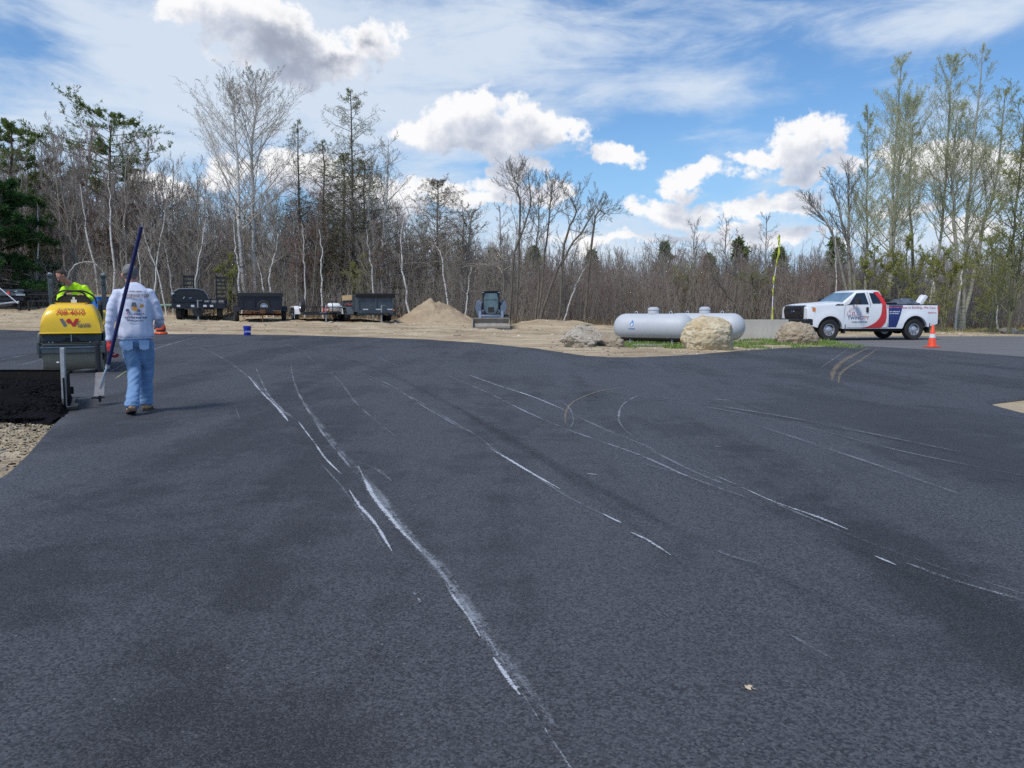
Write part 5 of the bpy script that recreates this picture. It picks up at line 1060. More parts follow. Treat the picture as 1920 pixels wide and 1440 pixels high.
def stones(name, area, N, s0, s1, mats, label, seed, cat='gravel', sub=1, sq=.6):
    g = G_(seed); P = area(g, N); N = len(P); bm = bmesh.new(); bmesh.ops.create_icosphere(bm, subdivisions=sub, radius=1); base = np.array([v.co for v in bm.verts]); Fb = np.array([[v.index for v in f.verts] for f in bm.faces]); bm.free()
    s = (s0 + (s1 - s0) * g.random(N) ** 2.5)[:, None, None]; sc = s * (.65 + .7 * g.random((N, 1, 3))) * [1, 1, sq]; V = base[None] * (1 + .18 * g.normal(0, 1, (N, len(base), 1))) * sc
    a = g.random(N) * 6.28; c, s_ = np.cos(a)[:, None], np.sin(a)[:, None]; V = np.stack([V[..., 0] * c - V[..., 1] * s_, V[..., 0] * s_ + V[..., 1] * c, V[..., 2]], -1) + P[:, None]
    F = (Fb[None] + (np.arange(N) * len(base))[:, None, None]).reshape(-1, 3); mi = np.repeat(g.integers(0, len(mats), N), len(Fb))
    o_ = put(name, mesh_np(name, V.reshape(-1, 3), F, mi), mats); return tag(o_, label, cat, kind='stuff')
S1, S2, S3 = pm('stone_pale', (.55, .50, .40), .9), pm('stone_tan', (.36, .30, .22), .9), pm('stone_dark', (.14, .12, .10), .9)
stones('loose_stones', band(-.75, .75, 32, 46), 2600, .015, .10, [S1, S2, S3, M['pile_dirt']], 'stones and clods scattered over the dirt strip', 601)
stones('verge_stones', lambda g, N: (lambda P: P[~inside(OUT, P[:, 0], P[:, 1]) & ~inside(ROAD, P[:, 0], P[:, 1])])(band(.05, .45, 20, 31)(g, N)), 2600, .008, .06, [S1, S2, S3], 'stones scattered on the dirt island by the tanks', 602)
clump = lambda P, sx: P
blades('grass_patch', 24000, lambda g, N: (lambda P: P[np.array([mnoise.noise(Vector((q[0] * .9, q[1] * .9, 1))) + .30 - .5 * abs((q[1] - 26.1) / 3.4) > 0 and abs(q[0] - 7.4) < 4.2 for q in P])])(band(.12, .46, 23.6, 29.5)(g, N)), .11, .010, [GG1, GG2, GG1, GG2, GG1], 'green grass patch growing round the gas tanks', 603, lean=.5)
# ================================================================= TRAILERS, PLANT, SMALL THINGS
SIGN = pm('white_label', (.72, .74, .76), .5); TAILR = pm('marker_red', (.55, .05, .03), .4)
def part(name, m, parent, shapes, bevel=0, **kw):
    b = MB()
    for s in shapes: getattr(b, s[0])(*s[1:])
    return b.build(name, m, parent, bevel=bevel, **kw)
def tongue(o, x0, x1, w, z, m, jack=True):
    part('tongue', m, o, [('tube', [(x0, w, z), (x1, .03, z)], .05, 4), ('tube', [(x0, -w, z), (x1, -.03, z)], .05, 4), ('box', (x1 + .1, 0, z), (.3, .10, .10))])
    if jack: part('jack', M['light_steel'], o, [('tube', [(x1 - .15, 0, .02), (x1 - .15, 0, z + .45)], .035, 8), ('box', (x1 - .15, 0, .01), (.16, .16, .02)), ('tube', [(x1 - .15, 0, z + .42), (x1 - .15, .2, z + .42)], .012, 6)])
# --- ramp trailer (faces the camera)
def trl(px, Yd, phi, label, name='utility_trailer', group='trailers parked in a row in front of the woods', cat='trailer'):
    return empty(name, label, cat, on(px, Yd, .01), R(-90 + phi), group)
o = trl(375, 41.0, 19, 'black flatbed trailer with two upright ladder ramps at its rear')
W_, x0, x1 = 1.28, -5.2, .5
part('deck', M['navy_steel'], o, [('box', ((x0 + x1) / 2, 0, .78), (x1 - x0, 2 * W_, .10)), ('box', (x1, 0, .70), (.10, 2 * W_, .28)), ('box', ((x0 + x1) / 2, W_, .70), (x1 - x0, .08, .22)), ('box', ((x0 + x1) / 2, -W_, .70), (x1 - x0, .08, .22))])
part('front_rail', M['navy_steel'], o, [('box', (x1, 0, 1.04), (.05, 2 * W_, .05)), ('box', (x1, 0, .92), (.04, 2 * W_, .03))] + [('box', (x1, y, .94), (.05, .05, .28)) for y in (-1.26, -.55, .05, .6, .95, 1.26)])
part('side_rail', M['navy_steel'], o, [('box', (-2.2, W_, 1.0), (5.2, .04, .04)), ('box', (-2.2, -W_, 1.0), (5.2, .04, .04))] + [('box', (x, s * W_, .9), (.05, .05, .22)) for x in (-4.6, -3.4, -2.2, -1, 0) for s in (1, -1)])
for y in (-.98, -.3, .3, .62): part('label_plate', SIGN, o, [('box', (x1 + .056, y, .70), (.01, .16, .10))])
for y, w in ((.38, .22), (.74, .24), (1.08, .28)): part('cargo_strip', SIGN, o, [('box', (x1 - .25, y, .93), (.3, w, .08))])
for y in (.9, -.9):
    for x in (-2.0, -2.9): wheel(o, (x, y, .37), .37, .22, 1 if y > 0 else -1, holes=0)
    wheel(o, (.0, y * 1.13, .37), .37, .26, 1 if y > 0 else -1, holes=0)
part('coupler_shield', M['black_steel'], o, [('prism', [(-.30, .62), (.30, .62), (.27, .35), (.12, .16), (-.12, .16), (-.27, .35)], x1 + .9, x1 + 1.0, 'yz')], bevel=.02)
tongue(o, x1, x1 + 1.1, .7, .55, M['black_steel'])
for y, hh in ((-.80, 2.15), (.98, 2.10)):
    r_ = [('box', (x0 + .1, y + s * .27, .8 + hh / 2 - .15), (.08, .08, hh - .5), (0, .03, 0)) for s in (1, -1)]
    q = part('ramp', M['black_steel'], o, r_)
    for k in range(7): part('rung', M['black_steel'], q, [('box', (x0 + .1, y, .95 + k * (hh - .6) / 6.3), (.06, .54, .085 if k < 6 else .14))])
# black rounded cargo cover on it
cv = empty('cargo_cover', 'black rounded hard cover standing on the flatbed trailer deck', 'cargo cover', o.location + Matrix.Rotation(R(-71), 3, 'Z') @ Vector((-.8, -.45, .83)), R(-71))
pr = [(-.95, 0), (-.93, .35), (-.80, .62), (-.55, .76), (.35, .76), (.68, .66), (.86, .42), (.95, .10), (.95, 0)]
part('shell', M['black_steel'], cv, [('prism', pr, -1.1, .55, 'yz')], bevel=.05); part('trim_strip', M['light_steel'], cv, [('tube', [(.57, y, z + .02) for y, z in pr[2:8]], .018, 6)]); part('chrome_handle', M['chrome'], cv, [('tube', [(.6, -.05, .28), (.66, .08, .30), (.6, .12, .20)], .02, 6), ('box', (.58, -.85, .52), (.05, .14, .06))]); part('prop_stick', SIGN, cv, [('tube', [(.6, -.36, .20), (.6, -.28, .36)], .012, 5)])
# --- black boxed trailer
o = trl(490, 41.0, 21, 'black high-sided box trailer with a half-round spare wheel on its front')
part('box_body', M['navy_steel'], o, [('prism', [(-1.04, .62), (1.04, .62), (1.07, 1.46), (-1.07, 1.46)], -3.0, .35, 'yz')], bevel=.015)
part('top_rim', M['black_steel'], o, [('box', (.38, 0, 1.42), (.10, 2.26, .20)), ('box', (-1.3, 1.09, 1.45), (3.4, .08, .10)), ('box', (-1.3, -1.09, 1.45), (3.4, .08, .10))], bevel=.01)
for y in (-.95, -.35, .35, .95): part('upright', M['navy_steel'], o, [('box', (.375, y, .98), (.05, .06, .74))])
part('chassis', M['rust'], o, [('box', (-1.2, .55, .50), (3.4, .1, .16)), ('box', (-1.2, -.55, .50), (3.4, .1, .16)), ('box', (.3, 0, .50), (.12, 1.9, .14)), ('tube', [(-1.2, -1.1, .38), (-1.2, 1.1, .38)], .05, 8)])
part('drawbar', M['rust'], o, [('box', (.9, 0, .60), (1.2, .12, .14)), ('box', (1.45, 0, .55), (.25, .26, .2)), ('tube', [(1.3, 0, 0), (1.3, 0, .55)], .03, 8), ('tube', [(.3, .5, .5), (1.3, .05, .58)], .03, 4), ('tube', [(.3, -.5, .5), (1.3, -.05, .58)], .03, 4)])
part('reflector', SIGN, o, [('box', (.39, .30, .68), (.01, .12, .05))])
for y in (1.2, -1.2): wheel(o, (-.6, y, .38), .38, .22, 1 if y > 0 else -1, holes=0, rim=M['rust'])
part('wheel_guard', M['navy_steel'], o, [('box', (-.6, s * 1.2, .80), (.95, .3, .05)) for s in (1, -1)] + [('box', (-.1, s * 1.2, .66), (.05, .3, .25), (0, -.4, 0)) for s in (1, -1)])
sp = wheel(o, (.48, .12, .80), .34, .20, -1, name='spare_wheel', rim=M['rim'], holes=6); sp.rotation_euler = (0, 0, R(90))
part('spare_plate', M['navy_steel'], o, [('box', (.62, .12, .60), (.06, .9, .30))])
# --- low white-fendered car hauler
o = trl(604, 41.4, 24, 'low black car hauler trailer with white fender and a spare wheel standing on it')
part('deck', M['plywood'], o, [('box', (-1.9, 0, .50), (4.0, 1.9, .05))]); part('frame', M['black_steel'], o, [('box', (-1.9, s * .98, .47), (4.1, .08, .16)) for s in (1, -1)] + [('box', (.12, 0, .47), (.08, 2.0, .16))])
part('front_rail', M['black_steel'], o, [('box', (.12, 0, .80), (.05, 2.1, .05))] + [('box', (.12, y, .66), (.05, .05, .3)) for y in (-1, -.3, .35, 1)] + [('box', (-1.9, .98, .80), (4.0, .04, .04))] + [('box', (x, .98, .66), (.04, .04, .3)) for x in (-3.6, -2.6, -1.2)])
for x in (-1.35, -2.17):
    for s in (1, -1): wheel(o, (x, s * 1.16, .36), .36, .20, s, .62, M['white_paint'], holes=5)
for s in (1, -1): part('fender', M['white_paint'], o, [('prism', [(x_ + 1.25, z_) for x_, z_ in [(-3.95, .45), (-3.85, .72), (-3.6, .86), (-2.4, .86), (-2.12, .70), (-2.02, .42), (-2.1, .42), (-2.2, .66), (-2.42, .78), (-3.58, .78), (-3.78, .66), (-3.86, .45)]], s * 1.0, s * 1.30)])
tongue(o, .1, 1.3, .75, .46, M['black_steel'])
sp = wheel(o, (-.35, -.98, .90), .40, .24, -1, .6, M['rim'], name='spare_wheel', holes=5)
part('marker_board', TAILR, o, [('box', (-.3, .35, .66), (.04, .5, .26)), ('box', (.17, .25, .44), (.02, .7, .05))]); part('label_plate', SIGN, o, [('box', (.18, .1, .47), (.01, .5, .07)), ('box', (-.27, .30, .66), (.01, .22, .07))])
bt = empty('water_barrel', 'white barrel lying on the front of the low car hauler', 'barrel', o.location + Matrix.Rotation(R(-66), 3, 'Z') @ Vector((-.35, .70, .52)), R(-66))
part('barrel_body', M['white_paint'], bt, [('lathe', [(.001, -.32), (.20, -.32), (.24, -.26), (.24, .26), (.20, .32), (.001, .32)], 20, 'y', (0, 0, .26))], smooth=40); part('strap', M['black_steel'], bt, [('lathe', [(.245, -.12), (.245, -.08)], 20, 'y', (0, 0, .26))])
# --- grey dump trailer
o = trl(702, 41.6, 25, 'grey steel dump trailer with high box sides parked beside the dirt pile')
part('dump_box', M['grey_steel'], o, [('box', (-1.6, 0, .98), (3.7, 1.95, .90))], bevel=.012); part('tarp_housing', M['black_steel'], o, [('box', (.28, 0, 1.40), (.16, 2.15, .22), (0, .25, 0))], bevel=.02)
for y in (-.95, 0, .95): part('box_post', M['grey_steel'], o, [('box', (.275, y, .95), (.06, .10, .86))])
for x in (-.4, -1.2, -2.0, -2.8): part('side_post', M['grey_steel'], o, [('box', (x, s * 1.0, .95), (.07, .07, .86)) for s in (1, -1)])
part('chassis', M['grey_steel'], o, [('box', (-1.6, s * .6, .42), (4.2, .10, .18)) for s in (1, -1)] + [('box', (.3, 0, .52), (.12, 1.9, .16)), ('box', (.3, 0, .40), (.06, 2.0, .05))])
for y in (-.55, .15, .78): part('label_plate', SIGN, o, [('box', (.315, y, .66), (.01, .28, .06))])
for x in (-1.35, -2.2):
    for s in (1, -1): wheel(o, (x, s * 1.16, .37), .37, .22, s, .6, M['grey_steel'], holes=6)
for s in (1, -1): part('fender', M['grey_steel'], o, [('prism', [(-2.75, .50), (-2.65, .80), (-.9, .80), (-.45, .40), (-.5, .38), (-.95, .75), (-2.6, .75), (-2.68, .5)], s * 1.0, s * 1.33)])
tongue(o, .3, 1.6, .7, .44, M['black_steel']); part('beacon', M['amber'], o, [('box', (.35, .98, .62), (.06, .08, .06))])
part('side_board', M['plywood'], o, [('box', (-1.9, -1.02, 1.30), (2.3, .04, .28))]); part('hose_bundle', TAILR, o, [('tube', [(-.6, -1.05, .95), (-1.1, -1.08, .90), (-1.6, -1.06, .97), (-2.2, -1.08, .9)], .025, 6)])
# ---------------------------------------------------------------- skid steer
M['steer_blue'] = pm('steer_blue', (.14, .18, .25), .4, .1, (.10, .13, .18), 3, .5, dirt=(.3, .24, .17), dirt_amt=.4); M['worn_steel'] = pm('worn_steel', (.34, .31, .27), .5, .5, (.20, .18, .155), 5, .6); M['track_mud'] = pm('track_mud', (.34, .26, .18), .9, 0, (.20, .15, .10), 6, bump=.5)
M['cab_glass'] = pm('cab_glass', (.12, .19, .21), .08, 0, (.04, .06, .07), 2.5, .5, spec=1)
o = empty('skid_steer', 'blue-grey tracked skid steer loader with a wide bucket facing the lot', 'skid steer', on(921, 41.2), R(-90 + 1))
part('bucket', M['worn_steel'], o, [('prism', [(1.60, .02), (1.62, .06), (1.05, .12), (.98, .30), (1.05, .52), (1.0, .54), (.92, .30), (1.0, .05)], -.94, .94), ('prism', [(1.60, .02), (1.05, .54), (.92, .5), (.92, .05)], .93, .97), ('prism', [(1.60, .02), (1.05, .54), (.92, .5), (.92, .05)], -.97, -.93), ('box', (1.06, 0, .535), (.10, 1.92, .06)), ('box', (1.60, 0, .035), (.14, 1.94, .035))])
for s in (1, -1):
    pts = [(-.9, .22), (-.75, .04), (.75, .04), (.95, .22), (.95, .42), (.75, .62), (-.6, .72), (-.9, .5)]
    tr = part('track', M['rubber'], o, [('prism', pts, s * .62, s * .94)], bevel=.04); 
    for k in range(9): a = k / 8; part('track_lug', M['track_mud'], tr, [('box', (.97 - .0 * k, s * .78, .12 + .05 * k) if k < 7 else (.85, s * .78, .56), (.05, .31, .03))])
    part('lift_arm', M['steer_blue'], o, [('prism', [(-1.0, 1.0), (-.9, 1.42), (-.2, 1.38), (.45, 1.20), (.75, .80), (1.0, .45), (.85, .38), (.55, .68), (.2, .95), (-.6, 1.15)], s * .50, s * .66)], bevel=.02)
    part('arm_front', M['steer_blue'], o, [('prism', [(s * .50, .60), (s * .50, 1.0), (s * .58, 1.25), (s * .68, 1.45), (s * .76, 1.42), (s * .84, 1.10), (s * .74, .80), (s * .62, .50)], .52, .66, 'yz')], bevel=.02)
    part('arm_tower', M['steer_blue'], o, [('prism', [(-1.05, .5), (-1.05, 1.5), (-.7, 1.5), (-.45, .5)], s * .55, s * .72)], bevel=.02)
    part('lift_cylinder', M['chrome'], o, [('tube', [(.35, s * .42, .5), (.9, s * .42, .95)], .03, 8)]); part('work_light', M['headlamp'], o, [('box', (.47, s * .42, 1.90), (.04, .12, .07))])
part('chassis', M['steer_blue'], o, [('box', (-.1, 0, .45), (1.9, 1.15, .5)), ('box', (-.75, 0, 1.0), (.7, 1.1, .8))], bevel=.03)
cb = part('cab', M['black_steel'], o, [('prism', [(-.45, .65), (-.45, 1.93), (.45, 1.93), (.52, 1.4), (.52, .65)], -.46, .46)], bevel=.04)
part('cab_door', M['cab_glass'], o, [('prism', [(-.36, .95), (-.38, 1.5), (-.30, 1.86), (.30, 1.86), (.38, 1.5), (.36, .95), (.2, .76), (-.2, .76)], .50, .54, 'yz')], bevel=.01)
part('roof_lip', M['black_steel'], o, [('box', (.05, 0, 1.95), (1.1, 1.0, .06))], bevel=.02); part('seat', M['rubber'], o, [('box', (.545, 0, .98), (.01, .32, .28)), ('box', (.548, 0, 1.5), (.008, .7, .025))]); part('cross_brace', M['steer_blue'], o, [('box', (.72, 0, .66), (.12, .95, .12)), ('box', (.90, 0, .42), (.1, .9, .2))], bevel=.02)
# ---------------------------------------------------------------- stacked steel frames at the far left
def stick(name, label, cat, px0, py0, px1, py1, Yd, r_, m, dy=0):
    a = at(px0, py0, Yd); b_ = at(px1, py1, Yd + dy); bb = MB(); bb.box((0, 0, 0), ((b_ - a).length, r_ * 2, r_ * 2)); o_ = bb.build(name, m, None, bevel=r_ * .2); o_.location = (a + b_) / 2; d = (b_ - a).normalized(); o_.rotation_euler = d.to_track_quat('X', 'Z').to_euler(); o_['label'] = label; o_['category'] = cat; return o_
fr = empty('trailer_frame', 'grey steel trailer chassis stack resting at the far left edge', 'chassis', on(15, 43.5), 0)
zc = at(15, 560, 43.5).z - fr.location.z
part('main_beam', M['grey_steel'], fr, [('box', (-.6, 0, zc + .45), (4.2, 1.6, .12)), ('box', (-.6, -.9, zc + .26), (4.2, .12, .20)), ('box', (-.6, .9, zc + .26), (4.2, .12, .20))]); part('lower_beam', M['navy_steel'], fr, [('box', (-.7, -.8, zc - .02), (4.4, .12, .18)), ('box', (-.7, .8, zc - .02), (4.4, .12, .18)), ('box', (-.5, -.85, zc - .22), (3.6, .1, .12))])
part('leg', M['black_steel'], fr, [('box', (x, y, zc / 2 - .2), (.12, .12, zc + .3)) for x in (-2.2, -.4, 1.2) for y in (-.8, .8)]); part('side_lamp', TAILR, fr, [('box', (.75, -.98, zc + .30), (.16, .03, .18))]); part('hitch_plate', M['light_steel'], fr, [('box', (1.1, -.95, zc + .36), (.28, .02, .07), (0, -.4, 0)), ('box', (1.4, -.95, zc + .2), (.5, .03, .1))])
fr = empty('truss_frame', 'black steel truss frame standing on legs left of the roller', 'truss', on(79, 42.5), 0); zt0 = at(79, 552, 42.5).z - fr.location.z; zb0 = at(79, 564, 42.5).z - fr.location.z
part('chord', M['black_steel'], fr, [('box', (0, 0, zt0), (1.4, .06, .05)), ('box', (0, 0, zb0), (1.4, .06, .06)), ('box', (0, .9, zt0), (1.4, .06, .05)), ('box', (0, .9, zb0), (1.4, .06, .06)), ('box', (.1, .4, zt0 + .08), (1.2, .8, .03))])
for k in range(6): part('diagonal', M['black_steel'], fr, [('tube', [(-.7 + k * .235, 0, zb0 if k % 2 else zt0), (-.465 + k * .235, 0, zt0 if k % 2 else zb0)], .018, 5)])
part('leg', M['black_steel'], fr, [('box', (x, y, zb0 / 2 - .05), (.08, .08, zb0 + .1)) for x in (-.68, .62) for y in (0, .9)])
stick('steel_rail', 'silver-edged steel rail lying low in front of the grey chassis', 'rail', -60, 576, 36, 566, 42.0, .04, M['light_steel']); stick('white_pole', 'thin pale pole leaning over the grey chassis at the far left', 'pole', -4, 537, 34, 569, 41.8, .018, M['white_print']); stick('steel_rail', 'second dark steel rail lying on the bank at the far left', 'rail', -60, 580, 24, 572, 41.6, .045, M['black_steel'])
stick('green_pipe', 'long pale green pipe lying on the bank behind the walking man', 'pipe', 262, 572, 334, 571.5, 43.5, .05, pm('green_paint', (.22, .36, .27), .5))
# blue bin and lumber behind the roller
p = on(186, 37.5); o = empty('blue_bin', 'bright blue plastic bin with moulded ribs standing behind the roller', 'bin', p, R(-24)); M['bin_blue'] = pm('bin_blue', (.012, .16, .55), .4, 0, (.01, .12, .45), 5)
h = at(186, 557, 37.5).z - p.z
part('tub', M['bin_blue'], o, [('box', (0, 0, h / 2), (1.15, .9, h), None, (1.06, 1.06))], bevel=.04); part('rim', M['bin_blue'], o, [('box', (0, 0, h - .02), (1.28, 1.02, .06))], bevel=.015)
for x in (-.42, -.14, .14, .42): part('rib', M['bin_blue'], o, [('box', (x, -.47, h / 2), (.06, .06, h * .8))])
o = empty('lumber_stack', 'fresh tan boards laid flat across the blue bin', 'lumber', (p.x + .1, p.y, p.z + h + .012), R(2))
for k in range(5):
    for j in range(2): part('board', M['plywood'], o, [('box', ((k % 2) * .06, -.42 + k * .21, .025 + j * .05), (2.1, .19, .045))], bevel=.004)
# ---------------------------------------------------------------- blue bucket, orange machine, leaf
p = on(463, 30.6); p.z = float(zt(p.x, p.y)) + .002; o = empty('plastic_bucket', 'blue plastic bucket with white lettering at the far asphalt edge', 'bucket', p, R(-70))
part('pail', M['blue_plastic'], o, [('lathe', [(.001, .0), (.125, .0), (.13, .01), (.15, .34), (.157, .34), (.157, .365), (.145, .365), (.125, .03), (.001, .03)], 28, 'z', (0, 0, 0), False)], smooth=40)
part('rib_ring', M['blue_plastic'], o, [('lathe', [(.15, .28), (.158, .285), (.158, .295), (.15, .30)], 28, 'z', (0, 0, 0), False)])
part('handle', M['light_steel'], o, [('tube', [(.0, -.155, .31), (.10, -.12, .20), (.14, 0, .16), (.10, .12, .20), (0, .155, .31)], .004, 5)])
fx = Vector((0 - p.x, -p.y, 0)).normalized(); rzt = math.atan2(fx.y, fx.x) + math.pi / 2
t_ = text("LOWE'S", .085, M['white_print'], o, (math.cos(rzt - math.pi / 2 - R(-70)) * .150, math.sin(rzt - math.pi / 2 - R(-70)) * .150, .14), (R(90), 0, rzt - R(-70)), bold=.002)
p = on(301, 31.0); p.z = float(zt(p.x, p.y)) + .002; o = empty('compactor_base', 'small orange domed machine on a round plate at the asphalt edge beside the walking man', 'machine', p)
part('base_plate', M['orange'], o, [('lathe', [(.001, 0), (.23, 0), (.25, .03), (.22, .09), (.001, .10)], 28)], smooth=40); part('dark_band', M['rubber'], o, [('lathe', [(.17, .10), (.18, .16), (.17, .18)], 28)], smooth=40); part('dome', M['orange'], o, [('lathe', [(.185, .18), (.18, .28), (.15, .38), (.09, .46), (.001, .49)], 28)], smooth=50)
part('side_knob', M['rubber'], o, [('box', (.17, -.06, .2), (.05, .05, .08))]); part('lift_bail', M['orange'], o, [('tube', [(-.1, 0, .40), (-.08, 0, .52), (.08, 0, .52), (.1, 0, .40)], .012, 6)])
b = MB(); n = 12; V = [(0, 0, .006)]
for i in range(n): a = 2 * math.pi * i / n; r_ = (.020, .034)[i % 2] ; V.append((math.cos(a) * r_ * .62, math.sin(a) * r_ * .34, .004 + .006 * math.sin(a * 2)))
b.add(V, [(0, i + 1, (i + 1) % n + 1) for i in range(n)]); b.tube([(.016, 0, .004), (.03, .004, .002)], .0009, 4)
p = G(1400, 1291); o_ = b.build('fallen_leaf', pm('leaf_tan', (.55, .47, .34), .8, 0, (.42, .33, .2), 60), None, smooth=60); o_.location = (p.x, p.y, .004); o_.rotation_euler = (0, 0, -.7); tag(o_, 'small pale dry leaf lying on the asphalt in the foreground', 'leaf')
# ---------------------------------------------------------------- spreader box with hot mix
M['box_black'] = pm('box_black', (.008, .008, .009), .85, 0, (.02, .018, .016), 5, .6, dirt=(.10, .07, .025), dirt_amt=.3, spec=.12)
M['hot_mix'] = pm('hot_mix', (.010, .010, .012), 1.0, 0, (.004, .004, .005), 30, .6, bump=1.0, bscale=55, spec=.08)
o = empty('spreader_box', 'black steel spreader box holding hot asphalt at the left edge', 'spreader box', (-6.05, 10.45, .0), 0)
zT = at(60, 695, 10.45).z
part('strike_plate', M['box_black'], o, [('box', (-2.6, 0, zT / 2 + .03), (5.1, .03, zT - .04)), ('box', (-2.6, .02, zT), (5.1, .07, .025)), ('box', (-2.6, .10, .10), (5.1, .2, .10))], bevel=.003)
part('lifting_eye', M['box_black'], o, [('prism', [(-3.02, zT), (-2.98, zT), (-2.93, zT + .05), (-3.07, zT + .05)], -.02, .02)])
e0 = at(123, 776, 9.25) - Vector((-6.05, 10.45, 0)); e1 = at(131, 745, 10.3) - Vector((-6.05, 10.45, 0))
dxy = Vector((e1.x - e0.x, e1.y - e0.y)); an = math.atan2(dxy.y, dxy.x)
part('side_plate', M['box_black'], o, [('box', ((e0.x + e1.x) / 2, (e0.y + e1.y) / 2, .22), (dxy.length + .1, .02, .36), (0, 0, an))])
part('skid_shoe', M['black_steel'], o, [('box', (e0.x + .02, e0.y + .12, .03), (.34, .12, .05), (0, 0, an)), ('box', ((e0.x + e1.x) / 2 + .04, (e0.y + e1.y) / 2, .025), (dxy.length, .09, .04), (0, 0, an))], bevel=.008)
part('front_upright', M['light_steel'], o, [('box', (e0.x, e0.y, .40), (.05, .035, .72), (0, .02, 0))], bevel=.004)
part('jack_screw', M['black_steel'], o, [('tube', [(e0.x + .13, e0.y + .55, .04), (e0.x + .13, e0.y + .55, .46)], .016, 8), ('tube', [(e0.x + .13, e0.y + .55, .40), (e0.x + .13, e0.y + .55, .80)], .035, 8), ('box', (e0.x + .13, e0.y + .55, .80), (.07, .07, .03)), ('box', (e0.x + .05, e0.y + .4, .45), (.16, .3, .03)), ('box', (e0.x + .13, e0.y + .5, .10), (.12, .10, .02))])
part('bolt', M['light_steel'], o, [('tube', [(e0.x - .04, e0.y, .58), (e0.x - .07, e0.y, .58)], .012, 6)])
# heap of hot mix
b = MB(); nx_, ny_ = 150, 60; V = []
for j in range(ny_):
    for i in range(nx_):
        x = -11.2 + 6.1 * i / (nx_ - 1); t = j / (ny_ - 1); y = 8.30 + 2.12 * t; edge = 8.52 + .24 * mnoise.noise(Vector((x * 1.3, 0, 4))) - .02 * (x + 7)
        xr = -5.36 - (y - 9.25) * .56; s = max(0, min(1, (y - edge) / .9)); hgt = .33 * (s ** .8) * (1 - .25 * max(0, (x + 7.2) / 1.6)); hgt *= max(0, min(1, (xr - x) / .30)) ** .5 if y < 9.3 else max(0, min(1, (xr - x + .05) / .12))
        hgt += .03 * mnoise.fractal(Vector((x * 4, y * 4, 1)), 1, 2, 4) * min(1, s * 4) + .022 * mnoise.noise(Vector((x * 26, y * 26, 2))) * min(1, s * 6)
        V.append((x, y, hgt - .035 if s > 0 else -.09))
b.add(V, [(j * nx_ + i, j * nx_ + i + 1, (j + 1) * nx_ + i + 1, (j + 1) * nx_ + i) for j in range(ny_ - 1) for i in range(nx_ - 1)]); o_ = b.build('hot_mix_heap', M['hot_mix'], None, smooth=180); tag(o_, 'steaming black loose asphalt mix heaped in front of the spreader box', 'asphalt mix'); o_['label'] = 'black loose asphalt mix heaped in front of the spreader box'; o_['kind'] = 'stuff'
A1, A2, A3, A4 = pm('gravel_pale', (.52, .44, .29), .9), pm('gravel_buff', (.34, .27, .16), .9), pm('gravel_grey', (.22, .20, .18), .9), pm('gravel_black', (.012, .012, .013), .9, spec=.1)
def grav(y0, y1, dens=0):
    def f(g, N):
        x = -10.5 + 7.0 * g.random(N); y = y0 + (y1 - y0) * g.random(N); k = ~inside(OUT, x, y)
        if dens: k &= np.array([mnoise.noise(Vector((a * 1.2, b_ * 1.2, 7))) > -.1 for a, b_ in zip(x, y)])
        return np.stack([x, y, zg(x, y)], 1)[k]
    return f
stones('gravel_base', grav(6.3, 8.75, 1), 22000, .005, .020, [A1, A2, A2, A3, A2, A4], 'coarse tan crushed gravel in the unpaved corner', 701)
stones('spilled_crumbs', grav(8.2, 8.75), 2600, .006, .020, [A4, M['hot_mix']], 'black crumbs spilled on the gravel in front of the heap', 704)
stones('dark_gravel', grav(3.0, 8.75), 16000, .006, .022, [A3, A4, A4, A2], 'dark crushed gravel feathering into the asphalt edge', 702)
mixg = lambda g, N: (lambda x, y: np.stack([x, y, .02 + .30 * np.clip((y - 8.7) / .9, 0, 1) ** .8 * (1 - .25 * np.clip((x + 7.2) / 1.6, 0, 1)) - .012], 1))(-10.5 + 5.3 * g.random(N), 8.5 + 1.8 * g.random(N))
stones('mix_crumbs', lambda g, N: (lambda P: P[P[:, 0] < -5.45 - (P[:, 1] - 9.25) * .56])(mixg(g, N)), 24000, .008, .026, [A4, M['hot_mix'], M['hot_mix']], 'loose black crumbs on the heap of asphalt mix', 703)
# ================================================================= ROLLER
YW, GR = M['yellow'], M['roller_grey']
M['drum'] = pm('drum', (.44, .37, .27), .55, .1, (.26, .22, .16), 2.2, .6, stretch=(1, .35, 1), dirt=(.05, .045, .04), dirt_amt=.6)
fwd = R(-65); ctr = Vector(((138 - 960) / FPX * 14.95, 14.95, 0)); ctr.z = float(zt(ctr.x, ctr.y))
ro = empty('road_roller', 'yellow and grey double-drum road roller facing the camera', 'road roller', ctr, fwd)
for x, nm in ((0, 'a'), (-1.75, 'b')):
    d = part('drum', M['drum'], ro, [('lathe', [(.30, -.50), (.352, -.50), (.36, -.49), (.36, .49), (.352, .50), (.30, .50), (.28, .44), (.05, .42), (.05, -.42), (.28, -.44)], 56, 'y', (x, 0, .36))], smooth=35)
    part('drum_hub', GR, ro, [('tube', [(x, s * .44, .36), (x, s * .53, .36)], .13, 20) for s in (1, -1)])
for s in (1, -1):
    part('side_yoke', GR, ro, [('prism', [(.18, .30), (.22, .62), (.14, .78), (-.35, .80), (-.35, .55), (-.16, .30)], s * .515, s * .575)], bevel=.02)
    part('rear_yoke', GR, ro, [('prism', [(-1.57, .30), (-1.55, .70), (-2.0, .75), (-1.93, .30)], s * .515, s * .575)], bevel=.02)
part('scraper_beam', GR, ro, [('box', (.40, 0, .54), (.10, 1.12, .05)), ('box', (.44, 0, .47), (.025, 1.12, .15)), ('box', (.42, .54, .5), (.10, .05, .22)), ('box', (.42, -.54, .5), (.10, .05, .22))], bevel=.008)
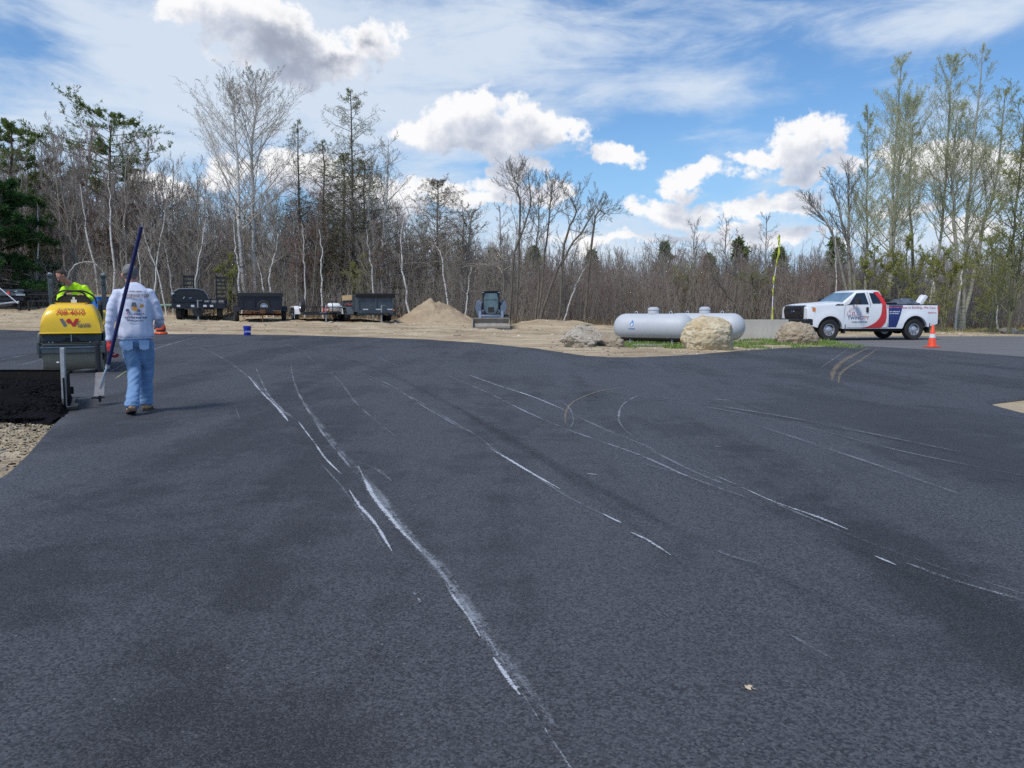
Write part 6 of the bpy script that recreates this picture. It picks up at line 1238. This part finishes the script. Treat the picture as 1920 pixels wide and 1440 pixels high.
part('beam_edge', M['light_steel'], ro, [('box', (.457, 0, .507), (.008, 1.12, .012))])
part('front_frame', GR, ro, [('prism', [(.34, .60), (.36, .76), (-1.1, .80), (-1.1, .58)], -.50, .50)], bevel=.015)
part('frame_recess', M['rubber'], ro, [('prism', [(-.15, .605), (-.10, .68), (.10, .68), (.15, .605)], .345, .368, 'yz'), ('box', (.35, .34, .59), (.06, .14, .03)), ('box', (.35, -.34, .59), (.06, .14, .03))])
part('latch', M['light_steel'], ro, [('box', (.372, 0, .68), (.02, .02, .13)), ('box', (.372, 0, .745), (.03, .03, .025))])
for y in (-.37, -.31, .31, .37): part('frame_bolt', M['light_steel'], ro, [('tube', [(.37, y, .60), (.385, y, .60)], .012, 8)])
# bonnet: rounded loft
def hood_ring(x, w0, w1, z0, z1, n=8):
    r_ = []
    for i in range(n + 1): t = i / n; a = t * math.pi / 2; r_.append((x, w1 + (w0 - w1) * (1 - t) ** .9 if i < n / 2 else 0, 0))
    pts = [(-w0, z0), (-w0 * .985, z0 + (z1 - z0) * .35), (-(w0 * .55 + w1 * .45), z0 + (z1 - z0) * .72), (-w1 * 1.02, z1 - .055), (-w1 * .90, z1 - .012), (-w1 * .55, z1), (0, z1 + .004), (w1 * .55, z1), (w1 * .90, z1 - .012), (w1 * 1.02, z1 - .055), ((w0 * .55 + w1 * .45), z0 + (z1 - z0) * .72), (w0 * .985, z0 + (z1 - z0) * .35), (w0, z0)]
    return [(x, y, z) for y, z in pts]
b = MB(); rings = [hood_ring(.400, .505, .47, .76, .86), hood_ring(.405, .500, .455, .76, 1.00), hood_ring(.37, .500, .44, .76, 1.16), hood_ring(.30, .500, .42, .76, 1.26), hood_ring(.19, .500, .40, .76, 1.315), hood_ring(.05, .498, .385, .76, 1.335), hood_ring(-.55, .495, .37, .76, 1.345), hood_ring(-.62, .49, .36, .76, 1.33)]
rings = []
for (x, zt1) in [(.415, .80), (.413, .86), (.405, .95), (.392, 1.04), (.37, 1.12), (.335, 1.19), (.28, 1.25), (.20, 1.295), (.08, 1.32), (-.1, 1.33), (-.62, 1.335)]:
    w1 = .50 - .13 * max(0, (zt1 - .78) / .55) ** 1.6; rings.append(hood_ring(x, .505, w1, .765, zt1))
b.loft(rings, cap=True, closed=True); b.build('bonnet', YW, ro, smooth=50)
part('bonnet_lip', YW, ro, [('box', (-.10, 0, .772), (1.06, 1.04, .028))], bevel=.01)
part('bonnet_scoop', YW, ro, [('prism', [(-.23, 1.318), (-.28, 1.345), (.28, 1.345), (.23, 1.318)], -.25, .05, 'yz')], bevel=.008)
for y in (-.33, -.22, -.11, .11, .22, .33): part('rivet', M['rubber'], ro, [('tube', [(.42, y, .775), (.428, y, .775)], .008, 8)])
fr_ = (R(90), 0, R(90)); tilt = (R(72), 0, R(90))
text('708-4010', .112, M['red'], ro, (.372, 0.0, 1.155), tilt, bold=.002, sx=1.12, shear=.2); text('SUPERIOR', .05, M['grey_print'], ro, (.330, .02, 1.222), (R(60), 0, R(90)), sx=2.0)
b = MB()
for P_, m_ in (([(-.20, .20), (-.13, .20), (-.06, 0), (-.09, 0), (-.12, 0)], 'grey_print'),): pass
lg = M['grey_print2'] = pm('logo_grey', (.22, .21, .21), .5)
part('logo_grey_bar', lg, ro, [('prism', [(-.175, 1.045), (-.115, 1.045), (-.055, .925), (-.075, .895), (-.11, .895)], .409, .414, 'yz')]); part('logo_red_bar', M['red'], ro, [('prism', [(-.075, 1.0), (-.035, 1.045), (.0, 1.045), (.045, .96), (.09, 1.045), (.15, 1.045), (.08, .895), (.035, .895), (-.005, .97), (-.04, .955)], .409, .414, 'yz')])
text('WACKER', .052, M['grey_print'], ro, (.417, .225, .935), fr_, bold=.001); text('NEUSON', .052, M['grey_print'], ro, (.417, .225, .897), fr_, bold=.001)
# operator station
part('platform', GR, ro, [('box', (-1.15, 0, .72), (1.1, .98, .12))], bevel=.01)
part('rear_body', YW, ro, [('prism', [(-1.55, .60), (-1.55, 1.02), (-2.15, .98), (-2.25, .70), (-2.2, .60)], -.50, .50)], bevel=.04); 
for s in (1, -1): part('side_panel', YW, ro, [('prism', [(-.62, .60), (-.62, .90), (-.85, .82), (-1.25, .95), (-1.5, 1.20), (-1.56, 1.20), (-1.56, .60)], s * .46, s * .52)], bevel=.015)
part('dashboard', M['rubber'], ro, [('prism', [(-.30, 1.33), (-.28, 1.44), (-.20, 1.495), (.20, 1.495), (.28, 1.44), (.30, 1.33)], -.74, -.60, 'yz')], bevel=.01); part('gauge_plate', SIGN, ro, [('box', (-.592, .0, 1.375), (.01, .10, .075)), ('box', (-.592, 0, 1.44), (.01, .04, .05))])
part('grab_hoop', M['rubber'], ro, [('tube', spline([Vector(v) for v in [(-.58, -.36, 1.33), (-.58, -.36, 1.45), (-.58, -.20, 1.58), (-.58, 0, 1.585), (-.58, .20, 1.575), (-.58, .36, 1.47), (-.58, .40, 1.33)]], 6), .018, 8)], smooth=60)
sw = MB(); A_ = [(-.86 + .06 * math.sin(a), .19 * math.cos(a), 1.50 + .17 * math.sin(a) * .5) for a in np.linspace(0, 6.283, 29)]; sw.tube(A_, .015, 8, cap=False); sw.tube([(-.86, 0, 1.50), (-.80, 0, 1.38)], .03, 8); sw.tube([(-.86, -.19, 1.5), (-.86, .19, 1.5)], .012, 6); sw.build('steering_wheel', M['rubber'], ro, smooth=60)
part('seat', M['rubber'], ro, [('box', (-1.35, .0, 1.05), (.42, .48, .12)), ('box', (-1.58, .0, 1.28), (.10, .46, .40), (0, -.15, 0)), ('box', (-1.35, 0, .88), (.3, .3, .25))], bevel=.04)
part('arm_guard', M['rubber'], ro, [('prism', [(-.92, .95), (-.90, 1.32), (-1.0, 1.42), (-1.12, 1.38), (-1.18, 1.10), (-1.05, .93)], .40, .48)], bevel=.03)
for s in (1, -1):
    part('roll_bar_post', GR, ro, [('box', (-1.62, s * .49, 1.33), (.09, .085, 1.16)), ('box', (-1.62, s * .49, 1.93), (.13, .12, .05)), ('box', (-1.52, s * .47, 1.78), (.06, .05, .12))], bevel=.01); part('beacon_cap', M['light_steel'], ro, [('box', (-1.62, s * .49, 1.965), (.07, .07, .03))], bevel=.008)
part('water_pipe', M['rubber'], ro, [('tube', [(.34, -.48, .62), (.47, -.50, .58), (.47, .50, .58), (.34, .48, .62)], .014, 6)])
# ================================================================= PEOPLE
def blob(name, shapes, m, parent, voxel=.012, smooth=4, wr=None, extra_mats=None):
    """one continuous surface grown round overlapping tapered tubes"""
    b = MB()
    for s in shapes: b.tube(s[0], s[1], 14, side=s[2] if len(s) > 2 else None)
    o = b.build('tmp', None, None)
    md = o.modifiers.new('r', 'REMESH'); md.mode = 'VOXEL'; md.voxel_size = voxel; md.use_smooth_shade = True
    s_ = o.modifiers.new('s', 'SMOOTH'); s_.iterations = smooth; s_.factor = .5
    me = evalmesh(o, name); bpy.data.objects.remove(o)
    if wr: 
        me.update(); N_ = [v.normal.copy() for v in me.vertices]
        for v, n_ in zip(me.vertices, N_): v.co += n_ * wr(v.co)
    return put(name, me, m, parent, 180)
def ball(c, r3, n=7):
    """an ellipsoid as a vertical tube"""
    P, R_ = [], []
    for i in range(n + 2): a = -math.pi / 2 + math.pi * i / (n + 1); P.append((c[0], c[1], c[2] + r3[2] * math.sin(a))); R_.append((max(.004, r3[0] * math.cos(a)), max(.004, r3[1] * math.cos(a))))
    return (P, R_, (1, 0, 0))
def limb(P, R_, side=None):
    a, b_ = Vector(P[0]), Vector(P[1]); c, d = Vector(P[-1]), Vector(P[-2]); P = [a + (a - b_).normalized() * R_[0] * .5] + list(P) + [c + (c - d).normalized() * R_[-1] * .5]
    return (P, [R_[0] * .5] + list(R_) + [R_[-1] * .5]) + ((side,) if side else ())
def hand(w, d, up, palm, curl=.9, sc=1.0, thumb=1):
    """palm and five bent fingers; w wrist, d pointing direction, up = back of hand normal"""
    w, d, up = Vector(w), Vector(d).normalized(), Vector(up).normalized(); s = d.cross(up).normalized() * thumb; out = []
    pc = w + d * .05 * sc
    for k in range(4):
        off = s * (.030 - .020 * k) * sc; base = w + d * .02 * sc + off * .6; kn = w + d * .092 * sc + off; ln = [.040, .045, .042, .033][k] * sc; c = curl * (1 + .08 * k)
        d1 = (d * math.cos(c * .7) - up * math.sin(c * .7)); p1 = kn + d1 * ln; d2 = d * math.cos(c * 1.7) - up * math.sin(c * 1.7); p2 = p1 + d2 * ln * .75; d3 = d * math.cos(c * 2.5) - up * math.sin(c * 2.5); p3 = p2 + d3 * ln * .55
        out.append(limb([base, kn, p1, p2, p3], [.013 * sc, .0105 * sc, .0095 * sc, .0088 * sc, .007 * sc]))
    t0 = w + d * .02 * sc + s * .022 * sc; t1 = t0 + (s * .7 + d * .6).normalized() * .045 * sc; t2 = t1 + (d * .8 - up * .5 + s * .1).normalized() * .034 * sc; t3 = t2 + (d * .5 - up * .8 - s * .3).normalized() * .026 * sc
    out.append(limb([t0, t1, t2, t3], [.015 * sc, .013 * sc, .011 * sc, .008 * sc])); return out
def head(c, q, sc=1.0):
    """skull, jaw, nose, ears and neck stub; q maps local (x right, y forward, z up)"""
    L = lambda p: tuple(Vector(c) + q @ (Vector(p) * sc))
    def el(cc, r3, n=7):
        P, R_ = [], []
        for i in range(n + 2): a = -math.pi / 2 + math.pi * i / (n + 1); P.append(L((cc[0], cc[1], cc[2] + r3[2] * math.sin(a)))); R_.append((max(.004, r3[0] * math.cos(a)) * sc, max(.004, r3[1] * math.cos(a)) * sc))
        return (P, R_, tuple(q @ Vector((1, 0, 0))))
    return [el((0, -.005, .03), (.076, .096, .092)), el((0, .022, -.045), (.058, .068, .068)), el((0, .07, -.085), (.026, .022, .020)),
            limb([L((0, .085, .02)), L((0, .103, -.005)), L((0, .112, -.028))], [.009 * sc, .012 * sc, .015 * sc]), limb([L((-.045, .078, .035)), L((.045, .078, .035))], [.012 * sc, .012 * sc]),
            limb([L((-.022, .088, -.058)), L((.022, .088, -.058))], [.008 * sc, .008 * sc]), limb([L((-.080, .0, .015)), L((-.082, -.006, -.02))], [.014 * sc, .010 * sc]), limb([L((.080, .0, .015)), L((.082, -.006, -.02))], [.014 * sc, .010 * sc])]
def face(c, q, parent, sc=1.0):
    L = lambda p: Vector(c) + q @ (Vector(p) * sc)
    for s in (-1, 1):
        b = MB(); b.lathe([(.001, -.010), (.008, -.006), (.0115, 0), (.008, .006), (.001, .010)], 10, 'z', L((s * .030, .083, .012))); b.build('eye', M['white_print'], parent, smooth=90)
        b = MB(); b.lathe([(.001, -.005), (.0055, 0), (.001, .005)], 8, 'z', L((s * .030, .093, .012))); b.build('pupil', M['rubber'], parent)
        b = MB(); b.tube([L((s * .015, .093, .036)), L((s * .046, .082, .038))], .005, 5); b.build('eyebrow', M['hair_dark'], parent)
    b = MB(); b.tube([L((-.024, .092, -.058)), L((0, .098, -.056)), L((.024, .092, -.058))], .0045, 5); b.build('lips', pm('lips', (.42, .14, .12), .5), parent)
M['hair_dark'] = pm('hair_dark', (.035, .022, .016), .8, 0, (.06, .04, .03), 60, bump=.6, bscale=140); M['hair_grey'] = pm('hair_grey', (.30, .29, .28), .8, 0, (.12, .115, .11), 40, .5, bump=.8, bscale=120)
M['shirt'] = pm('shirt_lavender', (.58, .62, .76), .85, 0, (.53, .57, .71), 3, .6, bump=.25, bscale=14); M['jeans'] = pm('jeans', (.21, .345, .55), .85, 0, (.13, .23, .41), 5, .6, bump=.35, bscale=22)
M['hivis'] = pm('hivis', (.50, .85, .0), .75, 0, (.42, .75, .0), 4, .5, bump=.25, bscale=14); M['boot'] = pm('boot_tan', (.55, .35, .17), .8, 0, (.40, .24, .11), 12, .5, bump=.3); M['sole'] = pm('boot_sole', (.05, .035, .03), .8)
M['glove_red'] = pm('glove_red', (.50, .02, .02), .7, 0, (.38, .015, .015), 20); M['dark_cloth'] = pm('dark_cloth', (.03, .04, .06), .85)
def wrinkle(a, f, fz, seed, axisz=1):
    return lambda p: a * (mnoise.noise(Vector((p.x * f, p.y * f, p.z * fz + seed))) + .6 * mnoise.noise(Vector((p.x * f * 2.3, p.y * f * 2.3, p.z * fz * 2.3 + seed * 2))))
# ---- the walking man, seen from behind ------------------------------------
mp = Vector(((256 - 960) / FPX * 9.02, 9.02, 0)); man = empty('person', 'walking man in pale long-sleeved shirt and blue jeans seen from behind carrying a long blue-handled rake', 'person', mp, R(24))
man['label'] = 'walking man in pale long-sleeved shirt and jeans seen from behind, carrying a long tool'
I3 = Matrix.Identity(3)
hc = (-.035, .045, 1.615); qh = Matrix.Rotation(R(6), 3, 'Z') @ Matrix.Rotation(R(-6), 3, 'X')
LH, RH = (-.275, -.03, .80), (.205, .33, 1.02)
hipL, hipR = (-.085, 0, .90), (.095, 0, .90); kneeL, kneeR = (-.03, .02, .50), (.095, .16, .50); ankL, ankR = (-.065, -.24, .125), (.07, .26, .095)
arms = [limb([(-.14, .0, 1.41), (-.255, -.02, 1.12), (-.275, -.015, .88), LH], [.05, .04, .034, .026]), limb([(.14, .0, 1.41), (.255, .0, 1.13), (.25, .17, 1.04), RH], [.05, .04, .034, .026])]
body = head(hc, qh) + [limb([(-.02, .02, 1.42), (-.03, .035, 1.56)], [.062, .056]), ([(0, 0, .86), (0, 0, 1.0), (.0, 0, 1.2), (0, 0, 1.34), (0, .01, 1.44)], [(.14, .10), (.13, .10), (.14, .10), (.14, .10), (.07, .05)], (1, 0, 0))]
body += arms + [limb([hipL, kneeL, ankL], [.085, .055, .04]), limb([hipR, kneeR, ankR], [.085, .055, .04])]
body += hand(LH, (.05, .1, -1), (-1, -.2, 0), None, 1.0, 1.05, 1) + hand(RH, (-.5, .8, .1), (.3, .1, 1), None, .9, 1.0, 1)
blob('body', body, M['skin'], man, .007, 3); face(hc, qh, man)
# shirt
sh = [([(0.0, 0, .895), (0.0, 0, .93), (.0, 0, 1.02), (.0, 0, 1.18), (.0, .0, 1.32), (.0, .0, 1.42), (-.01, .01, 1.485), (-.015, .02, 1.51)], [(.188, .145), (.196, .152), (.190, .148), (.190, .142), (.205, .135), (.175, .115), (.105, .085), (.065, .068)], (1, 0, 0)),
      limb([(-.14, .0, 1.41), (-.21, -.01, 1.29), (-.255, -.02, 1.12), (-.272, -.01, .98), (-.275, -.015, .86)], [.080, .068, .056, .050, .044]), limb([(.14, .0, 1.41), (.205, -.01, 1.29), (.255, .0, 1.13), (.262, .10, 1.07), (.235, .25, 1.03)], [.080, .068, .058, .052, .045])]
def shw(p):
    f = .010 * mnoise.noise(Vector((p.x * 9, p.y * 9, p.z * 3.2))) + .006 * mnoise.noise(Vector((p.x * 16 + p.z * 14, p.y * 16, p.z * 8)))
    if abs(p.x) > .21: f += .006 * mnoise.noise(Vector((p.x * 8, p.y * 8, p.z * 22))) + .003 * math.sin(p.z * 75 + p.x * 40 + 3 * mnoise.noise(p * 9)) * max(0, 1 - abs(p.z - 1.08) / .14)
    return f
blob('shirt', sh, M['shirt'], man, .010, 5, shw)
part('shirt_hem', M['shirt'], man, [('tube', [(math.cos(a) * .190, math.sin(a) * .148, .888) for a in np.linspace(0, 6.283, 33)], .006, 6)], smooth=60)
# jeans
je = [([(0, 0, .99), (0, 0, .92), (0.0, -.01, .84), (0.005, -.01, .78)], [(.155, .115), (.168, .130), (.172, .142), (.12, .10)], (1, 0, 0)),
      limb([(-.085, -.01, .84), (-.065, 0, .68), (-.035, .015, .52), (-.045, -.08, .32), (-.062, -.19, .16), (-.066, -.205, .11)], [.098, .090, .074, .070, .078, .084]),
      limb([(.092, 0, .84), (.098, .06, .68), (.098, .14, .52), (.085, .18, .32), (.072, .215, .15), (.07, .22, .09)], [.098, .090, .076, .070, .076, .082])]
def jew(p):
    k = max(0, 1 - abs(p.z - .17) / .17) ; m_ = max(0, 1 - abs(p.z - .50) / .12)
    return .009 * mnoise.noise(Vector((p.x * 11, p.y * 11, p.z * 5))) + k * .013 * mnoise.noise(Vector((p.x * 9 + 3, p.y * 9, p.z * 34))) + m_ * .008 * mnoise.noise(Vector((p.x * 8, p.y * 8 + 5, p.z * 26))) + .006 * mnoise.noise(Vector((p.x * 20 - p.z * 18, p.y * 10, p.z * 14)))
jn = blob('jeans', je, M['jeans'], man, .010, 4, jew)
for x in (-.082, .086):
    part('back_pocket', M['jeans'], jn, [('prism', [(x - .055, .86), (x + .055, .86), (x + .05, .765), (x, .745), (x - .05, .765)], -.158, -.150)], bevel=.003)
def boot(ank, heel_up, toe, nm='boot'):
    h = empty_part(nm, man, (ank[0], ank[1], 0)); h.rotation_euler = (0, 0, R(toe)); t = R(-heel_up)
    m_ = Matrix.Rotation(t, 3, 'X'); f = lambda p: tuple(m_ @ (Vector(p) - Vector((0, .20, 0))) + Vector((0, .20, 0)))
    s = [limb([f((0, -.015, .06)), f((0, -.01, .13))], [.050, .048]), ([f((0, -.075, .05)), f((0, -.05, .055)), f((0, .04, .055)), f((0, .13, .048)), f((0, .20, .042)), f((0, .235, .036))], [(.030, .022), (.045, .036), (.046, .042), (.052, .035), (.048, .027), (.022, .014)], (1, 0, 0))]
    blob('boot_upper', s, M['boot'], h, .008, 3)
    b = MB(); out = [(-.036, -.08), (.036, -.08), (.044, -.02), (.040, .05), (.054, .14), (.048, .21), (.0, .245), (-.048, .21), (-.054, .14), (-.040, .05), (-.044, -.02)]
    n = len(out); V = [f((x, y, .0)) for x, y in out] + [f((x, y, .028)) for x, y in out]; b.add(V, [tuple(range(n)), tuple(range(2 * n - 1, n - 1, -1))] + [(i, i + n, (i + 1) % n + n, (i + 1) % n) for i in range(n)]); b.build('sole', M['sole'], h, bevel=.004)
boot((-.066, -.215), 12, 8); boot((.072, .235), 0, -6)
# hair
def hair(c, q, parent, m, sc=1.0, style=0):
    L = lambda p: tuple(Vector(c) + q @ (Vector(p) * sc))
    P, R_ = [], []
    n = 10
    for i in range(n + 1):
        a = R(-22) + (math.pi / 2 - R(-22)) * i / n; P.append(L((0, -.012 - (.012 if i < 5 else 0) * (1 - i / 5), .034 + .098 * math.sin(a)))); R_.append((max(.004, .082 * math.cos(a)) * sc, max(.004, .094 * math.cos(a) - .002) * sc))
    b = MB(); b.tube(P, R_, 24, side=tuple(q @ Vector((1, 0, 0)))); b.tube([L((0, -.035, -.045)), L((0, -.03, -.01)), L((0, -.026, .03))], [(.052 * sc, .040 * sc), (.066 * sc, .062 * sc), (.076 * sc, .074 * sc)], 20, side=tuple(q @ Vector((1, 0, 0))))
    o = b.build('hair', m, parent, smooth=180); me = o.data
    for v in me.vertices: v.co += Vector(mnoise.noise_vector(v.co * 30)) * .007
    return o
hair(hc, qh, man, M['hair_grey'])
# gloves on the left hand
blob('glove', [limb([(-.276, -.02, .85), LH], [.033, .035])] + [tuple([s[0], [r_ * 1.25 for r_ in s[1]]]) for s in hand(LH, (.05, .1, -1), (-1, -.2, 0), None, 1.0, 1.08, 1)] + [limb([(-.277, -.04, .80), (-.268, -.05, .74)], [.036, .032])], M['glove_red'], man, .007, 2)
# print on the shirt back
def onback(body_, size, m, x, z, sx=1, bold=0): 
    yb = -.142; return text(body_, size, m, man, (x, yb - .008 - .012, z), (R(90), 0, 0), 'shirt_print', sx=sx, bold=bold, ext=.001)
PR = pm('print_brown', (.28, .17, .12), .8); PN = pm('print_navy', (.10, .11, .2), .8); PO = pm('print_orange', (.62, .30, .06), .8)
def wrapback(o_):
    for v in o_.data.vertices:
        w = o_.matrix_basis @ v.co; k = min(1, abs(w.x) / .19); z = w.z; ry = float(np.interp(z, [.93, 1.02, 1.18, 1.32, 1.42], [.152, .148, .142, .135, .115])); rx = .195
        y = -ry * math.sqrt(max(0, 1 - (w.x / rx) ** 2)) - .012; w.y = y - (v.co.z) * 1.0; v.co = o_.matrix_basis.inverted() @ w
for t_ in [onback('Paddock 100', .054, PR, .02, 1.375, bold=.001), dashes(3, .17, .014, PR, man, (-.01, -.17, 1.425), (R(90), 0, 0), 'shirt_print', 2), dashes(3, .14, .018, PN, man, (.01, -.17, 1.165), (R(90), 0, 0), 'shirt_print', 5), dashes(3, .22, .024, PN, man, (.01, -.17, 1.125), (R(90), 0, 0), 'shirt_print', 6), dashes(3, .16, .012, PN, man, (.01, -.17, 1.09), (R(90), 0, 0), 'shirt_print', 7)]:
    if not t_.name.startswith('x'):
        bpy.context.view_layer.update(); wrapback(t_)
def blot(P_, m): 
    b = MB(); V = [(x, -.17, z) for x, z in P_]; b.add(V, [tuple(range(len(P_)))]); o_ = b.build('shirt_print', m, man)
    for v in o_.data.vertices: v.co.y = -float(np.interp(v.co.z, [1.02, 1.18, 1.32, 1.42], [.148, .142, .135, .115])) * math.sqrt(max(0, 1 - (v.co.x / .195) ** 2)) - .013
    return o_
circ = lambda cx, cz, rx, rz, n=10: [(cx + rx * math.cos(2 * math.pi * i / n), cz + rz * math.sin(2 * math.pi * i / n)) for i in range(n)]
blot(circ(.005, 1.225, .032, .024), PO); blot(circ(-.07, 1.21, .020, .017), PN); blot(circ(.045, 1.205, .016, .014), PN); blot([(-.03, 1.25), (.03, 1.25), (.02, 1.30), (-.02, 1.30)], M['grey_print']); blot([(.065, 1.235), (.10, 1.25), (.095, 1.285), (.06, 1.27)], PO); blot([(-.085, 1.175), (-.07, 1.18), (-.068, 1.165), (-.082, 1.16)], M['red']); blot([(.085, 1.175), (.10, 1.18), (.102, 1.165), (.088, 1.16)], M['red'])
# ---- the long asphalt rake he carries --------------------------------------
q_ = Matrix.Rotation(R(24), 3, 'Z'); hw = mp + q_ @ Vector((-.262, -.085, .735))
top = at(265, 425, 8.55); low = at(203, 682, 8.88); low2 = hw + (hw - top).normalized() * .16; bl = at(187, 722, 8.82)
rk = empty('asphalt_lute', 'long dark blue-handled asphalt rake with a serrated plate, held in a red-gloved hand', 'rake', low2)
LL = lambda v: tuple(Vector(v) - low2)
M['handle_blue'] = pm('handle_blue', (.012, .018, .10), .4, 0, (.009, .013, .075), 6)
part('handle', M['handle_blue'], rk, [('tube', [LL(top), LL(hw), (0, 0, 0)], [.021, .021, .024], 12)], smooth=60)
part('ferrule', M['light_steel'], rk, [('tube', [(0, 0, .0), LL(low2 + (hw - top).normalized() * .05)], .026, 12)])
pb_, pt_ = LL(at(186, 742, 8.80)), LL(at(189, 698, 8.82))
part('stem', M['light_steel'], rk, [('tube', [(0, 0, 0), LL(at(196, 700, 8.83)), LL(at(187, 728, 8.81))], .012, 8)])
a_, b_ = Vector(pt_), Vector(pb_); ax = (b_ - a_).normalized(); sd = Vector((.88, .45, .05)).normalized(); L_ = (b_ - a_).length; V = []; hwid = .048; n = 22
b = MB(); nrm = ax.cross(sd).normalized() * .003
for k in (-1, 1):
    for i in range(n + 1): V.append(a_ + ax * L_ * i / n - sd * (hwid + (.010 if i % 2 else 0)) + nrm * k)
    for i in range(n + 1): V.append(a_ + ax * L_ * i / n + sd * hwid + nrm * k)
m_ = 2 * (n + 1); F = []
for i in range(n):
    F += [(i, i + 1, n + 2 + i, n + 1 + i), (m_ + i, m_ + n + 1 + i, m_ + n + 2 + i, m_ + i + 1), (i, m_ + i, m_ + i + 1, i + 1), (n + 1 + i, n + 2 + i, m_ + n + 2 + i, m_ + n + 1 + i)]
F += [(0, n + 1, m_ + n + 1, m_), (n, m_ + n, m_ + 2 * n + 1, 2 * n + 1)]
b.add(V, F); b.build('toothed_plate', pm('plate_alu', (.62, .56, .54), .45, .4, (.45, .34, .28), 18, .6), rk)
# ---- the roller operator ----------------------------------------------------
op = empty('person', 'roller operator in bright yellow-green shirt leaning over and looking down', 'person', ctr + Matrix.Rotation(fwd, 3, 'Z') @ Vector((-1.33, 0, .0)), fwd - math.pi / 2)
# local: y forward (to the camera), x = our left is -x ... (x right of the operator = our left)
hc2 = (.235, .22, 1.90); qh2 = Matrix.Rotation(R(-48), 3, 'Z') @ Matrix.Rotation(R(-38), 3, 'X') @ Matrix.Rotation(R(8), 3, 'Y')
seat = 1.12
LHo, RHo = (-.16, .42, 1.50), (.17, .42, 1.53)
SR, SL = (.20, .12, 1.66), (-.16, .06, 1.70)
body = head(hc2, qh2) + [limb([(.05, .08, 1.68), (.13, .14, 1.77), (.20, .18, 1.84)], [.060, .056, .054]), ([(0, 0, seat), (0, .01, 1.3), (.01, .05, 1.5), (.03, .08, 1.66)], [(.15, .11), (.14, .10), (.16, .11), (.15, .08)], (1, 0, 0))]
body += [limb([SR, (.30, .16, 1.42), (.22, .36, 1.46), RHo], [.05, .042, .034, .026]), limb([SL, (-.26, .12, 1.42), (-.22, .32, 1.44), LHo], [.05, .042, .034, .026]), limb([(.10, 0, seat), (.14, .42, 1.10), (.14, .48, .80)], [.08, .06, .045]), limb([(-.10, 0, seat), (-.14, .42, 1.10), (-.14, .48, .80)], [.08, .06, .045])]
body += hand(RHo, (-.75, .35, .1), (.1, .2, 1), None, .9, 1, 1) + hand(LHo, (.7, .4, .15), (0, .2, 1), None, .9, 1, -1)
blob('body', body, M['skin'], op, .007, 3); face(hc2, qh2, op); hair(hc2, qh2, op, M['hair_dark'], .99)
sh = [([(0, 0, 1.10), (0, .0, 1.18), (0, .02, 1.34), (.01, .05, 1.50), (.02, .07, 1.62), (.05, .09, 1.71), (.075, .10, 1.745)], [(.17, .13), (.185, .145), (.19, .145), (.205, .14), (.195, .12), (.11, .09), (.066, .066)], (1, 0, 0)),
      limb([(.18, .11, 1.64), (.29, .14, 1.48), (.29, .22, 1.42), (.23, .34, 1.46)], [.080, .072, .064, .052]), limb([(-.14, .06, 1.67), (-.25, .09, 1.50), (-.26, .18, 1.42), (-.22, .30, 1.44)], [.085, .075, .064, .052])]
blob('shirt', sh, M['hivis'], op, .010, 5, wrinkle(.010, 8, 7, 2))
blob('trousers', [([(0, 0, 1.18), (0, .0, 1.06)], [(.16, .12), (.17, .14)], (1, 0, 0)), limb([(.10, .05, 1.12), (.14, .42, 1.12), (.14, .48, .86)], [.095, .08, .065]), limb([(-.10, .05, 1.12), (-.14, .42, 1.12), (-.14, .48, .86)], [.095, .08, .065])], M['dark_cloth'], op, .012, 4, wrinkle(.008, 10, 8, 5))
for x in (.14, -.14): blob('boot', [limb([(x, .47, .90), (x, .50, .82)], [.05, .045]), ([(x, .44, .82), (x, .55, .82), (x, .66, .81)], [(.04, .035), (.05, .035), (.03, .02)], (1, 0, 0))], M['boot'], op, .01, 2)
